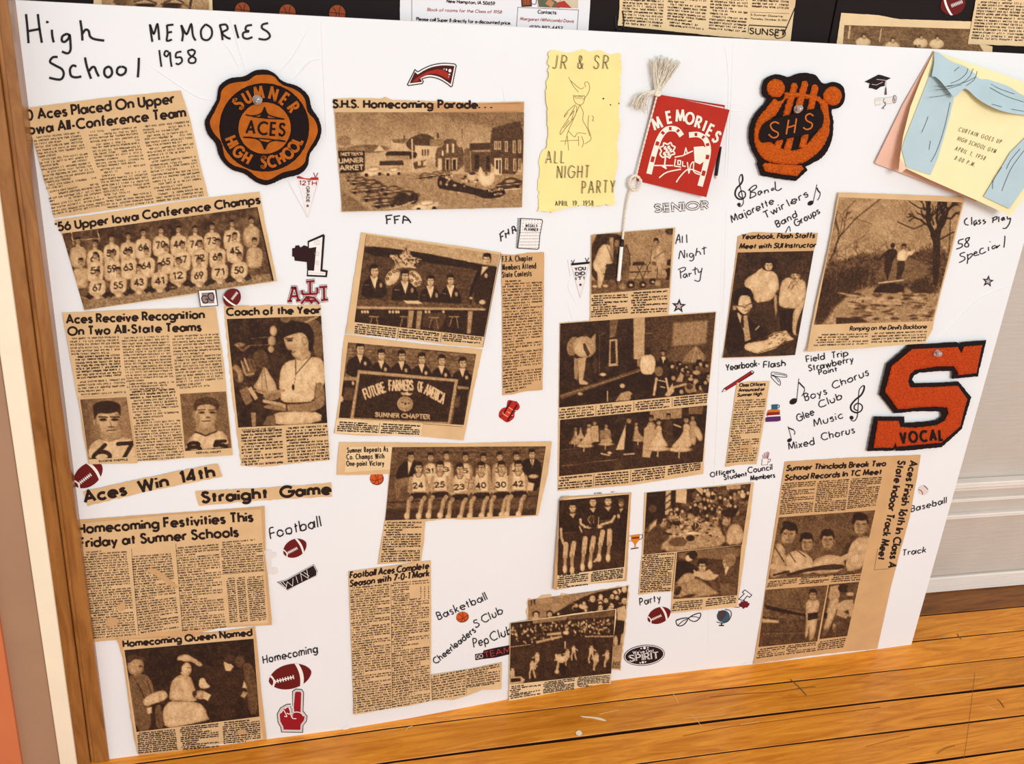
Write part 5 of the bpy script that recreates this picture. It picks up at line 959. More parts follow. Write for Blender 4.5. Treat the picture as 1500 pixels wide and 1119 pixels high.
tree(190, 420, -1.3, 90, 9, 6, .2); P.l([(160, 480), (225, 320), (330, 200), (500, 66)], 7, .18).l([(225, 320), (180, 170)], 4, .2).l([(225, 310), (250, 160), (330, 80)], 4, .22).l([(330, 200), (440, 240), (380, 320), (280, 380)], 3, .35)
tree(860, 420, -1.8, 110, 34, 6, .1); tree(850, 400, -1.35, 120, 30, 6, .1); tree(840, 240, -1.9, 70, 13, 6, .12); P.p([(835, 640), (832, 400), (845, 300), (880, 300), (885, 400), (870, 640)], .12).l([(850, 320), (800, 210), (810, 90)], 24, .1).l([(870, 320), (905, 190), (870, 70)], 20, .1).l([(905, 200), (960, 110), (1000, 80)], 11, .12).l([(800, 230), (710, 270), (605, 225)], 8, .15).l([(805, 150), (740, 130), (680, 90)], 8, .14).l([(880, 340), (970, 290)], 10, .14).l([(940, 430), (950, 200)], 6, .18)
for k in range(14): tree(random.uniform(440, 830), random.uniform(420, 480), -1.5 + random.uniform(-.5, .5), 30, 3, 5, .3)
for k in range(12):
    x, y = random.uniform(120, 260), random.uniform(540, 760); P.l(spl([(x, y), (x + 30, y - 60), (x + 45, y + 10), (x + 20, y + 60)], 5), 2, .6, .35)
P.e(572, 378, 15, 18, .14).p([(530, 410), (560, 398), (598, 405), (600, 440), (575, 470), (560, 540), (535, 620), (525, 560), (512, 550), (520, 480), (525, 440), (490, 470), (485, 462)], .13).face(645, 392, 20, .55, .1).p([(612, 415), (640, 402), (672, 420), (720, 400), (705, 440), (670, 445), (660, 480), (600, 478), (600, 440)], .82).p([(598, 478), (658, 480), (640, 560), (615, 606), (590, 600), (602, 540)], .16).l([(690, 450), (740, 480)], 5, .15); c.put(P)
c.head([("Romping on the Devil's Backbone", (290, 936), (792, 922), 6)], 1.2, shear=.3, gap=.2)
c.body([([(95, 955), (412, 950), (412, 1028), (50, 1040)], 5), ([(440, 945), (798, 932), (790, 1008), (432, 1020)], 4)], wd=.6)
# relay runners
fr = (805, 700, 6.585)
c = Clip('photo_clipping', 'clipping of three boys in shorts holding a trophy with a man in suit', 'clipping', fr, [(95, 215), (128, 180), (400, 165), (790, 140), (770, 500), (745, 995), (400, 1020), (70, 1080), (40, 1080), (62, 700)], .0014, [((128, 180), (40, 1080), 9, .006)], 'paper_d')
c.layer([(98, 215), (200, 190), (772, 152), (745, 600), (722, 975), (400, 1015), (72, 1075), (78, 600)], 'paper_l', .0004)
P = c.pic([(95, 218), (768, 158), (720, 860), (76, 940)], .13); P.n(60, .05).n(14, .03); P.p([(76, 780), (722, 700), (720, 860), (76, 940)], .2, .8, 30)
for x, y, yb in ((222, 285, 640), (418, 230, 585), (565, 220, 520)):
    P.p([(x - 125 + (60 if x > 300 else 0), y + 190), (x - 110 + (50 if x > 300 else 0), y + 95), (x - 40, y + 60), (x + 30, y + 55), (x + 75, y + 95), (x + 62, yb - 80), (x - 80, yb - 80)], .1)
    P.p([(x - 34, y + 62), (x + 30, y + 56), (x + 4, y + 105)], .68)
    P.p([(x - 92, yb - 110), (x + 55, yb - 120), (x + 66, yb - 30), (x + 10, yb - 20), (x - 20, yb - 20), (x - 90, yb + 4)], .16).l([(x - 90, yb - 105), (x + 50, yb - 118)], 4, .5)
    P.face(x, y, 44, .76, .07, .2)
for a in ([(158, 640), (150, 760), (148, 850)], [(235, 630), (215, 750), (218, 860)], [(345, 585), (330, 720), (318, 830)], [(425, 580), (405, 700), (392, 810)], [(512, 520), (490, 640), (478, 740)], [(580, 510), (575, 640), (565, 740)]):
    P.l(a[:2], 46, .7, 1).l(a[1:], 30, .6).e(a[2][0], a[2][1] + 30, 22, 42, .8).l([(a[1][0] + 4, a[1][1] - 20), (a[1][0] + 6, a[1][1] + 20)], 6, .5)
P.p([(418, 810), (470, 750), (492, 760), (470, 800), (430, 815)], .78).l([(110, 490), (115, 580), (138, 640)], 24, .7).l([(298, 400), (300, 440), (350, 475)], 22, .72).l([(290, 470), (310, 520)], 16, .66).e(380, 475, 24, 16, .74).e(480, 470, 34, 18, .74).l([(500, 450), (600, 420), (628, 370)], 22, .72)
P.e(412, 410, 46, 52, .2).l(spl([(395, 365), (372, 400), (395, 440)]), 6, .7).p([(385, 455), (455, 455), (470, 475), (375, 475)], .1).l([(420, 365), (425, 440)], 4, .6).l([(475, 380), (470, 460)], 8, .62)
P.face(692, 245, 34, .6, .3, -.2, glass=True); P.p([(635, 330), (670, 290), (730, 290), (765, 330), (740, 600), (640, 600)], .09).p([(675, 300), (712, 292), (685, 335)], .7).e(665, 370, 14, 22, .66); c.put(P, .0006)
c.body([([(80, 935), (378, 895), (372, 1035), (78, 1068)], 7), ([(405, 905), (716, 868), (708, 965), (402, 1005)], 6)], wd=.85, up=.0007, material='inksb')
c.body([([(400, 145), (680, 125), (680, 137), (400, 160)], 1)], up=.0001, name='cut_off_type', keep=.5)
# banquet
fr = (925, 700, 5.326)
c = Clip('photo_clipping', 'stepped clipping of a crowded banquet above two people at a table', 'clipping', fr, [(104, 115), (500, 78), (955, 32), (930, 280), (890, 560), (826, 1006), (560, 1030), (310, 1056), (318, 886), (180, 895), (55, 912), (66, 750), (85, 560)], .0011, [((955, 32), (826, 1006), 8, .002), ((310, 1056), (826, 1006), 8, .002)])
P = c.pic([(120, 115), (932, 45), (862, 520), (92, 598)], .3); P.n(50, .09).n(18, .1)
P.p([(120, 115), (268, 100), (262, 290), (200, 300), (108, 400)], .08).e(165, 240, 32, 30, .3).p([(270, 98), (310, 95), (300, 280), (262, 290)], .74)
for y in (130, 180, 230): P.l([(268, y + 20), (306, y - 10)], 12, .3)
P.p([(348, 85), (432, 80), (428, 200), (342, 190)], .78).p([(310, 95), (348, 90), (342, 230), (306, 240)], .1).p([(432, 82), (500, 76), (520, 180), (430, 200)], .16).p([(490, 75), (540, 72), (640, 180), (610, 200)], .72).l([(500, 90), (615, 195)], 5, .12).e(500, 140, 28, 36, .3)
P.p([(740, 55), (850, 48), (850, 84), (742, 92)], .66); P.n(10, .08, (480, 50, 930, 260)); crowd(P, 26, 480, 90, 910, 250, 20)
P.p([(250, 440), (300, 380), (420, 300), (600, 330), (720, 420), (740, 525), (480, 560), (230, 585)], .62, .95, 20).n(12, .08, (240, 300, 740, 580))
crowd(P, 34, 300, 200, 700, 320, 20)
for k in range(80): P.e(random.uniform(290, 690), random.uniform(300, 470), random.uniform(5, 18), random.uniform(3, 8), random.choice([.12, .2, .8, .85, .4]), random.uniform(-15, 10))
P.e(505, 262, 28, 40, .14).e(500, 378, 34, 34, .2).l(spl([(470, 370), (500, 340), (532, 372), (500, 412)], 5), 5, .8).l([(500, 345), (500, 410)], 4, .75).e(480, 432, 56, 13, .84).e(460, 470, 34, 24, .12).e(360, 500, 70, 36, .34)
P.p([(100, 520), (110, 470), (170, 390), (220, 370), (250, 400), (280, 430), (300, 440), (290, 480), (220, 520)], .28).face(240, 340, 48, .6, .12, .8).e(215, 320, 30, 42, .12).p([(130, 420), (150, 370), (200, 320), (190, 370)], .72).l([(250, 430), (310, 440)], 16, .12)
P.p([(735, 520), (740, 430), (770, 370), (820, 350), (860, 390), (878, 430), (860, 520)], .66).face(745, 320, 52, .64, .12, -.6).e(760, 275, 60, 34, .1).e(700, 330, 14, 50, .3, 20).l([(690, 330), (720, 440)], 20, .2).p([(100, 520), (230, 530), (210, 585), (92, 598)], .3); c.put(P)
P = c.pic([(357, 578), (858, 524), (824, 915), (326, 945)], .26); P.n(60, .06).n(16, .04).p([(357, 578), (858, 524), (848, 620), (700, 640), (540, 620), (380, 640)], .42)
P.p([(345, 640), (440, 650), (520, 700), (500, 740), (420, 780), (390, 840), (335, 830)], .08).p([(420, 600), (440, 580), (500, 570), (515, 600), (490, 640), (440, 650), (420, 630)], .14).e(450, 625, 30, 26, .78).e(480, 600, 34, 34, .1).face(552, 690, 42, .72, .1, .2, glass=True)
P.p([(490, 750), (500, 720), (600, 740), (660, 760), (650, 800), (560, 800)], .7).p([(560, 740), (610, 710), (640, 750), (620, 800)], .72).l([(490, 755), (600, 765), (670, 765)], 26, .72).l([(500, 745), (490, 725)], 14, .74).p([(650, 790), (690, 750), (760, 700), (840, 690), (848, 780), (820, 915), (700, 910), (700, 830)], .3).n(12, .04, (650, 690, 850, 915)).face(750, 660, 48, .66, .5, -.6).e(770, 640, 42, 50, .5).p([(728, 720), (745, 690), (760, 700), (735, 760)], .85).p([(690, 830), (760, 820), (810, 860), (815, 915), (700, 915)], .4)
P.p([(330, 850), (400, 810), (520, 780), (640, 870), (700, 910), (326, 945)], .6, .95, 14).p([(335, 830), (380, 780), (420, 740), (480, 740), (500, 790), (430, 830)], .62).e(360, 880, 26, 40, .2, 30).e(450, 920, 50, 12, .2, -10).p([(600, 810), (640, 790), (680, 860), (640, 860)], .34).n(10, .05, (330, 800, 700, 940)); c.put(P, .00016)
c.body([([(88, 600), (335, 582), (306, 882), (68, 896)], 20), ([(330, 965), (560, 945), (552, 1020), (318, 1040)], 5), ([(585, 940), (820, 915), (814, 975), (580, 1005)], 4)], wd=.75, material='inksb')
c.rule([(345, 585), (318, 885)], .6); c.rule([(92, 598), (862, 520)], .5, material='inks')
# pep club, behind and in front
fr = (730, 850, 6.05)
c = Clip('photo_clipping', 'crowd photograph clipping partly covered by the basketball game clipping', 'clipping', fr, [(258, 166), (345, 162), (385, 140), (470, 125), (480, 150), (485, 168), (520, 172), (545, 150), (562, 118), (600, 122), (750, 120), (900, 80), (1000, 70), (1155, 42), (1158, 90), (1128, 420), (1110, 600), (1080, 800), (1000, 790), (800, 780), (300, 720), (250, 340)], .0008, [((1155, 42), (1080, 800), 7, .001)], jag=.8)
P = c.pic([(266, 176), (1150, 52), (1078, 785), (262, 700)], .56, 1.4); P.n(60, .05); P.l([(268, 175), (266, 225)], 8, .1).l([(292, 170), (292, 222)], 12, .1).l([(320, 160), (322, 210)], 12, .1)
P.p([(1150, 50), (800, 120), (600, 230), (480, 300), (400, 350), (400, 700), (1100, 700)], .14)
for k in range(30):
    x = random.uniform(520, 1130); y = 320 - (x - 500) * .3 - random.uniform(-30, 120) + 60; r = 13 + (x - 500) * .03
    P.e(x, y + r * 1.9, r * 1.5, r * 1.2, random.choice([.1, .1, .7, .8])).e(x, y - r * .2, r * 1.15, r * 1.1, .08).e(x, y + 3, r * .8, r, .78)
for x, y, r in ((335, 305, 26), (455, 300, 24), (835, 160, 30), (905, 240, 24), (1010, 140, 22), (1000, 225, 28), (955, 175, 22), (1118, 180, 30), (1052, 150, 20), (760, 205, 20), (690, 220, 18)): P.e(x, y - 5, r * 1.25, r * 1.2, .1).e(x, y + r * 1.7, r * 1.7, r, random.choice([.12, .75])).e(x, y + 4, r * .85, r, .78).e(x - r * .3, y, r * .15, r * .1, .2).e(x + r * .3, y, r * .15, r * .1, .2).l([(x - r * .25, y + r * .55), (x + r * .25, y + r * .55)], 3, .3)
P.p([(1050, 250), (1125, 220), (1130, 360), (1055, 350)], .74).p([(1040, 360), (1120, 360), (1110, 480), (1060, 600), (1010, 560)], .12).p([(1090, 480), (1120, 460), (1110, 560), (1080, 560)], .7).e(1040, 540, 20, 50, .7).p([(1010, 590), (1110, 560), (1100, 720), (1000, 720)], .62); c.put(P)
c.body([([(1005, 725), (1080, 725), (1075, 785), (1000, 780)], 4)])
c = Clip('photo_clipping', 'basketball game clipping hanging past the bottom edge of the white board', 'clipping', fr, [(104, 378), (400, 335), (700, 290), (1045, 253), (1045, 330), (1022, 500), (1010, 700), (992, 966), (940, 966), (880, 948), (800, 955), (720, 955), (500, 995), (300, 1035), (92, 1070), (98, 700)], .0024, [((1045, 253), (992, 966), 10, .004), ((92, 1070), (992, 966), 12, .002)], 'paper_l')
P = c.pic([(110, 380), (1036, 260), (1000, 825), (100, 925)], .17); P.n(60, .04).n(14, .03); P.p([(110, 380), (1036, 260), (1020, 490), (560, 510), (110, 600)], .14)
for k in range(330):
    x = random.uniform(112, 1030); tp_ = 400 - (x - 110) * .07; y = random.uniform(tp_, tp_ + 160 if x < 560 else tp_ + 140); P.e(x, y, random.uniform(4, 11), random.uniform(5, 13), random.choice([.08, .1, .12, .6, .75, .8, .4]))
P.p([(300, 350), (620, 305), (600, 350), (310, 385)], .5).p([(610, 310), (1030, 262), (1028, 320), (620, 350)], .36).p([(330, 540), (560, 488), (565, 506), (340, 560)], .66).p([(430, 470), (560, 455), (555, 480), (430, 492)], .7)
for k in range(26): P.e(770 + k * 10, 497 + random.uniform(-3, 3), 4, 5, .85)
for k in range(16): P.e(115 + k * 11, 590 - k * 1.5, 4, 4, .75)
P.l(spl([(300, 905), (320, 810), (390, 750), (400, 770)], 6), 4, .06).l([(395, 740), (400, 880)], 4, .06).l(spl([(600, 720), (700, 705), (790, 740), (800, 810)], 6), 5, .05).l(spl([(480, 820), (500, 785), (600, 780), (640, 810), (600, 850), (520, 860), (480, 830)], 5), 5, .05).l([(690, 700), (730, 820)], 4, .06)
for x, y, s_ in ((345, 640, 1.15), (300, 715, 1.2), (545, 655, 1.3), (615, 610, 1.1), (668, 580, 1.), (825, 580, 1.2), (870, 645, 1.2), (965, 620, 1.15), (125, 780, 1.2)):
    d = random.choice([-1, 1])
    P.e(x, y, 11 * s_, 14 * s_, .72).e(x, y - 7 * s_, 11 * s_, 7 * s_, .12).p([(x - 18 * s_, y + 14 * s_), (x + 14 * s_, y + 12 * s_), (x + 16 * s_, y + 62 * s_), (x - 16 * s_, y + 64 * s_)], .76)
    P.l([(x + 12 * s_, y + 24 * s_), (x + 34 * s_ * d, y + 40 * s_)], 9 * s_, .72).l([(x - 10 * s_, y + 60 * s_), (x - 20 * s_, y + 95 * s_), (x - 16 * s_, y + 125 * s_)], 12 * s_, .7).l([(x + 8 * s_, y + 60 * s_), (x + 14 * s_ * d, y + 92 * s_), (x + 22 * s_ * d, y + 120 * s_)], 12 * s_, .68)
P.e(600, 465, 28, 18, .8).e(590, 500, 24, 20, .1).l([(592, 545), (592, 600)], 12, .8).p([(540, 720), (590, 710), (595, 820), (565, 850), (538, 800)], .06).p([(500, 640), (560, 680), (610, 650), (590, 730), (540, 735), (505, 700)], .8).e(520, 810, 20, 18, .75).p([(105, 860), (200, 850), (235, 880), (220, 910), (110, 925)], .72).p([(110, 870), (195, 865), (200, 895), (110, 905)], .08); c.put(P)
c.body([([(105, 935), (378, 905), (376, 1010), (98, 1055)], 7), ([(402, 900), (680, 862), (672, 965), (400, 1005)], 7), ([(705, 860), (990, 835), (985, 940), (700, 945)], 7)], wd=.8, material='inksb')
# track
fr = (1100, 665, 3.608)
c = Clip('photo_clipping', 'tall brown clipping headed Sumner Thinclads Break Two School Records In TC Meet', 'clipping', fr, [(180, 40), (500, 20), (898, 4), (880, 110), (840, 330), (740, 700), (668, 1030), (500, 1045), (300, 1068), (12, 1110), (60, 830), (120, 420)], .0009, [((668, 1030), (12, 1110), 8, .001)], 'paper_d')
c.head([('Sumner Thinclads Break Two', (188, 88), (710, 62), 7.4), ('School Records In TC Meet', (180, 139), (688, 106), 7.4)], 1.9, shear=.28)
c.head([('Aces Finish 16th In Class A', (843, 36), (726, 598), 10, dict(up=(1, .12)))], 2.2); c.head([('State Indoor Track Meet', (780, 36), (672, 556), 10, dict(up=(1, .12)))], 2.2)
c.body([([(168, 152), (345, 140), (325, 308), (152, 322)], 17), ([(355, 142), (520, 130), (500, 298), (335, 308)], 17), ([(530, 128), (695, 118), (660, 275), (508, 292)], 16), ([(95, 672), (245, 655), (240, 690), (85, 705)], 4), ([(260, 652), (418, 640), (410, 678), (255, 690)], 4), ([(430, 638), (582, 622), (578, 668), (425, 678)], 4), ([(42, 1028), (182, 1010), (178, 1062), (28, 1082)], 5), ([(192, 1010), (345, 992), (342, 1042), (188, 1060)], 5), ([(360, 990), (505, 968), (490, 1022), (352, 1040)], 5)], wd=.6)
P = c.pic([(148, 335), (657, 297), (582, 632), (92, 662)], .34); P.n(50, .04).n(12, .03).p([(490, 500), (540, 430), (560, 560), (480, 600)], .16, .8, 20)
P.p([(105, 600), (120, 500), (150, 460), (190, 520), (180, 600), (150, 650), (95, 655)], .6).p([(180, 560), (200, 520), (250, 505), (300, 530), (330, 560), (330, 620), (200, 640)], .68).p([(330, 560), (370, 540), (420, 530), (490, 545), (500, 620), (320, 640)], .66).p([(500, 590), (510, 520), (545, 450), (610, 430), (640, 450), (600, 600), (510, 625)], .66).n(20, .04, (100, 430, 650, 650))
P.l([(120, 480), (175, 570)], 8, .3).l([(205, 525), (235, 570)], 5, .25).l([(245, 510), (290, 545)], 5, .2).l([(110, 595), (300, 620), (440, 575), (530, 530)], 26, .7).l([(120, 640), (200, 620)], 10, .15).p([(180, 640), (260, 610), (420, 580), (500, 585), (490, 610), (330, 615), (200, 645)], .1, .9)
for x, y, r, tl, tn in ((200, 425, 52, 28, -.2), (295, 470, 44, 8, .3), (405, 455, 46, 0, .2), (578, 375, 52, 8, .3)): P.face(x, y, r, .62, .08, tn, tilt=tl); P.e(x, y + r * .15, r * .7, r * .5, .46, tl, .35)
c.put(P)
P = c.pic([(78, 718), (406, 693), (350, 990), (40, 1020)], .36); P.n(60, .04).n(10, .03).p([(60, 860), (380, 880), (350, 990), (40, 1020)], .28).n(14, .04, (40, 870, 400, 1020)).p([(60, 870), (150, 880), (145, 892), (60, 890)], .72).n(9, .08, (60, 800, 300, 880)).p([(75, 795), (90, 800), (300, 850), (310, 860), (230, 850), (78, 822)], .08).l([(60, 950), (340, 945)], 3, .45)
P.p([(290, 780), (310, 768), (345, 765), (365, 780), (355, 840), (345, 930), (325, 985), (305, 985), (310, 900), (295, 975), (285, 975), (290, 880), (300, 840)], .68).p([(300, 842), (355, 835), (352, 870), (300, 880)], .08).face(328, 745, 26, .6, .08, 0).l([(295, 790), (295, 860)], 10, .62); c.put(P)
P = c.pic([(413, 690), (572, 675), (508, 962), (362, 978)], .28); P.n(40, .06).n(10, .04).p([(420, 700), (465, 690), (470, 750), (440, 800), (410, 760)], .62).p([(410, 780), (440, 755), (470, 770), (440, 860), (400, 960), (372, 970), (395, 880)], .66).e(490, 710, 30, 22, .12).e(530, 715, 22, 30, .3).e(525, 740, 22, 10, .66).p([(440, 800), (500, 770), (540, 780), (545, 810), (470, 840)], .66).p([(460, 820), (520, 850), (500, 870), (450, 850)], .62).p([(510, 770), (540, 770), (540, 860), (520, 860)], .64).p([(385, 840), (405, 840), (400, 870), (385, 870)], .1).e(440, 920, 10, 26, .6); P.p([(362, 930), (510, 900), (505, 962), (360, 978)], .22, .6, 20); c.put(P)
c.rule([(652, 612), (670, 500)], .4); c.rule([(652, 612), (735, 606)], .4)
fr = (750, 360, 3)
c = Clip('news_clipping', 'narrow slanted column headed Class Officers Announced at Sumner High', 'clipping', fr, [(988, 602), (1060, 596), (1133, 594), (1110, 760), (1075, 960), (1000, 962), (937, 971), (960, 800)], .0009, [((1133, 594), (1075, 960), 6, .001)])
c.head([('Class Officers', (999, 619), (1112, 614), 4.4), ('Announced at', (996, 641), (1108, 636), 4.4), ('Sumner High', (991, 663), (1097, 656), 4.4)], 1.2, shear=.25)
c.body([([(984, 675), (1118, 668), (1072, 945), (944, 955)], 27)], wd=.55)
sheet('stain', [spl(Z(fr, [(1000, 885), (1040, 868), (1060, 895), (1020, 918)]), 5, True)], c.up(.0003), stn, c.o, grid=5, thick=0)
# ---------------------------------------------------------------- stickers
gs = 'small decorative stickers on the white board'
MAROON = (104, 14, 12); BLK = (30, 14, 14); WHT = (240, 234, 228)
def decal(name, label, cat, fr, layers, group=gs, base=.0006):
    allp = [q for L in layers for q in (L[2] if L[1] == 'p' else sum([list(map(tuple, z)) for z in L[2]], []))]
    c = Z(fr, allp).mean(0); th = thing(name, label, cat, SURF([c], [0])[0], group)
    first = None
    for k, L in enumerate(layers):
        h = base + .00012 * k
        pa = first if first is not None and L[0] in ('lace', 'band', 'seam', 'spiral_binding', 'wood_grain_line', 'finger_line', 'trim_line', 'cup_band', 'continent', 'edge_highlight') else th
        if L[1] == 'p': o = sheet(L[0], [Z(fr, L[2])], h, C3(L[3]), pa, grid=0, thick=.0001 if k else .0003)
        else: o = ink(L[0], [Z(fr, q) for q in L[2]], L[4] if len(L) > 4 else .8, h, C3(L[3]), pa)
        if first is None or L[0] in ('ball', 'hand', 'bag', 'sphere', 'cup', 'number_one', 'cap_base', 'board'): first = o
    return th
def ell(cx, cy, rx, ry, rot=0, n=28, a0=0, a1=360):
    c, s = math.cos(math.radians(rot)), math.sin(math.radians(rot))
    return [(cx + rx * math.cos(t) * c - ry * math.sin(t) * s, cy + rx * math.cos(t) * s + ry * math.sin(t) * c) for t in np.radians(np.linspace(a0, a1, n + 1))][:-1 if a1 - a0 == 360 else None]
def football(cx, cy, a, b, rot, label, side=1, tip=True, surf_base=.0006):
    'pointed ball with two white bands and laces, laid at an angle'
    c, s = math.cos(math.radians(rot)), math.sin(math.radians(rot))
    tr = lambda x, y: (cx + (x * c - y * s), cy + (x * s + y * c))
    edge = lambda x: b * (1 - min(1, abs(x / a)) ** 2.1) ** .62
    xs_ = a * np.sin(np.radians(np.linspace(-90, 90, 19)))
    out = [tr(x, -edge(x)) for x in xs_] + [tr(x, edge(x)) for x in xs_[::-1][1:-1]]
    def band(x0, w_):
        ys = np.linspace(-1, 1, 9); L = []
        for k, q in ((0, ys), (w_, ys[::-1])):
            for yy in q:
                xx = x0 + k + side * a * .1 * (1 - yy * yy); L.append(tr(xx, yy * edge(x0 + k) * 1.0))
        return L
    lay_ = [('ball', 'p', out, MAROON), ('band', 'p', band(side * a * .42 - a * .08, a * .17), WHT)]
    if tip: lay_.append(('band', 'p', band(-side * a * .9, a * .07), WHT))
    lx = np.linspace(-side * a * .72, side * a * .14, 8)
    lay_.append(('lace', 'l', [[tr(lx[0], b * .1), tr(lx[-1], b * .1)]] + [[tr(x, b * -.06), tr(x, b * .26)] for x in lx], WHT, max(.7, a * .05)))
    th = decal('football_sticker', label, 'sticker', None, lay_, 'football stickers', surf_base); return th
football(129, 696, 25, 16, -38, 'football sticker on the left edge above the Aces Win strip')
football(340, 436, 14.5, 12.5, -52, 'football sticker right of the square GO sticker', -1, False, .0054)
football(432, 803, 18.5, 13, -28, 'football sticker directly under the handwritten word Football')
football(425, 991, 32, 18, -14, 'biggest football sticker, above the red foam finger', 1)
football(965.5, 901.5, 18, 11.5, -24, 'football sticker under the handwritten Party near the eyeglasses')
SURF = WB
football(1396, 6, 19, 16, -22, 'football sticker on the black board at the top right', -1, False, .001)
SURF = W
def basketball(cx, cy, rx, ry, rot, label):
    c, s = math.cos(math.radians(rot)), math.sin(math.radians(rot)); tr = lambda x, y: (cx + x * rx * c - y * ry * s, cy + x * rx * s + y * ry * c)
    return decal('basketball_sticker', label, 'sticker', None, [('rim', 'p', ell(cx, cy, rx, ry, rot), (110, 36, 14)), ('ball', 'p', ell(cx - .6, cy - .6, rx * .93, ry * .93, rot), (206, 84, 26)),
        ('seam', 'l', [[tr(*q) for q in spl([(-.5, -.85), (-.1, -.2), (-.15, .5), (-.6, .8)])], [tr(*q) for q in spl([(.2, -.97), (.15, 0), (.3, .9)])], [tr(*q) for q in spl([(-.95, .1), (-.2, .3), (.9, -.1)])]], (110, 34, 12), .9)], 'basketball stickers')
basketball(552, 701, 10.2, 9.6, 0, 'basketball sticker tucked under the One-point Victory headline')
basketball(677.5, 904, 9.3, 7.8, -15, 'basketball sticker under the handwritten word Basketball')
fr = (585, 80, 15)
def inset(P, d):
    P = np.array(P, float); n = len(P); out = []
    ar = sum(P[i][0] * P[(i + 1) % n][1] - P[(i + 1) % n][0] * P[i][1] for i in range(n)); sg = 1 if ar > 0 else -1
    for i in range(n):
        a = P[i] - P[i - 1]; b = P[(i + 1) % n] - P[i]; a /= np.hypot(*a) + 1e-9; b /= np.hypot(*b) + 1e-9
        na = np.array([-a[1], a[0]]) * sg; nb = np.array([-b[1], b[0]]) * sg; m_ = na + nb; m_ /= max(.35, (m_ @ m_) / 2) if True else 1
        out.append(tuple(P[i] + m_ * d))
    return out
ao = [(195, 690), (165, 660), (340, 315), (400, 365), (430, 355)] + list(map(tuple, spl([(520, 300), (680, 230), (860, 190), (1020, 180), (1220, 195)], 4))) + [(1262, 235), (1170, 700), (1130, 720)] + list(map(tuple, spl([(1060, 660), (900, 560), (740, 510), (620, 508), (510, 540)], 4))) + [(540, 590), (510, 645)]
ai = [(225, 630), (340, 380), (405, 435)] + list(map(tuple, spl([(520, 360), (680, 285), (860, 245), (1020, 235), (1210, 250)], 4))) + [(1130, 650)] + list(map(tuple, spl([(1060, 600), (900, 500), (740, 455), (600, 455), (460, 520)], 4))) + [(500, 598)]
am = inset(ao, 22)
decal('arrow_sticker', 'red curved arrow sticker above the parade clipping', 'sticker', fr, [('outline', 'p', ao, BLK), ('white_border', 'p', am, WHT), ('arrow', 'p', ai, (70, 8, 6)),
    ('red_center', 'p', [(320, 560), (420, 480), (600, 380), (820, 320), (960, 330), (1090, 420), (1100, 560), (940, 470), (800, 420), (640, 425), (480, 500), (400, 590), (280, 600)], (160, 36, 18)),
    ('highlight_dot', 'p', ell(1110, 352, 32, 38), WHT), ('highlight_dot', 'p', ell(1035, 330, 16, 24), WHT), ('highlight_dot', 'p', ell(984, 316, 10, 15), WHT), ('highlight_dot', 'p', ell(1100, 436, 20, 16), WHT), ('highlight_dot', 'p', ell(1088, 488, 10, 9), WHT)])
fr = (280, 410, 16.67)
decal('go_sticker', 'square sticker with GO on grey, tilted beside the team photo', 'sticker', fr, [('outline', 'p', [(165, 258), (590, 228), (618, 250), (662, 635), (225, 662)], BLK), ('white_border', 'p', [(185, 268), (582, 248), (640, 618), (240, 640)], WHT), ('grey_square', 'p', [(250, 318), (545, 300), (568, 568), (285, 580)], (142, 122, 118)),
    ('lettering', 'l', [spl([(385, 405), (330, 385), (270, 410), (262, 480), (300, 550), (360, 568), (400, 540), (405, 470), (345, 472)], 5), spl([(480, 318), (425, 345), (412, 400), (440, 460), (500, 505), (550, 480), (556, 400), (530, 330), (480, 318)], 5)], BLK, 1.5)], gs, .0054)
fr = (405, 240, 4.865)
def star(cx, cy, r, rot=0, k=.42): return [(cx + (r if i % 2 == 0 else r * k) * math.sin(math.radians(i * 36 + rot)), cy - (r if i % 2 == 0 else r * k) * math.cos(math.radians(i * 36 + rot))) for i in range(10)]
decal('pennant_sticker', 'clear pennant sticker with red 12TH GRADE lettering under the round patch', 'sticker', fr, [('pennant', 'p', [(146, 96), (300, 100), (222, 384)], (234, 228, 224)), ('banner', 'p', [(145, 90), (160, 86), (200, 102), (240, 104), (245, 96), (298, 95), (300, 116), (240, 116), (200, 110), (148, 104)], (178, 44, 36)),
    ('tie', 'l', [[(265, 62), (276, 94)], [(296, 64), (280, 94)]], (150, 40, 34), 1.1), ('star', 'p', star(222, 299, 13), (84, 20, 18)), ('pennant_edge', 'l', [[(80, 115), (222, 384), (300, 118)]], (222, 212, 208), .5)])
def stxt(par, name, items, wd, col, h=.0011, fr=None, **kw):
    for t, a, b, cap in items: a, b = Z(fr, [a, b]); ink(name, text_px(t, a, b, cap, **kw), wd, h, C3(col), par)
last = [o for o in bpy.data.objects if o.name.startswith('pennant_sticker')][-1]
stxt(last, 'lettering', [('12TH', (164, 150), (284, 152), 6)], 1.3, (160, 50, 44), fr=fr); stxt(last, 'lettering', [('GRADE', (214, 160), (214, 272), 4.2)], .9, (60, 24, 22), fr=fr, up=(1, 0))
t1 = [(220, 550), (340, 505), (342, 520), (330, 600), (328, 755), (365, 762), (360, 806), (218, 800), (222, 745), (216, 700), (130, 690), (112, 660), (115, 600), (140, 580), (165, 590), (180, 578), (222, 590)]
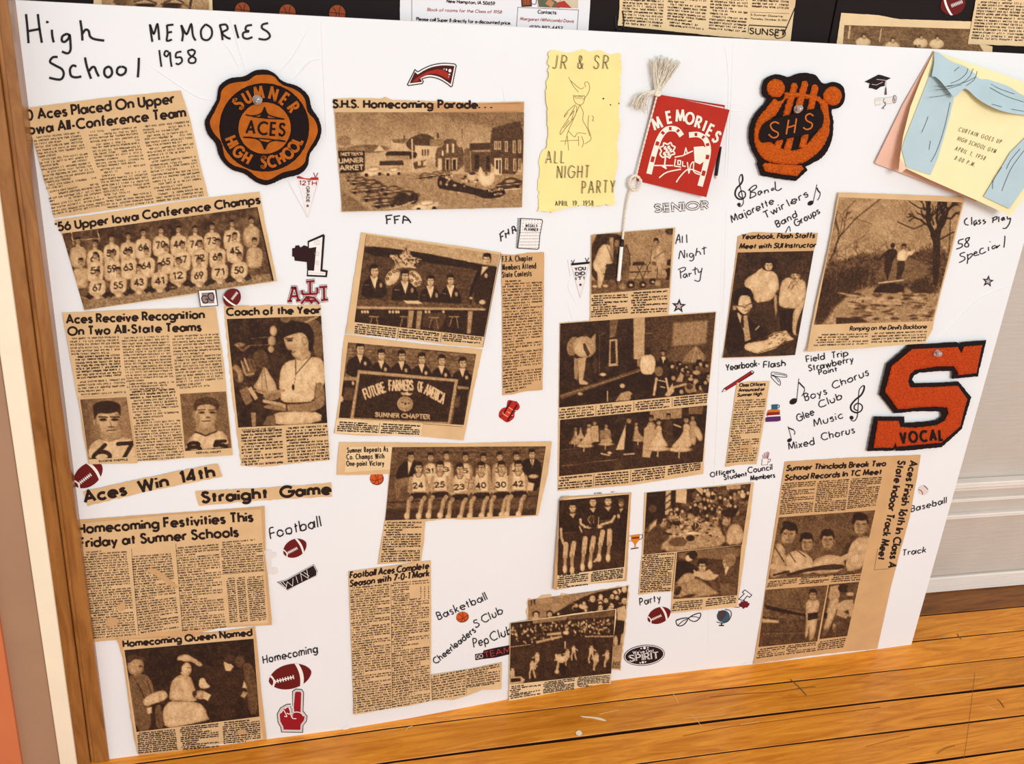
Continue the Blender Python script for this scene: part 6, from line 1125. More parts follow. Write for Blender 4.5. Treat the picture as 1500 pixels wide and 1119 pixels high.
decal('number_one_sticker', 'black and white number one sticker over a dark pointing shape', 'sticker', fr, [('foam_finger', 'p', [(112, 602), (132, 598), (135, 582), (160, 580), (172, 596), (196, 580), (226, 590), (278, 590), (272, 760), (218, 750), (216, 700), (130, 690), (126, 662), (112, 660)], (40, 8, 8)), ('outline', 'p', [(222, 550), (335, 500), (345, 510), (328, 752), (366, 760), (360, 808), (216, 802), (220, 745), (262, 750), (276, 600), (224, 600)], BLK),
    ('number_one', 'p', [(232, 560), (328, 520), (312, 766), (350, 772), (348, 795), (226, 790), (226, 760), (268, 762), (284, 592), (232, 600)], WHT), ('wood_grain_line', 'l', [ell(290, y, r, r * .8, 10, 16) for y, r in ((560, 12), (560, 22), (640, 10), (640, 18), (705, 9), (705, 17))] + [[(232, 775), (345, 783)]], (170, 164, 158), .35)])
A_ = lambda x, y, s_: [[(x, y), (x + 12 * s_, y - 60 * s_), (x + 30 * s_, y - 60 * s_), (x + 48 * s_, y)], [(x + 12 * s_, y - 22 * s_), (x + 40 * s_, y - 22 * s_)]]
al = [[(95, 975), (118, 885), (135, 885), (155, 970)], [(108, 945), (148, 942)], [(78, 978), (112, 978)], [(140, 975), (172, 972)], [(105, 882), (140, 882)]]
tt = [[(212, 840), (272, 835)], [(240, 838), (240, 930)], [(185, 930), (290, 925)], [(185, 930), (182, 900)], [(290, 925), (292, 896)]]
ii = [[(305, 880), (362, 875)], [(338, 878), (340, 965)], [(318, 972), (368, 966)], [(290, 880), (292, 900)]]
bb = [[(176, 996), (215, 950), (268, 955), (305, 998)], [(205, 975), (285, 975)], [(215, 950), (255, 995)]]
decal('letters_sticker', 'overlapping maroon college letters sticker above Coach of the Year', 'sticker', fr, [('outline', 'l', al + tt + ii + bb, BLK, 6.6), ('white_border', 'l', al + tt + ii + bb, WHT, 5.2), ('letter', 'l', al + ii + bb, (128, 22, 26), 3.6), ('outline', 'l', tt, BLK, 6), ('white_border', 'l', tt, WHT, 4.9), ('letter', 'l', tt, (134, 22, 26), 3.6)])
fr = (380, 745, 3.29)
wq = [(84, 354), (130, 342), (195, 305), (262, 268), (280, 300), (275, 325), (210, 355), (135, 395)]
decal('win_sticker', 'black WIN lettering sticker slanting up under a football sticker', 'sticker', fr, [('outline', 'p', wq, BLK), ('lettering', 'l', [[(100, 354), (128, 384), (134, 352), (160, 374), (162, 336)], [(176, 326), (186, 358)], [(206, 350), (198, 312), (236, 336), (228, 294)], [(92, 358), (135, 392), (275, 322), (276, 300), (260, 272), (130, 345), (90, 356)], [(110, 350), (132, 374)], [(214, 306), (240, 326)]], WHT, .7)])
fo = [(160, 1010), (158, 880), (175, 868), (205, 870), (215, 885), (212, 975), (232, 1000), (228, 1025), (212, 1045), (210, 1080), (105, 1078), (102, 1055), (88, 1030), (84, 990), (100, 960), (130, 942), (150, 940)]
decal('foam_finger_sticker', 'red foam finger sticker pointing up below the biggest football sticker', 'sticker', fr, [('outline', 'p', fo, BLK), ('white_border', 'p', inset(fo, 4), WHT), ('outline', 'p', inset(fo, 8), BLK), ('white_border', 'p', inset(fo, 9.5), WHT), ('hand', 'p', inset(fo, 13), (150, 12, 26)),
    ('finger_line', 'l', [spl(q, 4) for q in ([(104, 985), (115, 970), (125, 985), (132, 1002), (120, 1000)], [(122, 965), (138, 955), (150, 975), (145, 990), (132, 985)], [(140, 950), (155, 948), (165, 968)], [(150, 990), (175, 980), (200, 985), (212, 1000)], [(150, 990), (160, 1010), (178, 1012)], [(165, 985), (165, 968)])], WHT, 1.2)])
decal('puzzle_piece', 'white puzzle shaped sticker hardly showing beside the Homecoming Festivities clipping', 'sticker', fr, [('piece', 'p', [tuple(q) for q in spl([(30, 205), (60, 200), (58, 212), (78, 208), (82, 228), (66, 238), (58, 240), (60, 285), (76, 280), (88, 292), (84, 312), (62, 318), (60, 308), (30, 316)], 3, True)], (226, 219, 214))])
fr = (720, 310, 7.994)
nb = [(340, 75), (590, 88), (602, 110), (570, 280), (558, 430), (540, 446), (320, 432), (300, 420), (330, 240)]
th = decal('planner_sticker', 'white spiral notebook sticker reading WEEKLY PLANNER beside FHA', 'sticker', fr, [('outline', 'p', nb, BLK), ('cover', 'p', inset(nb, 9), WHT), ('spiral_binding', 'l', [[(305 - (y - 80) * .06, y), (350 - (y - 80) * .1, y + 8)] for y in range(80, 430, 17)], BLK, 1.0),
    ('fleck', 'l', [[(x - (y - 90) * .09, y), (x + 3 - (y - 90) * .09, y + 12)] for y in range(95, 430, 36) for x in range(372, 590, 34)] + [[(x - (y - 90) * .09, y), (x + 3 - (y - 90) * .09, y + 12)] for y in range(240, 430, 36) for x in range(356, 570, 34)], (70, 56, 54), .55)])
stxt(th, 'lettering', [('WEEKLY', (400, 180), (535, 184), 4), ('PLANNER', (388, 222), (545, 228), 4)], .75, BLK, .0013, fr=fr, narrow=.5)
th = decal('pennant_sticker', 'clear pennant sticker reading YOU DID IT! hanging from a black bar', 'sticker', fr, [('pennant', 'p', [(935, 622), (1145, 600), (1040, 1010)], (234, 228, 224)), ('bar', 'p', [(930, 605), (1150, 584), (1152, 610), (934, 632)], BLK), ('tie', 'l', [[(935, 570), (955, 605), (972, 562)], [(1098, 542), (1118, 585), (1142, 538)]], BLK, 1.0), ('star', 'p', star(1042, 856, 22), BLK), ('pennant_edge', 'l', [[(935, 622), (1040, 1010), (1145, 602)], [(892, 560), (905, 640), (925, 760)]], (218, 210, 206), .5)])
stxt(th, 'lettering', [('YOU', (980, 692), (1102, 680), 4.4), ('DID', (986, 748), (1095, 738), 4.4), ('IT!', (992, 802), (1085, 794), 4.4)], 1.3, BLK, .0013, fr=fr)
fr = (720, 575, 22.38)
bp_ = [(600, 245), (850, 320), (925, 450), (900, 540), (770, 640), (755, 740), (720, 850), (520, 980), (350, 880), (250, 800), (245, 680), (300, 570), (390, 500), (490, 470), (520, 300)]
decal('backpack_sticker', 'red backpack sticker below the tall F.F.A. column', 'sticker', fr, [('bag', 'p', [tuple(q) for q in spl(bp_, 3, True)], (180, 34, 26)), ('pocket', 'p', [(560, 480), (700, 570), (600, 780), (540, 790), (390, 690), (480, 540)], (206, 58, 26)), ('strap', 'l', [[(640, 280), (500, 520), (390, 690)], [(840, 400), (700, 620), (520, 930)]], (84, 6, 6), 2.6), ('strap', 'l', [spl([(250, 800), (350, 760), (380, 690)]), [(560, 870), (720, 740)]], (110, 14, 12), 1), ('trim_line', 'l', [[(560, 480), (700, 570)], [(375, 640), (380, 700), (540, 800)], [(520, 625), (620, 680)], [(660, 750), (710, 745)], [(760, 590), (830, 590)]], (240, 190, 160), .9), ('loop', 'l', [spl([(770, 310), (820, 295), (840, 340)])], BLK, .8)])
for fr, cx, cy, r, rot, lab in (((975, 330, 7.456), 145, 882, 82, 5, 'larger black star sticker under the handwritten All Night Party'), ((1390, 300, 8.609), 494, 965, 78, 8, 'smaller black star sticker near the right edge of the board')):
    decal('star_sticker', lab, 'sticker', fr, [('star', 'p', star(cx, cy, r, rot), BLK), ('inner_star', 'p', star(cx, cy, r * .6, rot), (110, 96, 100)), ('inner_star', 'p', star(cx, cy, r * .48, rot), (196, 182, 184))])
fr = (1025, 515, 5.592)
decal('pencil_sticker', 'red pencil sticker slanting under the handwritten Yearbook Flash', 'sticker', fr, [('outline', 'p', [(178, 334), (200, 300), (428, 152), (448, 166), (440, 182), (215, 322)], BLK), ('barrel', 'p', [(208, 302), (412, 166), (424, 180), (220, 318)], (160, 20, 28)), ('point', 'p', [(186, 328), (204, 306), (216, 319)], WHT), ('eraser', 'p', [(418, 162), (430, 156), (441, 166), (430, 178)], (216, 170, 160))])
decal('paper_clips_sticker', 'black outline sticker of two paper clips beside the handwritten Flash', 'sticker', fr, [('clip', 'l', [spl([(620, 205), (590, 195), (588, 175), (610, 168), (700, 185), (714, 200), (700, 210), (600, 200)], 4), spl([(610, 182), (690, 192), (700, 200)], 4)], BLK, .9), ('clip', 'l', [spl([(600, 190), (650, 225), (662, 262), (648, 274), (590, 215), (592, 195), (610, 200), (650, 250)], 4)], BLK, .9)])
decal('books_sticker', 'sticker of stacked colourful books topped by a blue mug', 'sticker', fr, [('mug', 'p', [(588, 434), (640, 430), (638, 470), (625, 478), (588, 474)], (42, 88, 110)), ('mug_handle', 'l', [spl([(638, 438), (652, 440), (650, 458), (636, 462)], 4)], (30, 60, 80), 1), ('orange_book', 'p', [(560, 482), (585, 474), (655, 474), (658, 494), (552, 500)], (196, 116, 34)), ('red_book', 'p', [(550, 505), (570, 496), (656, 494), (658, 516), (550, 526)], (140, 22, 26)), ('page_block', 'p', [(556, 524), (656, 517), (660, 530), (558, 536)], WHT), ('purple_book', 'p', [(540, 545), (560, 534), (662, 528), (664, 564), (638, 572), (540, 576)], (84, 36, 92))])
decal('pencil_cup_sticker', 'tiny sticker of a white mug full of pencils under the class officers column', 'sticker', fr, [('cup', 'p', [(512, 878), (560, 876), (558, 925), (508, 930)], WHT), ('cup_outline', 'l', [[(512, 878), (508, 930), (556, 926), (562, 876)], spl([(562, 882), (580, 880), (576, 900), (560, 908)], 4)], (90, 70, 70), .6), ('pencil', 'l', [[(522, 876), (516, 846)], [(532, 876), (530, 830)], [(542, 876), (545, 822)], [(552, 876), (560, 818)], [(556, 878), (570, 826)]], (150, 60, 60), .8)])
fr = (1250, 95, 15.99)
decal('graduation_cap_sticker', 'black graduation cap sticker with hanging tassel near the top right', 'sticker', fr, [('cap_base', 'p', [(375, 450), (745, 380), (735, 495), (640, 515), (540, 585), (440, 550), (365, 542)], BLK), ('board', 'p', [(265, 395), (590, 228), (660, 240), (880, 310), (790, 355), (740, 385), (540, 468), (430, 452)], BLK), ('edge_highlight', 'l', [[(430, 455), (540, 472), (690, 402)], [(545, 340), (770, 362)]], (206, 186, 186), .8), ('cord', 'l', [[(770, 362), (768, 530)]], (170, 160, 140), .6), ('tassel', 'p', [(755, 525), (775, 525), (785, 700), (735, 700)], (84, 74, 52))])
decal('diploma_sticker', 'pale rolled diploma sticker below the graduation cap', 'sticker', fr, [('scroll', 'p', [(510, 780), (700, 768), (920, 735), (960, 905), (760, 905), (520, 950), (500, 870)], (230, 224, 216)), ('scroll_end', 'p', ell(965, 805, 52, 100, 8), (150, 136, 138)), ('scroll_end', 'p', ell(968, 805, 36, 74, 8), (208, 194, 194)), ('ribbon', 'l', [spl([(740, 790), (710, 810), (715, 870), (745, 900), (750, 860)]), spl([(740, 900), (760, 940), (700, 990), (670, 1030)]), spl([(745, 940), (710, 1000), (720, 1040)]), spl([(960, 760), (950, 810), (970, 840), (980, 800)])], (110, 108, 124), .9), ('scroll_outline', 'l', [[(530, 778), (800, 765), (920, 738)], [(520, 825), (650, 820)], [(520, 950), (640, 925)], [(770, 908), (900, 908)]], (190, 182, 172), .6)])
fr = (900, 860, 7.143)
decal('eyeglasses_sticker', 'black outline sticker of eyeglasses beside a football', 'sticker', fr, [('frame', 'l', [spl([(650, 345), (700, 330), (770, 325), (740, 380), (700, 405), (660, 400), (645, 360), (650, 345)], 4), spl([(775, 325), (830, 290), (900, 272), (895, 320), (850, 358), (800, 350), (778, 325)], 4), spl([(645, 350), (720, 325), (780, 325)], 4)], BLK, 1.3), ('temple_arm', 'l', [[(660, 404), (720, 352), (760, 335)], [(795, 310), (850, 310), (898, 325)]], BLK, 1.)])
decal('globe_sticker', 'blue globe on a stand sticker between the eyeglasses and the T sticker', 'sticker', fr, [('sphere', 'p', ell(1140, 305, 68, 64), (52, 88, 108)), ('continent', 'p', [(1090, 250), (1160, 245), (1175, 280), (1150, 320), (1120, 350), (1090, 345), (1085, 300)], (70, 56, 60)), ('meridian', 'l', [spl([(1160, 232), (1215, 250), (1222, 300), (1190, 355), (1130, 376), (1070, 365)], 5)], BLK, 1.1), ('stand', 'l', [[(1125, 376), (1122, 396)], [(1095, 402), (1148, 402)]], BLK, 1.7)])
decal('trophy_sticker', 'orange trophy cup sticker between two clippings', 'sticker', (805, 700, 6.585), [('cup', 'p', [(785, 552), (868, 542), (870, 590), (835, 640), (830, 670), (820, 670), (818, 640), (785, 600)], (214, 130, 30)), ('cup_band', 'p', [(792, 572), (866, 566), (866, 584), (794, 590)], (120, 44, 20)), ('handle', 'l', [spl([(785, 560), (755, 565), (760, 600), (790, 612)]), spl([(868, 552), (895, 548), (892, 582), (862, 600)])], (60, 50, 60), .7), ('base', 'l', [[(785, 686), (858, 674)]], (70, 50, 40), 1.5)])
pz = [(1365, 28), (1438, 82), (1415, 108), (1392, 92), (1350, 140), (1300, 128), (1360, 70), (1340, 55)]
rg = [(1298, 182), (1320, 165), (1330, 148), (1350, 150), (1360, 135), (1376, 150), (1395, 150), (1398, 165), (1415, 168), (1412, 188), (1400, 200), (1390, 215), (1370, 212), (1350, 230), (1335, 210), (1315, 205)]
decal('letter_t_sticker', 'outlined letter T sticker with a dark red jagged shape beside the globe', 'sticker', fr, [('letter_outline', 'l', [pz + pz[:1]], BLK, 1.0), ('jagged_shape', 'p', rg, (110, 16, 22)), ('tie_line', 'l', [[(1330, 190), (1298, 212), (1200, 206)]], BLK, .8)])
sp = (313, 713, 215, 108, -6)
th = decal('spirit_sticker', 'black oval sticker reading We\'ve Got SPIRIT', 'sticker', fr, [('outline', 'p', ell(*sp, 44), BLK), ('white_border', 'p', ell(313, 713, 208, 101, -6, 44), WHT), ('oval', 'p', ell(313, 713, 200, 93, -6, 44), BLK)] + [('dot', 'p', ell(x, y, r, r * .9, 0, 10), WHT) for x, y, r in ((280, 642, 8), (315, 636, 15), (350, 634, 8), (270, 792, 8), (298, 786, 13), (325, 782, 8))])
stxt(th, 'lettering', [("We've Got", (195, 702), (412, 676), 4.4)], .7, WHT, .0022, fr=fr); stxt(th, 'lettering', [('SPIRIT', (165, 778), (465, 742), 9)], 1.2, WHT, .0022, fr=fr); stxt(th, 'lettering', [('SPIRIT', (150, 782), (455, 748), 9.6)], .45, WHT, .0022, fr=fr)
fr = (1300, 690, 7.99)
decal('baseball_sticker', 'tiny baseball sticker above the handwritten Baseball', 'sticker', fr, [('ball', 'p', ell(420, 223, 60, 57), (224, 208, 202)), ('seam', 'l', [spl([(365, 215), (400, 235), (412, 275)]), spl([(425, 168), (450, 190), (475, 215)])], (120, 70, 70), 1.2)])
fr = (625, 860, 8.95)
th = decal('go_team_sticker', 'dark strip sticker reading GO TEAM running under the game clipping', 'sticker', fr, [('strip', 'p', [(635, 880), (740, 860), (745, 832), (880, 800), (1085, 762), (1125, 755), (1125, 868), (1085, 880), (900, 925), (740, 942), (640, 958)], (34, 6, 10))])
stxt(th, 'lettering', [('GO', (655, 940), (740, 922), 5.4)], .9, (220, 200, 196), .0009, fr=fr); stxt(th, 'lettering', [('TEAM', (765, 925), (1110, 848), 8)], .9, (190, 60, 64), .0009, fr=fr, gap=.2)
fr = (900, 70, 4.304)
sn = text_px('SENIOR', *Z(fr, [(258, 1034), (590, 1012)]), 10, gap=.28)
c = thing('senior_sticker', 'outlined college lettering sticker reading SENIOR under the red booklet', 'sticker', W([(999, 301)])[0], gs)
serif = []
for L_ in sn:
    L_ = np.asarray(L_)
    for a_, b_ in zip(L_[:-1], L_[1:]):
        if abs(b_[1] - a_[1]) > 8.5 and abs(b_[0] - a_[0]) < 3:
            for q in (a_, b_): serif.append([q + [-2.0, .15], q + [2.0, -.15]])
ink('outline', sn + serif, 3.7, .0006, C3(BLK), c); ink('letter', sn + serif, 1.7, .0008, C3(WHT), c)
# music marks
def note(label, head, stem, flag, hw, fr, rot=-30):
    hx, hy = head
    fl_ = list(map(tuple, spl(flag, 6))); 
    return decal('music_note_sticker', label, 'sticker', fr, [('note_head', 'p', ell(hx, hy, hw, hw * .68, rot), BLK), ('stem', 'l', [stem], BLK, .9), ('flag', 'l', [fl_[:len(fl_) // 2]], BLK, 1.9), ('flag', 'l', [fl_[len(fl_) // 2 - 1:]], BLK, 1.0)], 'music note stickers')
note('music note sticker to the right of the handwritten Twirlers', (1195, 445), [(1232, 425), (1283, 190)], [(1283, 235), (1300, 275), (1328, 310), (1318, 360), (1290, 408)], 44, (1060, 250, 9.375))
note('larger music note sticker left of the handwritten Boys Chorus', (155, 545), [(190, 535), (212, 310)], [(212, 350), (240, 380), (270, 415), (262, 460), (242, 492)], 42, (1140, 510, 6.994))
note('small music note sticker above the handwritten Mixed Chorus', (116, 943), [(136, 930), (102, 800)], [(102, 815), (135, 828), (160, 840), (172, 865), (165, 888)], 26, (1140, 510, 6.994))
def clef(label, fr, pts, dot, r):
    L = spl(pts, 7); n = len(L)
    return decal('treble_clef_sticker', label, 'sticker', fr, [('swirl', 'l', [L[:n // 3], L[n // 3 - 1:2 * n // 3], L[2 * n // 3 - 1:]], BLK, [1.7, 2.3, 1.2]), ('dot', 'p', ell(*dot, r, r), BLK)], 'treble clef stickers')
clef('treble clef sticker beside the handwritten Band', (1060, 250, 9.375), [(252, 340), (248, 310), (225, 310), (215, 345), (250, 362), (292, 345), (290, 290), (250, 268), (200, 300), (165, 345)][:0] + [(255, 375), (215, 350), (212, 310), (250, 278), (295, 300), (298, 350), (262, 388), (200, 385), (160, 330), (175, 250), (235, 185), (262, 130), (258, 70), (240, 52), (215, 110), (225, 200), (262, 360), (272, 440), (240, 490), (205, 490)], (212, 465), 24)
clef('treble clef sticker between Glee Club and the big S patch', (1140, 510, 6.994), [(810, 640), (780, 620), (785, 585), (820, 565), (860, 590), (855, 635), (810, 662), (755, 640), (745, 590), (790, 530), (850, 480), (880, 420), (878, 382), (850, 400), (828, 440), (822, 540), (812, 690), (780, 745), (745, 735)], (752, 712), 20)
# ---------------------------------------------------------------- felt and chenille letter patches
felt = mat('black_felt', (26, 12, 12), .95, .25, 300, .6, 900)
chen = mat('orange_chenille', (214, 94, 12), .95, .38, 520, 1.0, 620); chen2 = mat('red_orange_chenille', (208, 72, 14), .95, .34, 500, 1.0, 600)
oldf = mat('rust_orange_felt', (176, 92, 22), .95, .14, 120, .4, 900)
for m_ in (chen, chen2): m_.node_tree.nodes['Bump'].inputs['Distance'].default_value = .004
def pl(name, fr, loops, h, th, m_, par, fuzz=.25, grid=3.2, dome=0, step=2.2, lab=None):
    lp = [dens(Z(fr, q), step, fuzz) for q in loops]
    edge = np.concatenate(lp)
    def hf(P):
        if not dome: return np.zeros(len(P)) + h
        d = np.sqrt(((P[:, None, :] - edge[None]) ** 2).sum(2)).min(1); return h - dome + dome * np.clip(d / 5, 0, 1) ** .5 + rng.normal(0, .00022, len(P)) * (d > .5)
    o = sheet(name, lp, hf, m_, par, grid=grid, thick=th, label=lab); o.data.polygons.foreach_set('use_smooth', [True] * len(o.data.polygons)) if dome else None
    return o
fr = (290, 95, 5.889)
c = thing('school_patch', 'round scalloped SUMNER HIGH SCHOOL ACES felt patch', 'patch', W([(386, 185)])[0], 'school patches pinned to the white board')
so = spl([(575, 40), (655, 68), (735, 142), (855, 182), (950, 262), (980, 370), (1042, 465), (1066, 570), (1030, 680), (968, 765), (942, 880), (862, 948), (735, 982), (600, 1036), (500, 1010), (400, 940), (280, 896), (190, 800), (150, 680), (82, 592), (60, 490), (110, 390), (160, 300), (180, 190), (265, 120), (400, 97), (485, 52)], 4, True)
si = spl([(570, 85), (650, 98), (722, 168), (842, 215), (920, 290), (945, 400), (1010, 480), (1034, 570), (1000, 660), (948, 745), (915, 850), (840, 902), (728, 930), (610, 992), (520, 975), (425, 905), (300, 862), (232, 790), (200, 665), (130, 580), (104, 490), (150, 390), (190, 300), (208, 215), (290, 158), (420, 140), (490, 95)], 4, True)
pl('felt_backing', fr, [so], .0040, .0028, felt, c, .2)
pl('orange_border', fr, [si, ell(572, 540, 388, 382, 8, 60)], .0048, .0008, oldf, c, .15)
pl('orange_disc', fr, [ell(575, 545, 226, 222, 0, 44)], .0048, .0008, oldf, c, .12)
def arc_letters(s, cx, cy, rx, ry, angs, cap, flip=False):
    out = []
    for ch, a in zip(s, angs):
        adv, stt = G[ch]; t = math.radians(a); p = np.array([cx + rx * math.cos(t), cy - ry * math.sin(t)]); up = np.array([math.cos(t), -math.sin(t)]) * (-1 if flip else 1); ex = np.array([-up[1], up[0]])
        for L in stt: out.append([Z(fr, [p + ex * ((q[0] - adv / 2) * cap * .82) + up * ((q[1] - .5) * cap)])[0] for q in L])
    return out
for w_, A__, R__, cp_, fl_ in (('SUMNER', [137, 119, 99, 75, 55, 35], 300, 98, False), ('HIGH', [202, 211, 224, 241], 300, 92, True), ('SCHOOL', [269, 282, 297, 312, 326, 338], 300, 88, True)):
    ink('ring_lettering', arc_letters(w_, 572, 540, 306, R__, A__, cp_, fl_), 4.0, .0046, oldf, c)
ink('aces_lettering', text_px('ACES', *Z(fr, [(418, 588), (745, 612)]), 17.5, gap=.35), 3.2, .0054, felt, c)
star_l = [spl([(412, 430), (470, 440), (545, 420), (575, 365)], 5), spl([(575, 365), (600, 425), (660, 450), (745, 468)], 5), [(470, 445), (600, 462), (745, 468)], spl([(390, 625), (470, 628), (540, 660), (576, 730)], 5), spl([(576, 730), (610, 670), (680, 650), (755, 660)], 5), [(395, 625), (600, 640), (755, 662)]]
ink('star_outline', [Z(fr, q) for q in star_l], 1.8, .0054, felt, c)
sheet('star_fill', [Z(fr, [(545, 425), (575, 365), (605, 430), (600, 460), (530, 452)])], .0053, felt, c, grid=0, thick=0); sheet('star_fill', [Z(fr, [(545, 655), (576, 730), (606, 668)])], .0053, felt, c, grid=0, thick=0)
fr = (1085, 95, 6.217)
c = thing('school_patch', 'black and orange lyre shaped patch with S H S letters', 'patch', W([(1167, 185)])[0], 'school patches pinned to the white board')
pl('felt_backing', fr, [spl([(590, 72), (680, 92), (752, 168), (850, 155), (922, 187), (952, 262), (940, 340), (890, 395), (828, 415), (845, 520), (835, 660), (790, 780), (715, 865), (590, 925)], 4).tolist() + [(610, 962), (505, 1056), (330, 1036), (180, 1006), (145, 900)] + spl([(155, 878), (95, 765), (70, 650), (85, 540), (135, 435), (232, 325), (195, 280), (188, 215), (220, 128), (300, 88), (370, 92), (435, 108), (520, 78), (588, 72)], 4).tolist()], .0042, .003, felt, c)
body = spl([(395, 250), (392, 300), (345, 330), (300, 310), (215, 415), (145, 510), (120, 640), (140, 760), (230, 870), (400, 905), (560, 895), (700, 800), (780, 690), (812, 560), (790, 350), (735, 310), (720, 290)], 4).tolist() + [(560, 255), (480, 250)]
hole = spl([(420, 305), (370, 370), (325, 450), (250, 520), (220, 640), (300, 720), (400, 768), (490, 776), (580, 742), (660, 655), (720, 560), (730, 440), (706, 340), (600, 310), (500, 300)], 3, True)
pl('chenille_frame', fr, [body, hole], .0072, .003, chen, c, .3, 2.6, .0022); pl('chenille_knob', fr, [ell(320, 213, 84, 84)], .0074, .003, chen, c, .3, 2.6, .0022); pl('chenille_knob', fr, [ell(835, 284, 86, 88)], .0074, .003, chen, c, .3, 2.6, .0022)
for k, (x0, y0, x1, y1) in enumerate(((488, 195, 330, 770), (582, 175, 420, 790), (676, 210, 540, 780))):
    d = np.array([x1 - x0, y1 - y0], float); d /= np.hypot(*d); n_ = np.array([-d[1], d[0]]) * 32; a, b = np.array([x0, y0]), np.array([x1, y1])
    if k == 2: b = np.array([560, 760])
    pl('chenille_string', fr, [[a + n_, *[a + np.array([math.cos(t) * n_[0] - math.sin(t) * n_[1], math.sin(t) * n_[0] + math.cos(t) * n_[1]]) for t in np.linspace(.3, 2.84, 6)], a - n_, b - n_, b + n_]], .0070, .0026, chen, c, .3, 2.6, .0018)
pl('chenille_foot', fr, [[(215, 893), (195, 915), (222, 972), (340, 992), (510, 1015), (576, 945), (548, 912), (400, 905)]], .0076, .003, chen, c, .3, 2.6, .0022)
pl('black_band', fr, [spl([(215, 530), (300, 488), (420, 460), (560, 420), (680, 400), (742, 420), (757, 500), (730, 572), (650, 622), (450, 668), (230, 707), (180, 695), (166, 640), (185, 570)], 3, True)], .0086, .0016, felt, c)
ink('band_lettering', [Z(fr, q) for q in (spl([(350, 535), (310, 520), (272, 545), (290, 590), (340, 620), (330, 655), (290, 662), (255, 632)], 4), [(437, 500), (415, 632)], [(508, 488), (488, 620)], [(425, 572), (500, 548)], spl([(662, 465), (630, 445), (595, 465), (600, 505), (650, 535), (640, 575), (600, 588), (570, 570)], 4))], 2.1, .0089, mat('orange_thread', (198, 104, 34), .9, .3, 700), c)
fr = (1260, 490, 6.217)
c = thing('school_patch', 'large orange chenille block letter S patch marked VOCAL', 'patch', W([(1357, 580)])[0], 'school patches pinned to the white board')
pl('felt_backing', fr, [[(445, 92), (880, 68), (905, 85), (915, 68), (1150, 52), (1072, 382), (835, 403), (835, 330), (700, 335), (540, 348), (490, 375), (474, 410), (495, 442), (800, 435), (895, 425), (1012, 572), (925, 860), (745, 1025), (430, 1058), (322, 1060), (318, 1040), (300, 1058), (62, 1062), (125, 745), (405, 748), (402, 805), (620, 790), (700, 775), (740, 745), (735, 705), (700, 698), (500, 700), (310, 718), (172, 545), (238, 268)]], .0046, .0034, felt, c)
pl('chenille_letter', fr, [[(475, 130), (700, 122), (888, 112), (920, 168), (942, 108), (1112, 95), (1060, 352), (892, 370), (885, 335), (850, 290), (700, 290), (500, 322), (455, 360), (438, 430), (458, 480), (700, 475), (890, 465), (975, 585), (912, 835), (738, 985), (333, 1022), (318, 990), (300, 1030), (120, 1032), (160, 785), (350, 785), (365, 840), (500, 848), (700, 822), (770, 780), (800, 715), (788, 665), (700, 655), (480, 668), (345, 682), (225, 520), (285, 285)]], .0076, .003, chen2, c, .2, 2.6, .0020)
ink('vocal_lettering', text_px('VOCAL', *Z(fr, [(372, 985), (755, 960)]), 14.5, gap=.36, narrow=.72), 3.6, .0083, felt, c)
# clear push pins
glass = mat('clear_plastic', (246, 238, 232), .08, spec=.6); glass.node_tree.nodes['Principled BSDF'].inputs['Transmission Weight'].default_value = .75; glass.node_tree.nodes['Principled BSDF'].inputs['IOR'].default_value = 1.45
steel = mat('pin_steel', (90, 80, 74), .3, metal=1)
def lathe(name, o, ax, prof, m_, par, n=18):
    ax = np.array(ax, float); ax /= np.linalg.norm(ax); a = np.cross(ax, [0, 0, 1.]); a /= np.linalg.norm(a); b = np.cross(ax, a); V = []
    for r, z in prof:
        for k in range(n): t = 2 * math.pi * k / n; V.append(o + ax * z + (a * math.cos(t) + b * math.sin(t)) * r)
    F = [[i * n + k, i * n + (k + 1) % n, (i + 1) * n + (k + 1) % n, (i + 1) * n + k] for i in range(len(prof) - 1) for k in range(n)] + [list(range(n))[::-1], [(len(prof) - 1) * n + k for k in range(n)]]
    return mk(name, V, F, m_, par, smooth=True)
def pin(px, h, tilt, label):
    o = W([px], [h])[0]; ax = BN + np.array(tilt); c = thing('push_pin', label, 'push pin', o, 'clear push pins')
    lathe('pin_body', o, ax, [(.0044, .0005), (.0048, .001), (.0048, .002), (.0028, .003), (.0021, .006), (.0022, .008), (.0036, .0095), (.0039, .0105), (.0036, .0116), (.001, .012)], glass, c)
    lathe('pin_point', o, ax, [(.0004, -.004), (.0006, .001), (.0006, .002)], steel, c, 8)
pin((376, 146), .0048, (.15, 0, .12), 'clear push pin through the top of the round SUMNER patch')
pin((1168, 160), .0075, (-.3, 0, .25), 'clear push pin in the lyre shaped patch')
pin((1372, 517), .0078, (-.35, 0, .25), 'clear push pin at the top of the large letter S patch')
def tube(name, pts, r, m_, par, n=6, cap=True):
    P = np.asarray(pts, float); T = np.gradient(P, axis=0); T /= np.linalg.norm(T, axis=1)[:, None] + 1e-12; V = []; ref = np.array([.31, .87, .38])
    for p, t in zip(P, T):
        a = np.cross(t, ref); a /= np.linalg.norm(a); b = np.cross(t, a)
        for k in range(n): V.append(p + (a * math.cos(2 * math.pi * k / n) + b * math.sin(2 * math.pi * k / n)) * (r if np.isscalar(r) else r))
    F = [[i * n + k, i * n + (k + 1) % n, (i + 1) * n + (k + 1) % n, (i + 1) * n + k] for i in range(len(P) - 1) for k in range(n)] + [list(range(n))[::-1], [(len(P) - 1) * n + k for k in range(n)]]
    return V, F
def tubes(name, paths, r, m_, par, n=6):
    V, F = [], []
    for q in paths:
        v, f = tube(name, q, r, m_, par, n); b = len(V); V += v; F += [[i + b for i in x] for x in f]
    return mk(name, V, F, m_, par, smooth=True)
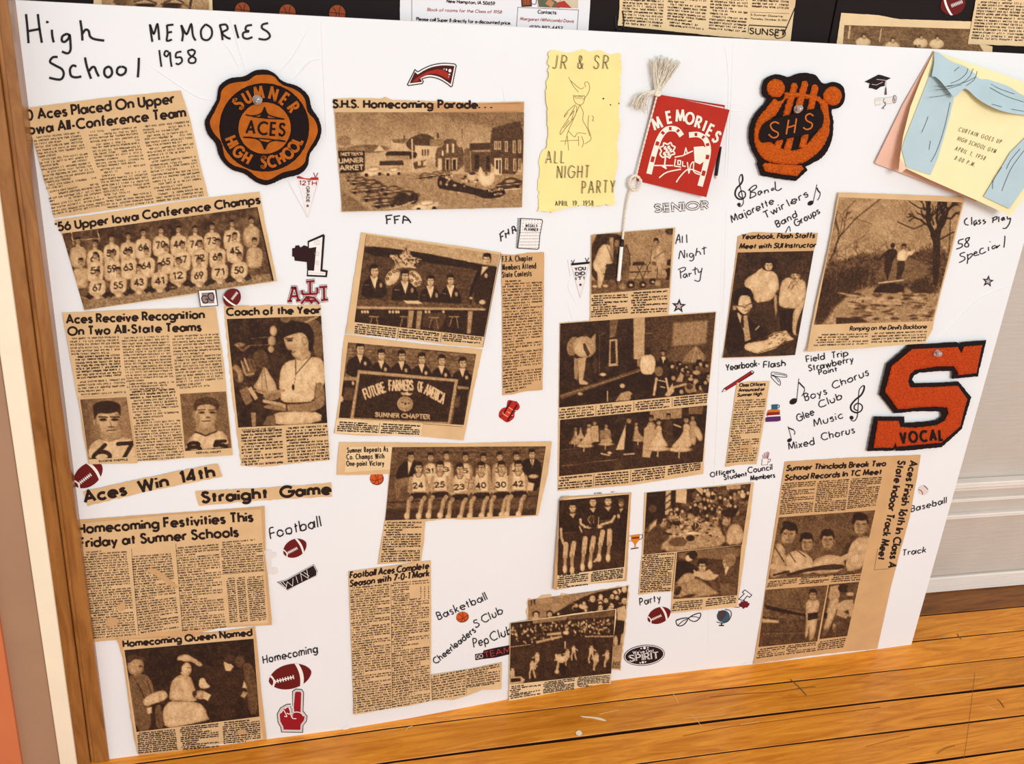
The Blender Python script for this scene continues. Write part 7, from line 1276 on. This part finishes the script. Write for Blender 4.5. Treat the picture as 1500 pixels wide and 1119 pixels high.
# ---------------------------------------------------------------- red MEMORIES booklet with cord, tassel and pencils
fr = (900, 70, 4.304)
gk = 'paper keepsakes glued to the white board'
c = thing('memory_booklet', 'red dance booklet titled MEMORIES tied with a white cord', 'booklet', W([(1000, 215)])[0], gk)
redm = mat('red_card', (178, 34, 14), .7, .05, 60, .2, 300)
hb = lambda P: .0015 + np.clip((np.asarray(P)[:, 0] - 935) / 130, 0, 1) * .004
hc = lambda P: .0032 + np.clip((np.asarray(P)[:, 0] - 945) / 120, 0, 1) ** 1.3 * .012
sheet('back_cover', [dens(Z(fr, [(262, 292), (698, 362), (560, 900), (140, 838)]), 6)], hb, redm, c, grid=10, thick=.0004)
sheet('page', [dens(Z(fr, [(262, 295), (690, 374), (556, 905), (140, 838)]), 6)], lambda P: hb(P) + .0012, C3((236, 228, 220)), c, grid=10)
sheet('front_cover', [dens(Z(fr, [(258, 292), (300, 297), (727, 391), (580, 942), (360, 890), (134, 836)]), 6)], hc, redm, c, grid=8, thick=.0004)
hp = lambda P: hc(P) + .0005
wp = C3((242, 232, 214)); mem = []
for ch, x, y, a in (('M', 268, 478, -22), ('E', 345, 438, -10), ('M', 415, 430, -2), ('O', 475, 445, 8), ('R', 530, 470, 15), ('I', 570, 492, 20), ('E', 605, 520, 26), ('S', 645, 562, 32)):
    adv, stt = G[ch]; t = math.radians(a); ex = np.array([math.cos(t), math.sin(t)]); up = np.array([math.sin(t), -math.cos(t)])
    for L in stt: mem.append([Z(fr, [np.array([x, y]) + ex * (q[0] - adv / 2) * 54 * (.9 if ch == 'O' else 1.05) + up * (q[1] - .5) * 68])[0] for q in L])
ink('title_lettering', mem, 3.4, hp, wp, c)
def cane(name, pts, wd):
    L = spl(pts, 8); n = len(L); cn = ink(name, [Z(fr, L)], wd, hp, wp, c)
    st_ = []
    for k in range(5, n - 4, 7): st_.append(Z(fr, L[k:k + 3]))
    ink('cane_stripe', st_, wd * .62, lambda P: hp(P) + .0002, redm, cn)
cane('candy_cane', [(218, 795), (250, 670), (285, 570), (330, 515), (390, 515), (425, 555)], 8); cane('candy_cane', [(540, 872), (570, 760), (592, 650), (575, 580), (530, 548), (470, 550)], 8)
ink('tree_print', [Z(fr, q) for q in (spl([(305, 692), (288, 672), (296, 650), (286, 630), (308, 618), (312, 600), (335, 608), (355, 598), (364, 616), (382, 626), (372, 648), (380, 668), (358, 676), (348, 694), (328, 684), (305, 692)], 5), [(322, 690), (315, 752)], *[ell(x_, y_, 7, 7, 0, 8) for x_, y_ in ((322, 632), (345, 628), (334, 652), (358, 648), (318, 668), (346, 672))], [(300, 745), (325, 760), (318, 745)])], 2.2, hp, wp, c)
ink('path_print', [Z(fr, q) for q in ([(250, 742), (370, 742)], spl([(282, 820), (330, 785), (420, 765)], 4), spl([(390, 848), (420, 805), (470, 765), (545, 790)], 4))], 1.8, hp, wp, c)
ink('house_print', [Z(fr, q) for q in ([(380, 690), (430, 680), (495, 650)], [(440, 675), (450, 632), (460, 665), (495, 650)], [(385, 700), (378, 745), (420, 752)], [(400, 710), (400, 735), (415, 738), (418, 712), (400, 710)], [(430, 715), (430, 745), (450, 748)], spl([(460, 720), (470, 790), (480, 740), (500, 720), (500, 780), (540, 800)], 3))], 1.7, hp, wp, c)
sheet('house_print', [Z(fr, [(500, 625), (560, 620), (595, 640), (585, 700), (540, 735), (505, 720)])], hp, wp, c, grid=0, thick=0)
cordm = mat('white_cotton_cord', (238, 228, 208), .9, .1, 400, .6, 1500)
def cord_paths(px, hs, tw=.0006, turns=60):
    L = spl(px, 8); hh = np.interp(np.linspace(0, 1, len(L)), np.linspace(0, 1, len(hs)), hs); P = W(L, hh)
    n = 140; s_ = np.linspace(0, len(P) - 1, n); P = np.c_[[np.interp(s_, range(len(P)), P[:, k]) for k in range(3)]].T
    T = np.gradient(P, axis=0); T /= np.linalg.norm(T, axis=1)[:, None]; a = np.cross(T, [.2, .9, .3]); a /= np.linalg.norm(a, axis=1)[:, None]; b = np.cross(T, a); out = []
    for k in (0, 1):
        ph = np.linspace(0, turns, n) + k * math.pi; out.append(P + (a * np.cos(ph)[:, None] + b * np.sin(ph)[:, None]) * tw)
    return out
tubes('spine_cord', cord_paths(Z(fr, [(268, 300), (215, 500), (165, 690), (132, 830)]), [.006, .005, .005, .006], .0005, 70), .0007, cordm, c)
tubes('loop_knot', cord_paths(Z(fr, [(132, 830), (100, 860), (115, 895), (150, 890), (168, 845), (140, 808), (105, 820), (95, 870), (130, 880)]), [.006, .007, .008, .009, .009, .008, .008, .007, .006], .0008, 60), .0010, cordm, c)
tubes('hanging_cord', cord_paths([*Z(fr, [(110, 885), (88, 940), (72, 1020)]), (914, 330), (912, 350)], [.007, .005, .004, .004, .004], .0007, 80), .0009, cordm, c)
fib = []
for k in range(120):
    t = random.random()
    if k < 85: a, b_ = (270 + random.uniform(-14, 14), 285 + random.uniform(-8, 6)), (225 + t * 200, 50 + abs(t - .3) * 60 + random.uniform(-12, 40))
    else: a, b_ = (262 + random.uniform(-10, 10), 275 + random.uniform(-12, 8)), (100 + t * 110, 372 + t * 40 + random.uniform(-30, 8))
    mid = ((a[0] + b_[0]) / 2 + random.uniform(-16, 16) - (25 if k >= 85 else 0), (a[1] + b_[1]) / 2 + random.uniform(-10, 10) - (20 if k >= 85 else 0))
    L = spl(Z(fr, [a, mid, b_]), 4); fib.append(W(L, np.linspace(.007, random.uniform(.002, .013), len(L))))
ts = tubes('tassel', fib, .00042, cordm, c, 4); ts['kind'] = 'stuff'
tubes('tassel_knot', [W(spl(Z(fr, [(255, 290), (275, 300), (290, 290), (272, 280), (258, 292)]), 5), .008)], .0018, cordm, c)
def pencil(name, label, px, hs, r, cols, cat='pencil'):
    P = W(px, hs); c = thing(name, label, cat, P.mean(0)); nm = ['end_cap', 'barrel', 'point']
    for k in range(len(px) - 1):
        rr0, rr1 = (r, r) if k < len(px) - 2 else (r, r * .15); ax = P[k + 1] - P[k]; L = np.linalg.norm(ax)
        lathe(nm[k + (3 - len(px) + 1 if len(px) == 3 else 0)] if len(px) == 4 else nm[k + 1], P[k], ax, [(rr0, 0), (rr0, L * .98), (rr1, L)] if k < len(px) - 2 else [(rr0, 0), (rr1, L)], cols[k], c, 8)
    return c
pencil('hanging_pencil', 'small white pencil hanging from the booklet cord over the bowling clipping', [(911.5, 352), (910.5, 361), (906, 411), (905, 418)], [.005, .005, .005, .004], .0022, [C3((40, 18, 14), .4), C3((244, 238, 228), .4), C3((120, 84, 54))])
pencil('dance_pencil', 'tiny black pencil behind the right side of the red booklet', [(1055, 215), (1049, 257), (1048.5, 262)], [.003, .002, .002], .0019, [C3((24, 14, 20), .4), C3((226, 206, 184))])
# ---------------------------------------------------------------- folded card with paper curtains
fr = (1280, 60, 3.732)
c = thing('folded_card', 'folded pink and yellow card with light blue paper curtains', 'card', W([(1420, 190)])[0], gk)
dcr = lambda P: np.clip((np.asarray(P)[:, 1] - 78) / 220, 0, 1)
h1 = lambda P: .0015 + dcr(P) * .004
h2 = lambda P: .0035 + dcr(P) * .022 + .004 * np.clip((np.asarray(P)[:, 0] - 1400) / 100, 0, 1)
sheet('pink_back', [dens(Z(fr, [(326, 52), (160, 345), (8, 662), (14, 672), (150, 722), (560, 880), (600, 700), (420, 120)]), 8)], h1, mat('pink_card', (232, 186, 164), .85, .04, 40), c, grid=14, thick=.0005)
yel = mat('pale_yellow_card', (242, 228, 176), .85, .03, 40)
sheet('yellow_front', [dens(Z(fr, [(330, 56), (262, 200), (200, 360), (160, 520), (142, 640), (136, 700), (150, 712), (178, 698), (310, 760), (560, 870), (748, 957), (840, 830), (1000, 560), (1090, 330), (700, 180)]), 8)], h2, yel, c, grid=12, thick=.0006)
sheet('folded_corner', [Z(fr, [(142, 640), (136, 712), (150, 720), (180, 696)])], lambda P: h2(P) + .001, mat('pink_fold', (238, 196, 166), .85), c, grid=0)
blu = mat('light_blue_paper', (180, 200, 204), .85, .05, 30, .2, 90)
h3 = lambda P: h2(P) + .0010
sheet('left_curtain', [dens(Z(fr, [(345, 80), (300, 200), (230, 380), (175, 520), (152, 590), (178, 690), (310, 732), (350, 640), (385, 520), (418, 400), (440, 300), (400, 160)]), 6)], h3, blu, c, grid=10)
sheet('right_curtain', [dens(Z(fr, [(940, 420), (830, 525), (745, 610), (680, 720), (600, 850), (742, 918), (830, 790), (920, 640), (1010, 470)]), 6)], lambda P: h3(P) + .001, blu, c, grid=10)
def hv(P):
    P = np.asarray(P); z = (P - [1280, 60]) * 3.732; a = np.array([338., 60]); e = np.array([.86, .51]); n_ = np.array([-.51, .86]); s_ = (z - a) @ e; d = (z - a) @ n_
    return h2(P) + .0025 + .012 * np.sin(np.clip(d / 200, 0, 1) * math.pi / 2) * np.clip(s_ / 250, .1, 1) + .003 * np.sin(s_ / 60)
sheet('top_curtain', [dens(Z(fr, spl([(338, 58), (420, 110), (500, 140), (560, 182), (640, 215), (740, 250), (821, 300), (960, 350), (1040, 400), (960, 420), (821, 405), (720, 388), (640, 358), (570, 318), (505, 262), (470, 282), (440, 306), (400, 262), (365, 220), (335, 195), (318, 190), (330, 120)], 4, True)), 5)], hv, blu, c, grid=7, thick=.0004)
ink('pencil_fold_line', [Z(fr, spl(q, 5)) for q in ([(440, 165), (455, 152), (468, 142)], [(420, 232), (470, 210), (505, 178), (515, 150)], [(400, 246), (470, 235), (520, 200), (545, 150)], [(332, 245), (400, 250), (500, 225), (560, 195)], [(335, 268), (400, 262), (480, 238)], [(302, 308), (360, 302), (420, 288)], [(505, 245), (550, 210), (566, 165)], [(636, 255), (720, 300), (821, 334)], [(645, 345), (700, 360)], [(640, 235), (690, 262), (770, 290)], [(750, 372), (821, 385)])], .6, lambda P: hv(P) + .0006, M['ink'], c)
ink('pencil_fold_line', [Z(fr, spl(q, 4)) for q in ([(298, 412), (282, 455), (262, 500)], [(418, 335), (385, 480), (345, 600), (312, 662)], [(310, 545), (302, 595)])], .55, lambda P: h3(P) + .0006, M['inks'], c)
ink('pencil_fold_line', [Z(fr, spl(q, 4)) for q in ([(800, 590), (750, 650), (725, 700)], [(821, 600), (750, 700), (700, 820)], [(700, 690), (655, 760), (650, 810)])], .55, lambda P: h3(P) + .0016, M['inks'], c)
for t, a, b_, cap in (('CURTAIN GOES UP', (462, 492), (692, 562), 6), ('HIGH SCHOOL GYM', (455, 542), (662, 614), 6), ('APRIL 1, 1958', (442, 596), (604, 652), 6), ('8:00 P.M.', (440, 648), (548, 688), 6)):
    ink('typed_lettering', text_px(t, *Z(fr, [a, b_]), cap, shear=.2, gap=.35, space=.5, narrow=.55), .65, lambda P: h2(P) + .0005, C3((112, 92, 56)), c)
# ---------------------------------------------------------------- handwriting in black marker on the white board
def hand(label, strokes, wd, fr=None):
    L = [Z(fr, spl(q, 5) if len(q) > 2 else q) for q in strokes]
    out = [l + np.interp(np.linspace(0, 1, len(l)), [0, 1], [0, 0])[:, None] for l in L]
    V, F = ribbon(out, wd); cap = []
    o = mk('handwriting', W(V, .0007), F, M['marker'], bd, label=label)
    return o
fr = (20, 20, 3.75)
hand('marker word High', [[(68, 2), (76, 80), (82, 162)], [(72, 98), (110, 90), (148, 84)], [(133, 2), (142, 80), (155, 160)], [(178, 45), (186, 46), (190, 42)], [(210, 88), (212, 120), (220, 158)], [(308, 118), (290, 112), (268, 125), (265, 148), (280, 155), (300, 138), (308, 120), (312, 160), (312, 200), (296, 218), (265, 208)], [(366, 36), (374, 90), (378, 148)], [(378, 110), (395, 88), (412, 95), (420, 125), (445, 140), (498, 148)]], 3.5, fr)
hand('marker word School', [[(242, 238), (215, 240), (200, 265), (230, 285), (265, 305), (275, 335), (255, 362), (195, 352)], [(345, 290), (325, 285), (310, 305), (315, 340), (340, 350), (372, 345)], [(392, 240), (402, 290), (425, 358)], [(415, 315), (430, 295), (445, 295), (455, 320), (468, 345)], [(520, 290), (500, 305), (500, 335), (520, 350), (540, 330), (535, 300), (518, 290)], [(590, 290), (572, 300), (568, 325), (588, 338), (612, 325), (615, 300), (592, 290)], [(688, 242), (686, 300), (682, 350)]], 3.5, fr)
hand('marker word MEMORIES', [[(748, 58), (755, 110), (762, 155)], [(750, 62), (770, 110), (790, 58), (800, 145)], [(842, 62), (845, 110), (842, 148), (870, 142)], [(842, 64), (878, 60)], [(845, 104), (870, 100)], [(920, 62), (930, 110), (925, 152)], [(922, 64), (950, 112), (975, 58), (985, 120), (1000, 148)], [(1055, 58), (1030, 90), (1035, 135), (1065, 145), (1088, 120), (1085, 80), (1055, 58)], [(1132, 62), (1142, 100), (1148, 145)], [(1130, 64), (1165, 60), (1175, 85), (1145, 105), (1170, 130), (1192, 138)], [(1215, 60), (1225, 100), (1235, 135)], [(1310, 62), (1280, 68), (1275, 90), (1295, 96)], [(1292, 98), (1262, 105), (1262, 130), (1285, 138), (1312, 128)], [(1398, 52), (1368, 60), (1365, 80), (1395, 100), (1408, 125), (1385, 142), (1345, 138)]], 3.1, fr)
hand('marker number 1958', [[(800, 200), (806, 250), (812, 292)], [(852, 210), (835, 205), (828, 225), (842, 235), (858, 215), (862, 255), (868, 292)], [(922, 208), (895, 215), (892, 240), (918, 240), (925, 262), (905, 278), (890, 272)], [(985, 198), (958, 205), (968, 228), (998, 245), (995, 268), (968, 270), (962, 250), (990, 225), (995, 205), (975, 196)]], 2.8, fr)
def hw(label, txts, wd, cap, slant=.1):
    L = []
    for it in txts:
        t, a, b = it[:3]; cp = it[3] if len(it) > 3 else cap
        for q in text_px(t, a, b, cp, shear=slant, gap=.26, space=.4, jit=.022, narrow=.9): L.append(spl(q, 3) if len(q) > 2 else q)
    V, F = ribbon(L, wd * 1.15); return mk('handwriting', W(V, .0007), F, M['marker'], bd, label=label)
hand('handwritten letters FFA', [[(346, 947), (350, 965), (350, 985)], [(345, 948), (374, 945)], [(350, 965), (368, 962)], [(382, 950), (385, 968), (386, 984)], [(382, 952), (408, 948)], [(385, 966), (402, 964)], [(424, 948), (422, 965), (420, 983)], [(424, 948), (442, 960), (456, 980)], [(422, 966), (450, 968)]], 2.0, (450, 0, 3))
hand('handwritten letters FHA', [[(98, 258), (108, 300), (112, 350)], [(100, 262), (125, 238), (148, 222)], [(106, 298), (138, 285)], [(160, 248), (168, 280), (170, 310)], [(195, 200), (200, 230), (206, 270)], [(164, 268), (202, 245)], [(240, 178), (246, 220), (250, 262)], [(242, 180), (262, 172), (275, 190), (286, 230)], [(248, 222), (286, 205)], [(286, 205), (288, 235)]], 1.8, (720, 310, 7.994))
hand('handwritten words All Night Party', [[(110, 205), (145, 100), (160, 192)], [(122, 162), (158, 152)], [(185, 115), (183, 155), (184, 192)], [(230, 100), (232, 150), (234, 192)], [(145, 370), (165, 280), (205, 355), (208, 268)], [(235, 305), (235, 350)], [(300, 310), (270, 308), (262, 335), (285, 350), (305, 320), (308, 365), (285, 390), (262, 382)], [(345, 248), (335, 300), (330, 335)], [(335, 300), (355, 285), (375, 295), (385, 322)], [(420, 232), (422, 280), (424, 320)], [(398, 258), (448, 242)], [(138, 485), (180, 465), (215, 462), (212, 490), (165, 515)], [(160, 490), (165, 545), (168, 582)], [(235, 530), (205, 535), (195, 560), (215, 572), (232, 540), (240, 568)], [(255, 520), (262, 560)], [(258, 535), (285, 522)], [(325, 455), (322, 500), (328, 540)], [(295, 490), (350, 472)], [(352, 480), (365, 515), (390, 500)], [(400, 465), (385, 540), (375, 600), (350, 612), (315, 598)]], 1.35, (975, 330, 7.456))
fb = (1060, 250, 9.375)
hand('handwritten word Band', [[(358, 250), (372, 310), (362, 385)], [(340, 272), (400, 215), (445, 200), (450, 235), (380, 290), (430, 300), (440, 340), (370, 378)], [(515, 275), (480, 290), (478, 325), (500, 330), (522, 285), (530, 312)], [(560, 270), (568, 315)], [(562, 290), (590, 265), (610, 270), (618, 300)], [(690, 235), (660, 255), (668, 272), (700, 250)], [(708, 148), (712, 210), (718, 262), (760, 270), (800, 240)]], 1.5, fb)
hw('handwritten word Majorette', [('Majorette', (1073, 326), (1134, 298))], 1.3, 10); hw('handwritten word Twirlers', [('Twir', (1122, 320), (1150, 305)), ('lers', (1157, 302), (1184, 287))], 1.3, 10)
hw('handwritten words Band Groups', [('Band', (1139, 333), (1168, 317)), ('Groups', (1166, 332), (1201, 312))], 1.3, 9); hand('handwritten insertion caret', [[(852, 850), (900, 765), (918, 835)]], 1.1, fb)
fq = (1390, 300, 8.609)
hand('handwritten words Class Play', [[(235, 165), (200, 200), (208, 245), (250, 255)], [(288, 155), (290, 250)], [(350, 195), (318, 215), (325, 260), (350, 218), (356, 250)], [(402, 190), (376, 202), (402, 225), (375, 248)], [(452, 185), (432, 202), (464, 216), (436, 245)], [(562, 165), (558, 195), (555, 228)], [(545, 172), (605, 150), (602, 180), (560, 197)], [(632, 148), (630, 218)], [(692, 155), (665, 180), (680, 197), (695, 160), (706, 196)], [(735, 145), (745, 180), (778, 165)], [(782, 168), (762, 240), (720, 295), (680, 295)]], 1.5, fq)
hand('handwritten number 58', [[(188, 430), (130, 450), (125, 490), (165, 492), (165, 530), (95, 560)], [(265, 410), (215, 430), (225, 470), (252, 500), (240, 530), (205, 525), (205, 495), (246, 450), (264, 412)]], 1.5, fq)
hand('handwritten word Special', [[(205, 598), (148, 618), (150, 645), (200, 660), (195, 695), (130, 730)], [(235, 620), (240, 680), (232, 745)], [(240, 640), (285, 615), (295, 640), (245, 690)], [(318, 622), (355, 605), (340, 590), (315, 620), (330, 642), (385, 625)], [(440, 545), (400, 560), (392, 605), (420, 618), (470, 590)], [(500, 530), (501, 555), (503, 582)], [(520, 460), (522, 470)], [(590, 510), (548, 530), (560, 558), (608, 520), (602, 545), (645, 505)], [(708, 390), (705, 460), (695, 540)]], 1.4, fq)
hw('handwritten word Football', [('Football', (397, 789), (470, 771))], 1.6, 15); hw('handwritten word Homecoming', [('Homecoming', (386, 972), (465, 955))], 1.4, 11)
hw('handwritten word Basketball', [('Basketball', (643, 908), (714, 878))], 1.3, 11, 0); hw('handwritten words S Club', [('S', (697, 920), (703, 917)), ('Club', (708, 913), (737, 898))], 1.3, 11)
hw('handwritten word Cheerleaders', [('Cheerleaders', (639, 973), (697, 925))], 1.3, 9, 0); hw('handwritten words Pep Club', [('Pep', (695, 948), (716, 942)), ('Club', (720, 939), (751, 928))], 1.3, 12)
hw('handwritten word Party', [('Party', (938, 887), (968, 880))], 1.2, 10); hw('handwritten words Yearbook Flash', [('Yearbook-', (1064, 543), (1113, 536)), ('Flash', (1119, 539), (1150, 536))], 1.3, 9)
hw('handwritten words Officers Student Council Members', [('Officers', (1041, 699), (1076, 692), 6.5), ('Student', (1061, 703), (1094, 697), 6.5), ('Council', (1096, 693), (1131, 688), 8), ('Members', (1100, 704), (1135, 699), 6.5)], 1.2, 7)
hw('handwritten words Field Trip Strawberry Point', [('Field', (1182, 531), (1208, 526)), ('Trip', (1219, 525), (1242, 521)), ('Strawberry', (1185, 544), (1250, 530)), ('Point', (1200, 549), (1226, 544), 7)], 1.25, 9)
hw('handwritten words Boys Chorus', [('Boys', (1180, 587), (1211, 577)), ('Chorus', (1221, 570), (1273, 549))], 1.25, 10); hw('handwritten words Glee Club', [('Glee', (1169, 618), (1193, 607)), ('Club', (1201, 598), (1234, 584))], 1.25, 10)
hw('handwritten word Music', [('Music', (1193, 625), (1235, 612))], 1.25, 10); hw('handwritten words Mixed Chorus', [('Mixed', (1156, 659), (1193, 651)), ('Chorus', (1204, 645), (1252, 634))], 1.25, 10)
hw('handwritten word Baseball', [('Baseball', (1335, 750), (1386, 737))], 1.1, 8.5, .3); hw('handwritten word Track', [('Track', (1322, 814), (1356, 809))], 1.1, 8, .3)
# lint, flecks and scratches on the floor
FL = lambda p, z=.0006: on_plane(p, (0, 0, z), (0, 0, 1))
SURF_OLD = SURF
for k, (q, lab) in enumerate(((spl([(850, 1049), (856, 1051), (868, 1052), (880, 1055), (888, 1056), (880, 1052), (866, 1050)], 3), 'white paper fleck lying nearest the game clipping'), (spl([(843, 1073), (848, 1070), (853, 1074), (849, 1078), (844, 1076)], 3), 'small round white fleck below the other paper fleck'))):
    P = FL(q); n = len(P); V = np.r_[P, P + [0, 0, .0006]]; F = [list(range(n))[::-1], [n + i for i in range(n)]] + [[i, (i + 1) % n, n + (i + 1) % n, n + i] for i in range(n)]
    tag(mk('paper_fleck', V, F, C3((240, 226, 196))), lab, 'litter', 'paper flecks on the floor')
def thread(label, q, col, r=.0005):
    P = FL(spl(q, 6), .001); o = tubes('lint_thread', [P], r, C3(col), None, 5); tag(o, label, 'thread', 'lint threads on the floor')
thread('pale curled thread beside the board foot', [(594, 1071), (597, 1066), (602, 1064), (604, 1063)], (224, 196, 140))
thread('grey dark thread on the middle floorboards', [(1158, 995), (1168, 1004), (1174, 1010), (1181, 1018)], (110, 96, 74), .0007)
thread('short dark splinter on the right floorboards', [(1461, 1024), (1466, 1029), (1471, 1036)], (96, 54, 20)); thread('faint brown thread at the lower right', [(1372, 1104), (1385, 1096), (1399, 1092)], (100, 60, 24), .0003)

def floor_line(name, q, wd, col):
    V, F = ribbon([spl(q, 5)], wd); mk(name, FL(V, .0003), F, C3(col, .8), fl)
for q, wd in (([(1000, 1078), (1060, 1066), (1120, 1058), (1200, 1047), (1290, 1036)], .8), ([(1040, 1021), (1090, 1016), (1140, 1013), (1180, 1007), (1195, 1006)], 1.0), ([(1428, 985), (1424, 1020), (1418, 1070), (1412, 1112)], .55), ([(1268, 1094), (1300, 1085), (1332, 1078)], .6), ([(1402, 928), (1405, 933), (1408, 936)], 1.4)):
    floor_line('crack', q, wd, (150, 86, 28))
for q, wd in (([(1000, 1052), (1030, 1050), (1062, 1046)], .7), ([(1012, 1046), (1020, 1054), (1028, 1064)], .6), ([(878, 1046), (892, 1043), (906, 1040)], 1.0), ([(1340, 1002), (1380, 996), (1440, 992)], .7), ([(1445, 1034), (1452, 1037), (1458, 1040)], .8), ([(985, 1015), (990, 1022), (994, 1030)], .6), ([(960, 1062), (975, 1059), (990, 1058)], .6), ([(1085, 1061), (1100, 1059), (1112, 1057)], .9), ([(640, 1050), (655, 1049), (668, 1046)], .8)):
    floor_line('scratch', q, wd, (236, 190, 128))
for o in list(bpy.data.objects):
    if '_o' in o: del o['_o']
